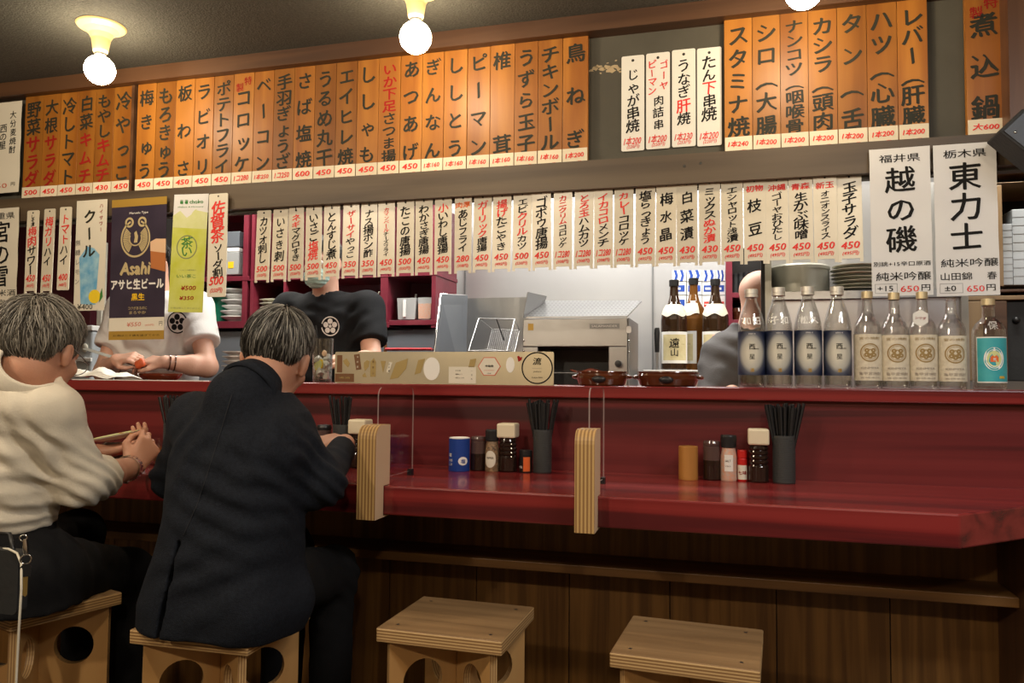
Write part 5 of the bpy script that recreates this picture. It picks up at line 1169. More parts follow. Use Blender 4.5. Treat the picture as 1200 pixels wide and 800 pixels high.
cl = {0: 'white carton with a blue band', 1: 'white carton with blue chevrons', 2: 'white carton with a red band', 3: 'blue carton with a red foot'}
for (pb, pt, kd), hgt in zip(rows, ('bottom', 'second', 'third', 'top')):
    for (pl, pr), pos in zip(((788, 804.5), (805, 823), (823.5, 839), (839.5, 850)), ('left end', 'second place', 'third place', 'right end')):
        kk = kd if not (kd == 2 and pl < 800) else 0
        carton(pl, pr, pt, pb, kk, '%s, %s row at the %s behind the sake bottles' % (cl[kk], hgt, pos))
a = at(776, 434, 3.47); b = at(852, 380, 3.47)
tag(MB().box(a.x, b.x, 0, .14, 0, b.z - zb).build('cardboard_box', mat('cardboard', (0.42, 0.24, 0.11), 0.7), None, (0, 3.46, zb), bevel=.002), 'brown cardboard box under the cartons', 'box')

# maroon rack right of the cartons, with black jars and a bowl
YR = 3.40
base = at(875, 440, YR); base.z = zb; t = thing('maroon_rack', 'narrow maroon rack behind the man in grey', 'rack', base); B0 = base
for q in ((851, 858, 290, 437), (898, 905, 290, 437)): part('upright', 'maroon', [(*q, YR, .25)], t, B0, .001)
for q in ((858, 898, 342, 348.5), (858, 898, 374, 380)): part('shelf_board', 'maroon', [(*q, YR, .25)], t, B0, .001)
part('back_board', 'dark', [(851, 905, 290, 437, YR + .24, .01)], t, B0)
for k, px in enumerate((862, 868.5, 875, 881.5)):
    b, h, r = spot(px, 342, 321 - k, 6.2, at(px, 342, YR).z, YR + .02); t = thing('black_canister', 'small black canister standing on the maroon rack', 'canister', b, 0, 'black canisters on the maroon rack')
    MB().lathe([(0, 0), (r, 0), (r, h * .86), (0, h * .86)], 16).build('canister_body', 'blackm', t); MB().lathe([(r * 1.03, h * .84), (r * 1.03, h * .98), (r * .9, h), (0, h)], 16).build('lid', 'black', t)
b, h, r = spot(864, 374, 361, 13, at(864, 374, YR).z, YR + .02)
tag(MB().lathe([(0, 0), (r * .7, 0), (r, h * .7), (r * .8, h), (0, h)], 20).build('clay_jar', 'potglaze', None, b), 'small clay jar on the lower shelf of the maroon rack', 'jar')

# steel cupboard at the right with the stock pot and big plates
YC = 2.62
base = at(960, 440, YC); base.z = 0; t = thing('steel_cupboard', 'open stainless steel cupboard behind the clear bottles', 'cupboard', base); B0 = base
MT['olivesteel'] = mat('olive_grey_steel', (0.34, 0.33, 0.28), 0.4, 0.6)
x0 = at(897, 400, YC).x - B0.x; x1 = at(1136, 400, YC).x - B0.x; zs = at(960, 341, YC).z
MB().box(x0, x0 + .02, 0, .25, 0, 1.70).build('side_panel', 'olivesteel', t); MB().box(x1 - .02, x1, 0, .25, 0, 1.70).build('side_panel', 'olivesteel', t)
MB().box(x0 + .02, x1 - .02, .24, .25, 0, 1.70).build('back_panel', 'steelwall', t); MB().box(x0 + .02, x1 - .02, 0, .24, zs - .025, zs).build('shelf', 'steel', t); MB().box(x0 + .02, x1 - .02, .02, .24, 0, zs - .026).build('lower_panel', 'steelwall', t); MB().box(x0 - .012, x0, .0, .02, 0, 1.70).build('door_edge', 'dark', t)
b, h, r = spot(937, 341, 311, 68, zs, YC + .03)
t = thing('stock_pot', 'large lidded steel pot in the steel cupboard', 'pot', b)
MB().lathe([(0, 0), (r * .98, 0), (r, .005), (r, h * .82), (0, h * .82)], 40).build('pot_body', 'olivesteel', t); MB().lathe([(r * 1.02, h * .80), (r * 1.02, h * .90), (r * .9, h * .97), (r * .4, h), (0, h)], 40).build('lid', 'olivesteel', t)
stack(978, 1040, 341, 307, YC + .02, 7, 'olivechina', ('large plate topping the stack in the steel cupboard', 'large plate within the stack in the steel cupboard'), 'large plates in the steel cupboard')

# timber cabinet at the far right
YQ = 2.90
base = at(1180, 440, YQ); base.z = 0; t = thing('timber_cabinet', 'brown timber cabinet with dark open bays at the right edge', 'cabinet', base); B0 = base
MT['tanwood'] = wood('tan_cabinet_wood', (0.30, 0.20, 0.10), (0.22, 0.14, 0.07), 'z', 5, 0.45, 10, 0.05)
def cb(name, mt_, q, dep=.3, off=0.0): return part(name, mt_, [(*q, YQ + off, dep)], t, B0, .002)
cb('front_frame', 'beam', (1131, 1330, 190, 206)); cb('front_rail', 'tanwood', (1131, 1330, 206.5, 216), .3); cb('shelf_rail', 'beam', (1131, 1330, 336, 343)); cb('shelf_rail', 'tanwood', (1131, 1330, 343.5, 352))
cb('upright', 'tanwood', (1131, 1152, 352.5, 446)); cb('upright', 'beam', (1153, 1180, 352.5, 446)); cb('upright', 'tanwood', (1168, 1174, 216.5, 335.5)); cb('door', 'blackm', (1181, 1240, 352.5, 446), .28, .02)
part('back_board', 'dark', [(1131, 1330, 190, 446, YQ + .30, .02)], t, B0)
c = at(1191, 375, YQ + .015) - B0; MB().sph((c.x, c.y, c.z), .012, 0, 14, 8).build('door_knob', 'black', t)
for (pl, pr, pt, pb, lb) in ((1176, 1186, 262, 334, 'bundle of white paper bags in the open bay at the right edge'), (1188, 1215, 244, 334, 'pale printed box in the open bay at the right edge')):
    a = at(pl, pb, YQ + .03); b = at(pr, pt, YQ + .03)
    m = MB().box(0, b.x - a.x, 0, .16, 0, b.z - a.z, 0)
    for k in range(1, 9): m.rect(0, b.x - a.x, (b.z - a.z) * k / 9, (b.z - a.z) * k / 9 + .002, -.0006, 1)
    tag(m.build('paper_bag', ['greypl', 'steeldull'], None, (a.x, YQ + .03, a.z), bevel=.002), lb, 'paper goods')
# ------------------------------------------------------------------ people: bodies and clothes grown as smooth surfaces
def vnoise(P, seed=0):
    """smooth random field, about -1..1, on an (n, 3) array"""
    i = np.floor(P).astype(np.int64); f = P - i; f = f * f * (3 - 2 * f); out = 0
    for dx in (0, 1):
        for dy in (0, 1):
            for dz in (0, 1):
                h = ((i[:, 0] + dx) * 374761393 + (i[:, 1] + dy) * 668265263 + (i[:, 2] + dz) * 2147483647 + seed * 974711) & 0xffffffff
                h = ((h ^ (h >> 13)) * 1274126177) & 0xffffffff; h = (h ^ (h >> 16)) & 0xffff
                wt = (f[:, 0] if dx else 1 - f[:, 0]) * (f[:, 1] if dy else 1 - f[:, 1]) * (f[:, 2] if dz else 1 - f[:, 2])
                out = out + wt * (h / 32767.5 - 1)
    return out
class Flesh:
    def __init__(s, lo, hi, vox):
        s.lo = np.array(lo, float); s.v = vox; s.n = np.ceil((np.array(hi) - s.lo) / vox).astype(int) + 1
        s.F = np.full(s.n, 0.06, np.float32)
    def _blk(s, lo, hi):
        a = np.clip(np.floor((np.array(lo) - s.lo) / s.v).astype(int), 0, s.n - 1); b = np.clip(np.ceil((np.array(hi) - s.lo) / s.v).astype(int) + 1, 1, s.n)
        sl = tuple(slice(a[i], max(a[i] + 1, b[i])) for i in range(3))
        ax = [(s.lo[i] + s.v * np.arange(sl[i].start, sl[i].stop)).astype(np.float32) for i in range(3)]
        return sl, ax[0][:, None, None], ax[1][None, :, None], ax[2][None, None, :]
    def put(s, fn, lo, hi, k):
        pad = k + 2.5 * s.v; sl, x, y, z = s._blk(np.array(lo) - pad, np.array(hi) + pad)
        d = fn(x, y, z); F = s.F[sl]
        if k <= 0: s.F[sl] = np.minimum(F, d)
        else:
            h = np.maximum(k - np.abs(F - d), 0) / k; s.F[sl] = np.minimum(F, d) - h * h * k * 0.25
        return s
    def cut(s, fn, lo, hi, k=0.002):
        sl, x, y, z = s._blk(lo, hi); d = -fn(x, y, z); F = s.F[sl]
        h = np.maximum(k - np.abs(F - d), 0) / k; s.F[sl] = np.maximum(F, d) + h * h * k * 0.25
        return s
    @staticmethod
    def f_cone(a, b, ra, rb, wide=None, flat=(0, 0)):
        a, b = np.array(a, float), np.array(b, float); ba = b - a; L2 = ba @ ba; L = math.sqrt(L2)
        def fn(x, y, z):
            px, py, pz = x - a[0], y - a[1], z - a[2]; t0 = (px * ba[0] + py * ba[1] + pz * ba[2]) / L2; t = np.clip(t0, 0, 1)
            qx, qy, qz = px - t * ba[0], py - t * ba[1], pz - t * ba[2]
            if wide is not None:
                u, w_ = wide; c = (qx * u[0] + qy * u[1] + qz * u[2]) * (1 - 1 / w_); qx, qy, qz = qx - c * u[0], qy - c * u[1], qz - c * u[2]
            d = np.sqrt(qx * qx + qy * qy + qz * qz) - (ra + (rb - ra) * t)
            if flat[0]: d = np.maximum(d, -t0 * L)
            if flat[1]: d = np.maximum(d, (t0 - 1) * L)
            return d
        return fn
    def cone(s, a, b, ra, rb, k=0.02, wide=None, flat=(0, 0)):
        a, b = np.array(a, float), np.array(b, float); R = max(ra, rb) * (wide[1] if wide else 1)
        return s.put(s.f_cone(a, b, ra, rb, wide, flat), np.minimum(a, b) - R, np.maximum(a, b) + R, k)
    @staticmethod
    def f_ell(c, r, R=None):
        c = np.array(c, float); r = np.array(r, float); M = np.eye(3) if R is None else np.array(R)
        def fn(x, y, z):
            px, py, pz = x - c[0], y - c[1], z - c[2]
            q = [(px * M[0][j] + py * M[1][j] + pz * M[2][j]) / r[j] for j in range(3)]
            k0 = np.sqrt(q[0] ** 2 + q[1] ** 2 + q[2] ** 2); g = np.sqrt((q[0] / r[0]) ** 2 + (q[1] / r[1]) ** 2 + (q[2] / r[2]) ** 2)
            return k0 * (k0 - 1) / np.maximum(g, 1e-6)
        return fn
    def ell(s, c, r, R=None, k=0.02):
        m = max(r); c = np.array(c, float); return s.put(s.f_ell(c, r, R), c - m, c + m, k)
    def loft(s, sec, k=0.03, p=2.4, yaw=0.0):
        """sections (z, cx, cy, half width, half depth) from low to high"""
        A = np.array(sec, float); cy_, sy_ = math.cos(yaw), math.sin(yaw)
        def fn(x, y, z):
            q = [np.interp(z, A[:, 0], A[:, i]).astype(np.float32) for i in range(1, 5)]
            px, py = x - q[0], y - q[1]; u, v = px * cy_ + py * sy_, -px * sy_ + py * cy_
            d = ((np.abs(u) / q[2]) ** p + (np.abs(v) / q[3]) ** p) ** (1 / p) - 1
            return np.maximum(d * np.minimum(q[2], q[3]), np.maximum(A[0, 0] - z, z - A[-1, 0]))
        m = A[:, 3:5].max() * 1.2
        return s.put(fn, [A[:, 1].min() - m, A[:, 2].min() - m, A[0, 0]], [A[:, 1].max() + m, A[:, 2].max() + m, A[-1, 0]], k)
    def mesh(s, name, material, parent=None, disp=None, smooth=2):
        F = s.F; F[0] = F[-1] = 0.05; F[:, 0] = F[:, -1] = 0.05; F[:, :, 0] = F[:, :, -1] = 0.05
        I = F < 0; n = s.n; c = n - 1
        cnt = sum(I[dx:c[0] + dx, dy:c[1] + dy, dz:c[2] + dz].astype(np.int8) for dx in (0, 1) for dy in (0, 1) for dz in (0, 1))
        cells = np.argwhere((cnt > 0) & (cnt < 8)); idx = np.full(c, -1, np.int64); idx[tuple(cells.T)] = np.arange(len(cells))
        acc = np.zeros((len(cells), 3)); w_ = np.zeros(len(cells))
        cor = [(dx, dy, dz) for dx in (0, 1) for dy in (0, 1) for dz in (0, 1)]
        val = {q: F[cells[:, 0] + q[0], cells[:, 1] + q[1], cells[:, 2] + q[2]].astype(float) for q in cor}
        for ax in range(3):
            for q in cor:
                if q[ax]: continue
                r = list(q); r[ax] = 1; a, b = val[q], val[tuple(r)]; m = (a < 0) != (b < 0); t = np.where(m, a / np.where(m, a - b, 1), 0)
                p = np.array(q, float)[None, :].repeat(len(cells), 0); p[:, ax] += t; acc[m] += p[m]; w_[m] += 1
        V = s.lo + (cells + acc / w_[:, None]) * s.v
        Q = []
        for ax in range(3):
            o1, o2 = [i for i in range(3) if i != ax]
            sa = [slice(None)] * 3; sb = [slice(None)] * 3; sa[ax] = slice(0, -1); sb[ax] = slice(1, None)
            A, B = I[tuple(sa)], I[tuple(sb)]; e = np.argwhere(A != B); e = e[(e[:, o1] > 0) & (e[:, o2] > 0) & (e[:, o1] < c[o1]) & (e[:, o2] < c[o2])]
            fl = A[tuple(e.T)]
            def g(d1, d2):
                x = e.copy(); x[:, o1] -= d1; x[:, o2] -= d2; return idx[tuple(x.T)]
            q = np.stack([g(1, 1), g(0, 1), g(0, 0), g(1, 0)], 1)
            if ax == 1: fl = ~fl
            q[~fl] = q[~fl][:, ::-1]; Q.append(q)
        Q = np.concatenate(Q); Q = Q[(Q >= 0).all(1)]
        for _ in range(smooth):                        # even out the grid steps
            S = np.zeros_like(V); N = np.zeros(len(V))
            for i in range(4):
                for j in (1, 3): np.add.at(S, Q[:, i], V[Q[:, (i + j) % 4]]); np.add.at(N, Q[:, i], 1)
            V = V * 0.5 + 0.5 * S / np.maximum(N, 1)[:, None]
        if disp is not None:
            nr = np.zeros_like(V); fn_ = np.cross(V[Q[:, 2]] - V[Q[:, 0]], V[Q[:, 3]] - V[Q[:, 1]])
            for i in range(4): np.add.at(nr, Q[:, i], fn_)
            nr /= np.maximum(np.linalg.norm(nr, axis=1), 1e-9)[:, None]; V = V + nr * disp(V, nr)[:, None]
        me = bpy.data.meshes.new(name); me.vertices.add(len(V)); me.vertices.foreach_set('co', V.astype(np.float32).ravel())
        me.loops.add(Q.size); me.loops.foreach_set('vertex_index', Q.astype(np.int32).ravel()); me.polygons.add(len(Q))
        me.polygons.foreach_set('loop_start', np.arange(0, Q.size, 4, dtype=np.int32)); me.polygons.foreach_set('loop_total', np.full(len(Q), 4, np.int32))
        me.polygons.foreach_set('use_smooth', np.ones(len(Q), bool)); me.update(calc_edges=True); me.validate()
        me.materials.append(MT[material]); o = bpy.data.objects.new(name, me); COL.objects.link(o)
        if parent is not None: o.parent = parent; o.matrix_parent_inverse = Matrix.Translation(-parent.location)
        return o
def A3(v): return np.array(v, float)
def rotz(a): c, s = math.cos(a), math.sin(a); return np.array([[c, -s, 0], [s, c, 0], [0, 0, 1.0]])
def rotx(a): c, s = math.cos(a), math.sin(a); return np.array([[1, 0, 0], [0, c, -s], [0, s, c]])
def head(S, c, R, s=0.95, ears=True, bald=False):
    c = A3(c); T = lambda p: c + R @ (A3(p) * s); e = lambda p, r, k=.02: S.ell(T(p), A3(r) * s, R, k * s)
    e((0, -.012, .032), (.075, .094, .086)); e((0, .028, -.040), (.060, .064, .074), .03); e((0, .058, -.092), (.032, .028, .024), .03)
    e((0, .070, .022), (.050, .022, .018), .02); S.cone(T((0, .086, .012)), T((0, .104, -.030)), .008 * s, .012 * s, .010); e((.012, .094, -.034), (.008, .009, .007), .006); e((-.012, .094, -.034), (.008, .009, .007), .006)
    e((.044, .058, -.022), (.020, .020, .016), .02); e((-.044, .058, -.022), (.020, .020, .016), .02)
    e((0, .084, -.060), (.022, .011, .0055), .006); e((0, .083, -.069), (.019, .011, .006), .004)
    for g in (-1, 1):
        e((g * .077, -.006, -.006), (.011, .018, .026), .006); e((g * .075, .0, -.030), (.008, .010, .010), .006)
        S.cut(S.f_ell(T((g * .089, .0, -.004)), A3((.007, .009, .015)) * s, R), T((g * .083, 0, 0)) - .035, T((g * .083, 0, 0)) + .035, .005)
        S.cut(S.f_ell(T((g * .031, .094, .004)), A3((.016, .009, .008)) * s, R), T((g * .031, .094, .004)) - .03, T((g * .031, .094, .004)) + .03, .010)
    return T
def eyes(T, R, root, s=0.95):
    for g in (-1, 1):
        p = T((g * .031, .080, .004)); r = .0118 * s; m = MB().sph((0, 0, 0), r, 0, 14, 10); f = R @ np.array([0, 1.0, 0])
        q = Vector(f) * r * .80; m.sph(tuple(q), r * .48, 1, 10, 8); o = m.build('eye', ['white', 'ink'], root); o.matrix_parent_inverse = Matrix.Translation(-root.location); o.location = p
def hand(S, wr, d, n, curl=(.5, .6, .7, .8), thumb=.6, side=1, s=0.92, spread=.10, bend=1.0):
    """palm and five fingers; d: wrist to knuckles, n: out of the palm, side: +1 when the thumb lies along d x n"""
    d = A3(d); d /= np.linalg.norm(d); n = A3(n); n -= d * (n @ d); n /= np.linalg.norm(n); l = np.cross(d, n) * side; wr = A3(wr)
    ln = (.92, 1.0, .94, .76); wd = (.030, .010, -.011, -.031)
    for i in range(4):
        kn = wr + d * (.088 - .006 * abs(i - 1)) * s + l * wd[i] * s
        S.cone(wr + l * wd[i] * .62 * s + d * .012, kn, .0135 * s, .0112 * s, .014)
        a = 0.0; p = kn; dd = d + l * spread * (1 - i) * .55; dd /= np.linalg.norm(dd)
        for j, (L, r0, r1) in enumerate(((.044, .0100, .0090), (.027, .0088, .0080), (.022, .0080, .0066))):
            a += curl[i] * (1.0, 1.15 * bend, .75 * bend)[j]; q = p + (dd * math.cos(a) + n * math.sin(a)) * L * ln[i] * s; S.cone(p, q, r0 * s, r1 * s, .004); p = q
    p = wr + l * .028 * s + d * .020 * s + n * .004; q = p + (l * .62 + d * .70 + n * .35 * thumb) * .042 * s; S.cone(p, q, .0155 * s, .0118 * s, .012)
    r = q + (l * (.30 - .5 * thumb) + d * .85 + n * .55 * thumb) * .032 * s; S.cone(q, r, .0108 * s, .0095 * s, .004); t = r + (l * (.05 - .7 * thumb) + d * .9 + n * .4 * thumb) * .026 * s; S.cone(r, t, .0095 * s, .0072 * s, .004)
def cloth_disp(base=.0015, sc=22, folds=(), seed=0, aniso=(1, 1, 1)):
    """soft unevenness plus local folds: (centre, radius, direction across the folds, spacing, depth)"""
    def fn(P, N):
        d = base * vnoise(P * sc * A3(aniso), seed) + base * .6 * vnoise(P * sc * 2.3 * A3(aniso), seed + 3)
        for c, r, u, sp, am in folds:
            c = A3(c); u = A3(u); u = u / np.linalg.norm(u); wt = np.exp(-((P - c) ** 2).sum(1) / (r * r)); ph = (P @ u) / sp * 2 * PI + 2.2 * vnoise(P * 14, seed + 7)
            sn = np.sin(ph); d = d + am * wt * (np.sign(sn) * np.abs(sn) ** .8)
        return d
    return fn
def hair_mat(name, dark, light, pos=(.35, .8)):
    m, t, b = new_mat(name); N, L = t.nodes, t.links
    at_ = N.new('ShaderNodeAttribute'); at_.attribute_name = 'tone'; rp = N.new('ShaderNodeValToRGB'); e = rp.color_ramp.elements
    e[0].position = pos[0]; e[0].color = C4(dark); e[1].position = pos[1]; e[1].color = C4(light); L.new(at_.outputs['Fac'], rp.inputs[0]); L.new(rp.outputs[0], b.inputs['Base Color'])
    b.inputs['Roughness'].default_value = .42; b.inputs['Specular IOR Level'].default_value = .4
    return m
MT['hairgrey'] = hair_mat('grey_brown_hair', (0.060, 0.050, 0.038), (0.36, 0.33, 0.28), (.15, .85))
MT['hairdark'] = hair_mat('dark_hair_with_grey', (0.022, 0.019, 0.016), (0.40, 0.38, 0.34), (.32, .95))
MT['hairblack'] = hair_mat('black_hair', (0.012, 0.010, 0.008), (0.05, 0.04, 0.03))
def hair(T, R, c, root, material, n=3000, length=.075, lift=.012, wave=.004, s=0.95, seed=1, nape=-.060, ear=.022, brow=.062, crown=(.15, -.62, .77)):
    """locks that lie along the skull, growing away from the crown, over a close cap"""
    rg = np.random.RandomState(seed); rad = np.array([.0775, .0965, .0885]); off = np.array([0, -.012, .032]); w0 = A3(crown); w0 /= np.linalg.norm(w0)
    def inside(p, m=0.0):
        y, z = p[:, 1], p[:, 2]; lim = np.where(y < -.035, nape, np.where(y < .030, nape + (ear - nape) * np.clip((y + .050) / .024, 0, 1), ear + (brow - ear) * np.clip((y - .030) / .055, 0, 1)))
        side = (np.abs(y - .024) < .010) & (z > -.012)                # sideburn before the ear
        return (z > lim - m) | side
    # cap
    nu, nv = 48, 30; V = []; 
    for j in range(nv + 1):
        for i in range(nu):
            th = PI * j / nv * .80; ph = 2 * PI * i / nu; V.append((math.sin(th) * math.cos(ph), math.sin(th) * math.sin(ph), math.cos(th)))
    U = np.array(V); P = off + U * rad * 1.025; keep = inside(P); F = []
    for j in range(nv):
        for i in range(nu):
            q = (j * nu + i, j * nu + (i + 1) % nu, (j + 1) * nu + (i + 1) % nu, (j + 1) * nu + i)
            if all(keep[k] for k in q): F.append(q[::-1] if False else (q[0], q[3], q[2], q[1]))
    X = [tuple(A3(T(p))) for p in P]; tone = [.15] * len(X)
    # locks
    Ud = rg.normal(size=(n * 2, 3)); Ud /= np.linalg.norm(Ud, axis=1)[:, None]; p0 = off + Ud * rad; Ud = Ud[inside(p0)][:n]; F2 = []
    clump = rg.normal(size=(90, 3)); clump /= np.linalg.norm(clump, axis=1)[:, None]
    for u in Ud:
        tdir = u * (u @ w0) - w0; nn = np.linalg.norm(tdir); tdir = tdir / max(nn, 1e-6)
        ci = clump[np.argmax(clump @ u)]; sw = np.cross(u, tdir); tdir = tdir + sw * (.25 * (ci @ sw) * 2 + rg.normal() * .10); tdir /= np.linalg.norm(tdir)
        L = length * rg.uniform(.65, 1.1) / .09; K = 6; h0 = rg.uniform(.1, 1.0) * lift; ph = rg.uniform(0, 6) + (ci @ np.array([7, 5, 3])) * 4; pts = []
        for k in range(K + 1):
            t = k / K; a = L * t; v = u * math.cos(a) + tdir * math.sin(a); q_ = off + v * rad; lim_ = nape if q_[1] < -.035 else (ear if q_[1] < .03 else brow); lf = .002 + h0 * (math.sin(PI * min(1, .25 + .75 * t)) ** .8) * min(1, max(0.08, (q_[2] - lim_) / .06))
            p = off + v * (rad + lf); p = p + sw * wave * math.sin(ph + t * 5) * t; pts.append(p)
        pts = np.array(pts); ok = inside(pts, .006 + abs(rg.normal()) * .007); m = K + 1 if ok.all() else max(2, int(np.argmin(ok)))
        if m < 3: continue
        pts = pts[:m]; b0 = len(X); tn = float(np.clip(rg.beta(1.6, 2.2) + .15 * (ci @ np.array([.4, .5, .6])), 0, 1)); r0 = rg.uniform(.0007, .0013)
        for k in range(m):
            r = r0 * (1 - .75 * (k / (m - 1)) ** 2); up = pts[k] - off; up /= np.linalg.norm(up); sd = np.cross(up, tdir); sd /= max(1e-6, np.linalg.norm(sd))
            for q in (pts[k] + sd * r * 1.5, pts[k] + up * r, pts[k] - sd * r * 1.5): X.append(tuple(A3(T(q)))); tone.append(tn)
            if k:
                a = b0 + 3 * (k - 1)
                for j in range(3): F2.append((a + j, a + (j + 1) % 3, a + 3 + (j + 1) % 3, a + 3 + j))
    me = bpy.data.meshes.new('hair'); me.from_pydata(X, [], F + F2); me.attributes.new('tone', 'FLOAT', 'POINT').data.foreach_set('value', tone)
    me.polygons.foreach_set('use_smooth', [True] * len(me.polygons)); me.materials.append(MT[material]); me.update()
    o = bpy.data.objects.new('hair', me); COL.objects.link(o); o.parent = root; o.matrix_parent_inverse = Matrix.Translation(-root.location)
    return o
def wear(mb, name, mats, root, **k):
    o = mb.build(name, mats, root, **k); o.matrix_parent_inverse = Matrix.Translation(-root.location); return o
def shoes(root, spots, m='black'):
    for (x, y, a) in spots:
        S = Flesh((x - .16, y - .2, -.01), (x + .16, y + .24, .16), .007); R = rotz(a); T = lambda p: A3((x, y, 0)) + R @ A3(p)
        S.cone(T((0, -.03, .035)), T((0, .13, .030)), .040, .036, .02); S.cone(T((0, -.02, .05)), T((0, -.02, .12)), .045, .048, .02, None, (0, 1)); S.cut(lambda xx, yy, z: z - .004 + 0 * xx + 0 * yy, S.lo, (x + .16, y + .24, .16), .004)
        S.mesh('shoe', m, root)
MT['shirtcream'] = mat('off_white_shirt_cotton', (0.66, 0.60, 0.49), 0.85, bump=(240, 0.12), sheen=0.15)
MT['navywool'] = mat('dark_navy_wool', (0.0100, 0.0132, 0.0205), 0.85, spec=0.25, bump=(420, 0.3), mottle=(160, (0.005, 0.0065, 0.011)))
MT['trousers'] = mat('black_trouser_cloth', (0.008, 0.008, 0.009), 0.9, spec=0.25, bump=(300, 0.2))
MT['teewhite'] = mat('white_tee_cotton', (0.74, 0.72, 0.70), 0.85, bump=(200, 0.1))
MT['teeblack'] = mat('black_tee_cotton', (0.0085, 0.0090, 0.0105), 0.85, spec=0.25, bump=(200, 0.1))
MT['teegrey'] = mat('grey_tee_cotton', (0.090, 0.085, 0.085), 0.85, bump=(200, 0.1))
MT['mask'] = mat('pale_green_mask', (0.36, 0.52, 0.47), 0.8)
MT['hem'] = mat('navy_lining', (0.010, 0.011, 0.016), 0.8)
# ---- the man in the dark suit
def collar(c, ax, name, material, root, r0=.06):
    '''a folded collar standing round the neck, square to the neck's own axis'''
    Z = A3(ax) / np.linalg.norm(ax); X = A3((1, 0, 0)) - Z * Z[0]; X /= np.linalg.norm(X); Y = np.cross(Z, X); V = []; K = 44
    prof = ((r0 - .006, -.020), (r0 - .006, .014), (r0 - .003, .019), (r0 + .004, .016), (r0 + .012, -.010), (r0 + .015, -.024), (r0 + .008, -.026))
    n = len(prof)
    for k in range(K + 1):
        a = -PI * .5 + (-1.0 + 2.0 * k / K) * 2.75; ca, sa = math.cos(a), math.sin(a)
        for r, z in prof: V.append(tuple(c + X * r * ca * 1.02 + Y * r * sa + Z * (z - .05 * max(0, sa + .3) ** 1.5)))
    m = MB().add(V, [(n * k + j, n * k + j + 1, n * k + n + 1 + j, n * k + n + j) for k in range(K) for j in range(n - 1)], 0, None, True); return wear(m, name, material, root)
root = thing('person', 'man in a dark navy suit seated on a stool, seen from behind', 'person', (-1.04, 1.52, 0))
hc = A3(at(324, 419, 1.60)); yaw = math.radians(15); R = rotz(yaw) @ rotx(math.radians(-24)) @ np.array(Matrix.Rotation(math.radians(10), 3, 'Y'))
sL, sR = A3(at(231, 491, 1.525)), A3(at(318, 511, 1.55))
eL, eR = A3(at(204, 558, 1.62)), A3(at(378, 566, 1.58)); wR = A3(at(404, 520, 1.82)); wL = A3((-1.16, 1.84, .80)); nk = A3(at(299, 455, 1.525))
S = Flesh((-1.42, 1.25, .50), (-.70, 2.0, 1.26), .004)
T = head(S, hc, R); nax = T((0, -.020, -.075)) - nk; nax /= np.linalg.norm(nax); S.cone(nk + A3((0, -.01, -.04)), T((0, -.025, -.05)), .056, .050, .03)
S.loft([(.55, -1.05, 1.49, .11, .08), (.75, -1.03, 1.50, .10, .07), (.90, -1.02, 1.53, .12, .07), (.97, -1.01, 1.54, .06, .05)], .03)
for a, b, c in ((sL, eL, wL), (sR, eR, wR)): S.cone(a, b, .036, .034, .02); S.cone(b, c, .036, .026, .02)
fd = (wR - eR) / np.linalg.norm(wR - eR)
hand(S, wR, fd * .30 + A3((-.90, .05, .04)), A3((-.15, .25, -.95)), (.35, .42, .50, .60), .5, 1); hand(S, wL, A3((.35, .8, -.1)), A3((.1, 0, -1)), (.5, .6, .6, .7), .4, -1)
S.mesh('body', 'skin', root); eyes(T, R, root)
hair(T, R, hc, root, 'hairdark', 4200, .085, .010, .003, seed=4, nape=-.066)
J = Flesh((-1.46, 1.22, .44), (-.66, 1.90, 1.06), .005)
J.loft([(.478, -1.070, 1.500, .174, .145), (.53, -1.068, 1.500, .174, .146), (.62, -1.052, 1.497, .160, .134), (.70, -1.040, 1.493, .150, .122), (.80, -1.038, 1.503, .152, .118), (.88, -1.032, 1.53, .156, .112), (.94, -1.025, 1.535, .125, .090), (.985, -1.02, 1.535, .075, .066)], .03, 2.5)
for a, b, c in ((sL, eL, wL), (sR, eR, wR)):
    J.cone(a, b, .056, .049, .045); J.cone(b, b + (c - b) * .88, .046, .034, .03, None, (0, 1))
J.cone(sL, sR, .048, .048, .05); J.ell(A3((-1.03, 1.475, .86)), (.13, .07, .10), None, .05)
J.cone(nk - nax * .05, nk - nax * .012, .072, .066, .03, None, (0, 1))
J.cut(J.f_cone(nk - nax * .03, nk + nax * .12, .055, .060), nk - .12, nk + .16, .004)
J.cone((-.955, 1.44, .53), (-.92, 1.52, .53), .065, .055, .05)
v0, v1 = A3(at(214, 632, 1.385)), A3(at(191, 727, 1.37))
J.cut(lambda x, y, z, a=v0 + A3((0, .0, 0)), b=v1 + A3((-.004, 0, -.03)): np.maximum(Flesh.f_cone(a, b, .0035, .005, ((0, 1, 0), 6))(x, y, z), z - a[2]), np.minimum(v0, v1) - .06, np.maximum(v0, v1) + .06, .003)
folds = [(eR + A3((0, -.02, .02)), .10, (.3, .5, .8), .034, .0045), (eL, .09, (.3, .5, .8), .034, .004), (A3((-.99, 1.40, .76)), .11, (.35, 0, 1), .050, .0045), (A3((-1.10, 1.42, .88)), .10, (.9, 0, -.6), .060, .004), (A3((-1.04, 1.36, .60)), .12, (-.5, 0, 1), .070, .003), (A3((-.90, 1.44, .86)), .08, (.8, 0, .5), .045, .004)]
jk = J.mesh('suit_jacket', 'navywool', root, cloth_disp(.0016, 14, folds, 3))
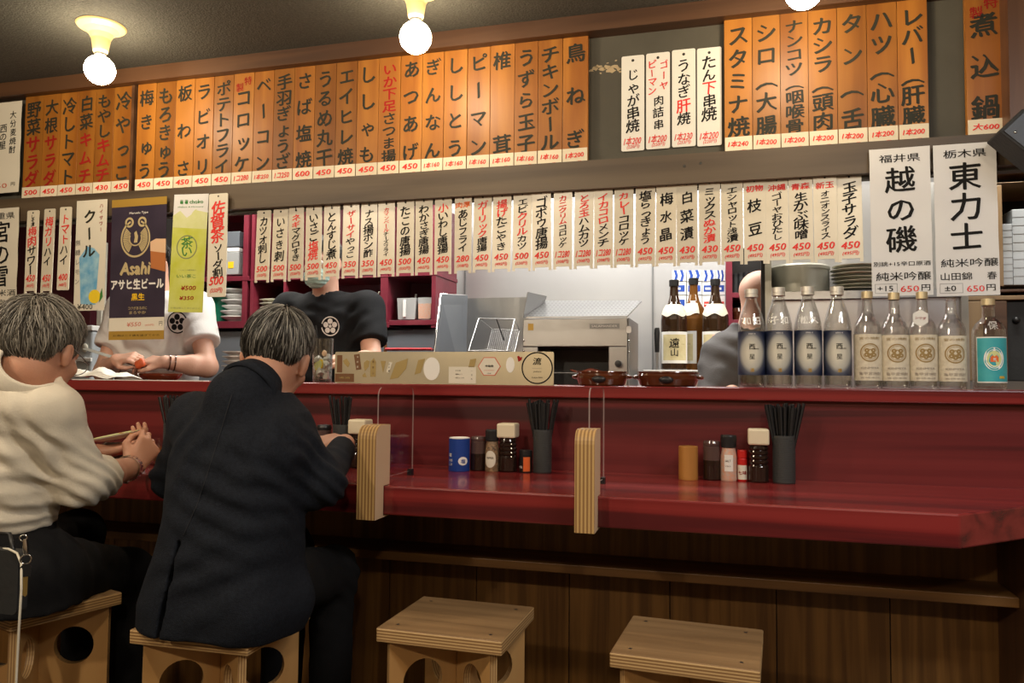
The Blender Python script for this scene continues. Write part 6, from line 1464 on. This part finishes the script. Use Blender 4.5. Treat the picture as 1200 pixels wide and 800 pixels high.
def on_surface(o, pts, parent, name, material, r=.0012):
    '''a fine seam lying on a surface'''
    dg = bpy.context.evaluated_depsgraph_get(); dg.update(); out = []; pi_ = o.matrix_world.inverted()
    P_ = []
    for (x0, y0), (x1, y1) in zip(pts[:-1], pts[1:]): P_ += [(x0 + (x1 - x0) * k / 12, y0 + (y1 - y0) * k / 12) for k in range(12)]
    for q in P_:
        d = (at(q[0], q[1], 3.0) - CAMP).normalized(); hit, loc, nrm, _ = o.ray_cast(pi_ @ CAMP, (pi_.to_3x3() @ d).normalized())
        if hit: out.append(tuple(o.matrix_world @ (loc + nrm * .0003)))
    m = MB().tube(out, r, 0, 5); return wear(m, name, material, parent)
bpy.context.view_layer.update()
on_surface(jk, [(272, 462), (259, 505), (246, 547), (231, 592), (214, 630)], root, 'back_seam', 'hem')
# collar folded round the neck
collar(nk + nax * .004, nax, 'jacket_collar', 'navywool', root, .062)
P = Flesh((-1.32, 1.30, .02), (-.76, 2.02, .68), .007)
P.loft([(.484, -1.06, 1.50, .145, .115), (.56, -1.06, 1.50, .145, .115), (.64, -1.05, 1.50, .125, .10)], .03)
kR, kL = A3(at(394, 656, 1.86)), A3((-1.13, 1.86, .56)); aR, aL = A3(at(386, 830, 1.86)), A3((-1.13, 1.84, .10))
for hp, kn, an in ((A3((-.97, 1.50, .565)), kR - A3((0, .02, .03)), aR), (A3((-1.08, 1.50, .565)), kL, aL)):
    P.cone(hp, kn, .080, .064, .03); an[2] = .09; P.cone(kn, an, .060, .050, .03, None, (0, 1))
P.mesh('trousers', 'trousers', root, cloth_disp(.002, 16, [(kR, .12, (0, .6, 1), .04, .004)], 5))
shoes(root, ((aR[0], aR[1] - .0, .05), (aL[0], aL[1], .1)))

# ---- the man in the white shirt at the left edge
root = thing('person', 'man in an off white shirt with rolled sleeves seated at the left edge', 'person', (-1.58, 1.45, 0))
hc = A3(at(46, 412, 1.42)); yaw = math.radians(12); R = rotz(yaw) @ rotx(math.radians(-22))
sR = A3(at(61, 490, 1.40)); sL = A3((-1.745, 1.40, .915)); eR = A3(at(98, 564, 1.47)); wR = A3(at(156, 547, 1.70)); eL = A3((-1.84, 1.58, .77)); wL = A3((-1.70, 1.80, .80)); nk = A3(at(26, 449, 1.385))
S = Flesh((-2.0, 1.20, .50), (-1.22, 1.98, 1.28), .004)
T = head(S, hc, R); nax = T((0, -.020, -.075)) - nk; nax /= np.linalg.norm(nax); S.cone(nk - nax * .02, T((0, -.025, -.05)), .050, .050, .03)
S.loft([(.55, -1.63, 1.42, .11, .08), (.75, -1.64, 1.41, .10, .07), (.90, -1.62, 1.42, .11, .06), (.95, -1.60, 1.42, .05, .04)], .03)
for a, b, c in ((sL, eL, wL), (sR, eR, wR)): S.cone(a, b, .038, .040, .02); S.cone(b, b + (c - b) * .4, .042, .038, .02); S.cone(b + (c - b) * .4, c, .038, .026, .02)
hand(S, wR, A3((.18, .50, .70)), A3((-.85, .45, -.1)), (.85, .95, 1.05, 1.15), .8, 1, .86); hand(S, wL, A3((.6, .7, .15)), A3((0, -.2, 1)), (.5, .55, .6, .6), .5, 1)
S.mesh('body', 'skin', root); eyes(T, R, root)
hair(T, R, hc, root, 'hairgrey', 5200, .10, .022, .012, seed=9, nape=-.072, ear=.004)
J = Flesh((-1.98, 1.18, .60), (-1.22, 1.76, 1.10), .005)
J.loft([(.655, -1.645, 1.415, .146, .112), (.70, -1.645, 1.41, .156, .122), (.78, -1.64, 1.405, .164, .126), (.87, -1.625, 1.405, .160, .120), (.94, -1.60, 1.41, .130, .092), (.985, -1.59, 1.42, .080, .070)], .03, 2.4)
J.cone(sL, sR, .050, .050, .05)
J.cone(sL, eL, .053, .054, .045); J.cone(eL, eL + (wL - eL) * .3, .058, .055, .02, None, (0, 1))
d = (eR - sR) / np.linalg.norm(eR - sR); J.cone(sR, eR + d * .0, .051, .055, .05); f = (wR - eR); J.cone(eR, eR + f * .34, .052, .049, .02, None, (0, 1))
J.cone(eR + f * .16, eR + f * .35, .055, .053, .012, None, (0, 1))
J.ell((nk[0] - .005, nk[1] - .005, .955), (.13, .085, .055), None, .05); J.cone(nk - nax * .05, nk + nax * .036, .080, .066, .03, None, (0, 1)); J.cut(J.f_cone(nk - nax * .01, nk + nax * .12, .053, .057), nk - .12, nk + .16, .004)
folds = [(eR, .09, (.2, .5, .8), .026, .0045), (sR + A3((-.03, -.03, -.10)), .10, (.8, 0, .45), .045, .0045), (A3((-1.50, 1.29, .74)), .13, (.35, 0, 1), .050, .006), (A3((-1.64, 1.28, .80)), .12, (.7, 0, .7), .060, .005), (A3((-1.46, 1.33, .86)), .09, (1, 0, .2), .045, .006), (A3((-1.44, 1.36, .68)), .08, (.2, 0, 1), .03, .006)]
J.mesh('shirt', 'shirtcream', root, cloth_disp(.0022, 13, folds, 11))
collar(nk + nax * .056, nax, 'shirt_collar', 'shirtcream', root, .062)
P = Flesh((-1.98, 1.18, .02), (-1.28, 2.02, .72), .007)
P.loft([(.486, -1.60, 1.44, .165, .125), (.58, -1.61, 1.43, .160, .122), (.675, -1.645, 1.415, .142, .108)], .03)
kR, kL = A3(at(150, 672, 1.78)), A3((-1.76, 1.80, .57)); aR, aL = A3((kR[0] + .01, 1.80, .09)), A3((-1.76, 1.80, .09))
for hp, kn, an in ((A3((-1.52, 1.42, .575)), kR, aR), (A3((-1.68, 1.42, .57)), kL, aL)):
    P.cone(hp, kn, .086, .066, .03); P.cone(kn, an, .062, .050, .03, None, (0, 1))
P.mesh('trousers', 'trousers', root, cloth_disp(.002, 16, [(A3((-1.5, 1.5, .58)), .15, (.2, 1, .3), .05, .003)], 15)); shoes(root, ((aR[0], aR[1], .05), (aL[0], aL[1], .1)))
m = MB(); V = []                                      # belt
for k in range(49):
    a = 2 * PI * k / 48; ca, sa = math.cos(a), math.sin(a); e = (abs(ca) ** 2.4 + abs(sa) ** 2.4) ** (-1 / 2.4)
    for q, z in ((.003, .650), (.007, .650), (.007, .678), (.003, .678)): V.append((-1.645 + (.144 + q) * ca * e, 1.415 + (.110 + q) * sa * e, z))
m.add(V, [(4 * k + j, 4 * k + (j + 1) % 4, 4 * k + 4 + (j + 1) % 4, 4 * k + 4 + j) for k in range(48) for j in range(4)], 0, None, False); wear(m, 'belt', 'black', root)
# wrist watch
def ring_on(root, c, d, r, w_, name, mats, th=.0022):
    d = Vector(d).normalized(); M = Matrix.Translation(Vector(c)) @ d.to_track_quat('Z', 'Y').to_matrix().to_4x4()
    m = MB().lathe([(r, -w_), (r + th, -w_), (r + th, w_), (r, w_), (r, -w_)], 28, 0, M); return m, M
cw = wR - f * .10; m, M = ring_on(root, cw, f, .0300, .007, 'watch', 0); 
for k in range(22):
    a = 2 * PI * k / 22; m.box(-.0034, .0034, -.0014, .0014, -.0075, .0075, 0, M @ Matrix.Rotation(a, 4, 'Z') @ Matrix.Translation((0, .0330, 0)))
o = wear(m, 'wrist_watch', ['chrome', 'white'], root)
m = MB().lathe([(0, 0), (.013, 0), (.0145, .002), (.0145, .005), (.012, .006), (0, .006)], 24, 0, M @ Matrix.Rotation(math.radians(200), 4, 'Z') @ Matrix.Translation((0, .0320, 0)) @ Matrix.Rotation(-PI / 2, 4, 'X')); q = m.build('watch_case', ['chrome'], o)
# spectacles
m = MB(); 
for g in (-1, 1):
    m.tube([tuple(T((g * .079, -.010, .012))), tuple(T((g * .078, .030, .010))), tuple(T((g * .070, .094, .006)))], .0014, 0, 6)
    m.tube([tuple(T((g * .036 + .026 * math.cos(a), .103, .000 + .019 * math.sin(a)))) for a in [k * PI / 12 for k in range(25)]], .0011, 0, 6)
m.tube([tuple(T((-.011, .104, .004))), tuple(T((.011, .104, .004)))], .0011, 0, 6); wear(m, 'spectacles', 'steeldull', root)
# keys on the belt and a pale cord
k0 = A3(at(29, 639, 1.195)); m = MB()
def torus(m, c, r, rr, u, v, mi=0, n=20): m.tube([tuple(A3(c) + r * (math.cos(2 * PI * k / n) * A3(u) + math.sin(2 * PI * k / n) * A3(v))) for k in range(n + 1)], rr, mi, 6)
X_, Z_ = (.72, .69, 0), (0, 0, 1)
m.tube([tuple(k0 + A3((0, 0, .012))), tuple(k0 + A3((.002, 0, -.004))), tuple(k0 + A3((.003, 0, -.016)))], [.0035, .005, .0035], 0, 8); torus(m, k0 + A3((-.004, 0, .014)), .006, .0014, X_, Z_); torus(m, k0 + A3((.004, 0, -.026)), .009, .0015, X_, Z_)
o = wear(m, 'key_clip', 'chrome', root)
m = MB(); kc = k0 + A3((.006, -.002, -.048)); V = [(-.009, -.010), (.009, -.010), (.010, .008), (.004, .014), (-.004, .014), (-.010, .008)]; M = Matrix.Translation(Vector(kc)) @ Matrix.Rotation(math.radians(45), 4, 'Z')
m.prism(V, -.002, .002, 0, M); m.prism([(-.0035, -.044), (.0015, -.048), (.0045, -.044), (.0045, -.008), (-.0035, -.008)], -.001, .001, 1, M); q = m.build('key', ['black', 'brass'], o)
cp = [at(-4, 643, 1.24), at(10, 643, 1.22), at(20, 648, 1.20), at(25, 660, 1.19), at(25, 690, 1.18), at(22, 740, 1.19), at(19, 800, 1.20), at(18, 830, 1.20)]
tag(MB().tube([tuple(v) for v in cp], .0022, 0, 8).build('pale_cord', 'creampaper'), 'thin pale cord hanging down past the stool at the left edge', 'cord')
c0, c1 = at(-30, 715, 1.215), at(23, 646, 1.215)
b = thing('black_bag', 'black leather bag hanging beside the man in white at the left edge', 'bag', ((c0.x + c1.x) / 2, 1.225, c0.z)); w_ = (c1.x - c0.x) / 2; h = c1.z - c0.z
MB().prism(rounded(2 * w_, h, .012, 4, 0, h / 2), -.012, .012).build('bag_body', 'blackm', b, bevel=.004); MB().tube([(-w_ * .5, 0, h), (-w_ * .3, 0, h + .03), (w_ * .3, 0, h + .03), (w_ * .5, 0, h)], .004, 0, 8).build('strap', 'black', b)

# ---- the cooks
def cook(label, base, neck, hc, R, sh, el, wr, tee, skin, hairm, hands, sleeve, head_s=.93, mask=False, tors=None, seed=1, bald=False, lo=None, hi=None):
    root = thing('person', label, 'person', (base[0], base[1], 0)); nk = A3(neck); hc = A3(hc)
    lo = lo or (base[0] - .42, base[1] - .50, .95); hi = hi or (base[0] + .42, base[1] + .30, hc[2] + .17)
    S = Flesh(lo, hi, .0045); T = head(S, hc, R, head_s); S.cone(nk + A3((0, 0, -.06)), T((0, -.02, -.05)), .058, .052, .03)
    S.loft([(.97, base[0], base[1], .11, .08), (1.20, base[0], base[1], .12, .08), (nk[2] - .04, nk[0], nk[1], .07, .05)], .03)
    for i in (0, 1):
        a, b, c = A3(sh[i]), A3(el[i]), A3(wr[i]); S.cone(a, b, .044, .040, .03); S.cone(b, b + (c - b) * .35, .041, .040, .02); S.cone(b + (c - b) * .35, c, .040, .027, .02)
        if hands[i]: hand(S, c, *hands[i])
    S.mesh('body', skin, root); eyes(T, R, root, head_s)
    if hairm: hair(T, R, hc, root, hairm, 1200, .06, .010, .003, s=head_s, seed=seed)
    J = Flesh((base[0] - .44, base[1] - .34, .72), (base[0] + .44, base[1] + .30, nk[2] + .06), .006)
    J.loft(tors, .03, 2.4); J.cone(sh[0], sh[1], .060, .060, .05)
    for i in (0, 1): a, b = A3(sh[i]), A3(el[i]); J.cone(a, a + (b - a) * sleeve[i], .074, .072, .04, None, (0, 1))
    J.cone(nk + A3((0, 0, -.06)), nk + A3((0, -.004, -.004)), .075, .064, .03, None, (0, 1)); J.cut(J.f_cone(nk + A3((0, -.012, -.02)), nk + A3((0, -.03, .10)), .056, .066), nk - .14, nk + .14, .004)
    f_ = [(A3(sh[0]) + A3((.05, -.06, -.10)), .10, (.7, 0, .7), .06, .006), (A3(sh[1]) + A3((-.05, -.06, -.10)), .10, (-.7, 0, .7), .06, .006), (A3((base[0], base[1] - .12, 1.12)), .16, (.3, 0, 1), .07, .006)]
    o = J.mesh('tee_shirt', tee, root, cloth_disp(.002, 12, f_, seed))
    P = Flesh((base[0] - .24, base[1] - .20, .02), (base[0] + .24, base[1] + .22, .84), .010); P.loft([(.62, base[0], base[1], .16, .115), (.80, base[0], base[1], .15, .11)], .04)
    for g in (-1, 1): P.cone((base[0] + g * .085, base[1], .66), (base[0] + g * .095, base[1], .09), .088, .058, .04, None, (0, 1))
    P.mesh('trousers', 'trousers', root); shoes(root, [(base[0] + g * .095, base[1], PI) for g in (-1, 1)]); return root, T, o, S
def crest(root, c, r, d0, mats):
    """round plum crest printed on the chest: disc, ring and five petals round a small centre"""
    m = MB(); c = Vector(c); M = Matrix.Translation(c) @ Matrix.Rotation(d0[0], 4, 'Z') @ Matrix.Rotation(d0[1], 4, 'X')
    def dsk(x, z, q, y, mi): m.add([(x + q * math.cos(2 * PI * k / 24), y, z + q * math.sin(2 * PI * k / 24)) for k in range(24)], [tuple(range(24))], mi, M)
    dsk(0, 0, r, -.0004, 0); dsk(0, 0, r * .88, -.0010, 1)
    for k in range(5): a = PI / 2 + 2 * PI * k / 5; dsk(.50 * r * math.cos(a), .50 * r * math.sin(a), r * .275, -.0016, 0)
    dsk(0, 0, r * .16, -.0016, 0)
    o = m.build('crest', mats, root); o.matrix_parent_inverse = Matrix.Translation(-root.location); return o
def front_y(S_obj, x, z):
    """where the shirt's front surface stands at x, z"""
    v = np.empty(len(S_obj.data.vertices) * 3, np.float32); S_obj.data.vertices.foreach_get('co', v); v = v.reshape(-1, 3)
    k = (np.abs(v[:, 0] - x) < .012) & (np.abs(v[:, 2] - z) < .012); return float(v[k, 1].min())
# white tee
bx, by = -2.385, 2.84; nk = (bx, by - .02, 1.385); Rw = rotz(PI) @ rotx(math.radians(-24))
ee = (A3(at(122, 436, 2.74)), A3(at(243, 430, 2.74))); ww = (A3(at(137, 422, 2.60)), A3(at(193, 424, 2.62)))
root, T, sh_, S = cook('cook in a white tee shirt cutting food, head behind the posters', (bx, by), nk, (bx, by - .07, 1.50), Rw, ((bx - .185, by, 1.315), (bx + .185, by, 1.315)), ee, ww, 'teewhite', 'skinpale', 'hairblack',
    ((A3((.85, -.05, .15)), A3((.1, .5, -.8)), (.55, .6, .7, .8), .6, -1), (A3((-1, -.10, .06)), A3((0, .45, -.85)), (.40, .48, .56, .64), .5, 1)), (.62, .62),
    tors=[(.76, bx, by, .185, .125), (.95, bx, by, .180, .122), (1.15, bx, by - .01, .190, .125), (1.28, bx, by - .01, .185, .110), (1.345, bx, by - .01, .12, .08), (1.37, bx, by - .01, .08, .065)], seed=21)
cx = at(200.5, 377, 2.70).x; cz_ = at(200.5, 377, 2.70).z; crest(root, (cx, front_y(sh_, cx, cz_) - .004, cz_), .047, (0.10, 0.08), ['teeblack', 'teewhite'])
c = ww[1]; d = ee[1] - ww[1]
for k, q in enumerate((.10, .22)): m, M = ring_on(root, c + d * q, d, .0315, .0025, 'b', 0, .003); wear(m, 'bracelet', 'potglaze', root)
kn0, kn1 = A3(at(97, 408, 2.60)), A3(at(146, 423, 2.585))
t = thing('kitchen_knife', 'long thin kitchen knife in the hand of the cook in white', 'knife', tuple(kn1)); dv = Vector(kn0 - kn1); L = dv.length; q = Vector((1, 0, 0)).rotation_difference(dv.normalized()).to_matrix().to_4x4()
m = MB(); m.prism([(.0, -.008), (L * .92, -.007), (L, .004), (0, .006)], -.0010, .0010, 0, q); m.build('blade', 'chrome', t); MB().tube([tuple(q @ Vector((.0, 0, 0))), tuple(q @ Vector((-.09, 0, 0)))], .008, 0, 8).build('handle', 'black', t)
p = at(164, 426, 2.575); S_ = MB().sph((0, 0, 0), .022, 0, 16, 10, (1.1, .6, .9)); S_.warp(lambda x, y, z: (x, y, z + .004 * math.sin(x * 160)))
tag(S_.build('salmon_piece', 'fish', None, p), 'orange piece of raw fish held by the cook in white', 'food')
# black tee with mask
bx, by = -1.640, 2.98; nk = (bx, by - .02, 1.385); Rb = rotz(PI) @ rotx(math.radians(-8))
ee = (A3((bx - .26, by - .08, 1.06)), A3(at(436, 424, 2.88))); ww = (A3((bx - .10, by - .30, 1.05)), A3(at(410, 421, 2.66)))
root, T, sh_, S = cook('cook in a black tee shirt and pale green mask behind the strips', (bx, by), nk, (bx, by - .05, 1.505), Rb, ((bx - .185, by, 1.315), (bx + .185, by, 1.315)), ee, ww, 'teeblack', 'skinpale', 'hairblack',
    ((A3((.8, -.2, 0)), A3((0, .4, -.9)), (.5, .6, .7, .8), .6, -1), (A3((-1, -.12, .0)), A3((0, .3, -.9)), (.35, .4, .5, .6), .5, 1)), (.62, .66),
    tors=[(.76, bx, by, .185, .125), (.95, bx, by, .182, .122), (1.15, bx, by - .01, .192, .125), (1.28, bx, by - .01, .185, .110), (1.345, bx, by - .01, .12, .08), (1.37, bx, by - .01, .08, .065)], seed=31)
cx = at(386.5, 382, 2.85).x; cz_ = at(386.5, 382, 2.85).z; crest(root, (cx, front_y(sh_, cx, cz_) - .004, cz_), .041, (0.04, 0.08), ['teewhite', 'teeblack'])
Mk = Flesh(T((0, .09, -.06)) - .13, T((0, .09, -.06)) + .13, .004); RR = Rb
Mk.ell(T((0, .040, -.062)), A3((.068, .072, .056)) * .93, Rb, 0); Mk.cut(Mk.f_ell(T((0, .028, -.058)), A3((.070, .072, .085)) * .93, Rb), T((0, .02, -.06)) - .12, T((0, .02, -.06)) + .12, .002)
Mk.ell(T((0, .068, -.062)), A3((.045, .046, .048)) * .93, Rb, .02); Mk.mesh('face_mask', 'mask', root, lambda P_, N_: .0012 * np.sin(P_[:, 2] * 420))
# grey tee, seen from behind his shoulder
bx, by = .085, 2.995; nk = (bx + .02, by - .02, 1.235); Rg = rotz(math.radians(-62)) @ rotx(math.radians(-14))
ee = (A3(at(838, 474, 2.90)), A3((bx + .20, by + .02, 1.0))); ww = (A3((bx - .05, by - .16, .98)), A3((bx + .32, by - .05, 1.0)))
root, T, sh_, S = cook('bald cook in a grey tee shirt, half hidden behind the steel cupboard', (bx, by), nk, A3(at(894, 352, 3.0)), Rg, ((at(856, 416, 2.98)), (bx + .17, by + .02, 1.15)), ee, ww, 'teegrey', 'skinpale', None,
    ((A3((.8, -.2, 0)), A3((0, 0, -1)), (.5, .6, .7, .8), .6, 1), None), (.92, .6),
    tors=[(.76, bx, by, .15, .115), (.95, bx, by, .165, .120), (1.08, bx, by - .01, .172, .120), (1.16, bx, by - .01, .150, .105), (1.20, bx + .01, by - .01, .10, .075), (1.225, bx + .015, by - .01, .07, .06)], seed=41)
m = MB().tube([tuple(T((.079, -.004, .030))), tuple(T((.082, .030, -.030))), tuple(T((.066, .065, -.060)))], .003, 0, 6); m.tube([tuple(T((-.079, -.004, .030))), tuple(T((-.082, .030, -.030))), tuple(T((-.066, .065, -.060)))], .003, 0, 6); wear(m, 'mask_strap', 'white', root)

# ---- what stands by the hands of the two customers
p = at(137, 514, 1.86); t = thing('small_plate', 'pale plate with a green edge held up by the man in white', 'plate', p)
m = MB().lathe([(0, 0), (.045, 0), (.075, .010), (.078, .013), (.074, .013), (.045, .005), (0, .004)], 36); m.build('plate_body', 'china', t, (0, 0, 0), (math.radians(6), math.radians(-10), 0)); m = MB().lathe([(.060, .0105), (.070, .0135), (.070, .0140), (.060, .0115)], 36); m.build('green_rim', 'palelime', t, (0, 0, 0), (math.radians(6), math.radians(-10), 0))
b, h, r = spot(160, 553, 505, 20, CT, 1.98); t = thing('white_cup', 'small white lidded cup beyond the hand of the man in white', 'cup', b); MB().lathe([(0, 0), (r * .8, 0), (r, h * .7), (r * 1.05, h * .72), (r * .9, h * .92), (0, h)], 24).build('cup_body', 'china', t)
b, h, r = spot(137, 556, 516, 36, CT, 1.98); t = thing('sauce_bottle', 'squat dark bottle with round cream label beside the white cup', 'bottle', b)
MB().lathe([(0, 0), (r * .95, 0), (r, .004), (r, h * .85), (r * .8, h * .96), (0, h)], 28).build('bottle_body', 'soy', t); m = MB(); oval(m, r, 0, .62, h * .45, .022, 0, .0008); oval(m, r, 0, .48, h * .45, .017, 1, .0014); m.build('label', ['creampaper', 'soy'], t)
b, h, r = spot(190, 556, 514, 30, CT, 1.92); t = thing('beer_mug', 'glass beer mug of amber beer between the two customers', 'mug', b)
MB().lathe([(0, 0), (r * .92, 0), (r, .006), (r, h), (r * .9, h), (r * .88, .012), (0, .012)], 28).build('glass_body', 'shell', t); MT['beer'] = mat('amber_beer', (0.55, 0.20, 0.025), 0.1, trans=0.5); MB().lathe([(0, .013), (r * .87, .013), (r * .88, h * .66), (0, h * .66)], 24).build('beer', 'beer', t)
MB().tube([(r * .95, 0, h * .2), (r * 1.5, 0, h * .3), (r * 1.5, 0, h * .7), (r * .95, 0, h * .8)], .006, 0, 8).build('handle', 'shell', t)
for g in (0, 1):
    a_ = A3(at(168, 512, 1.77)); o = MB().tube([tuple(a_ + A3((.03, -.01, .004 + .004 * g))), tuple(a_ + A3((-.17, .10, -.012 + .012 * g)))], [.0034, .0018], 0, 6).build('chopstick_in_use', 'bamboo'); tag(o, 'pale chopstick held by the man in white, %s of the pair' % ('upper' if g else 'lower'), 'chopstick')
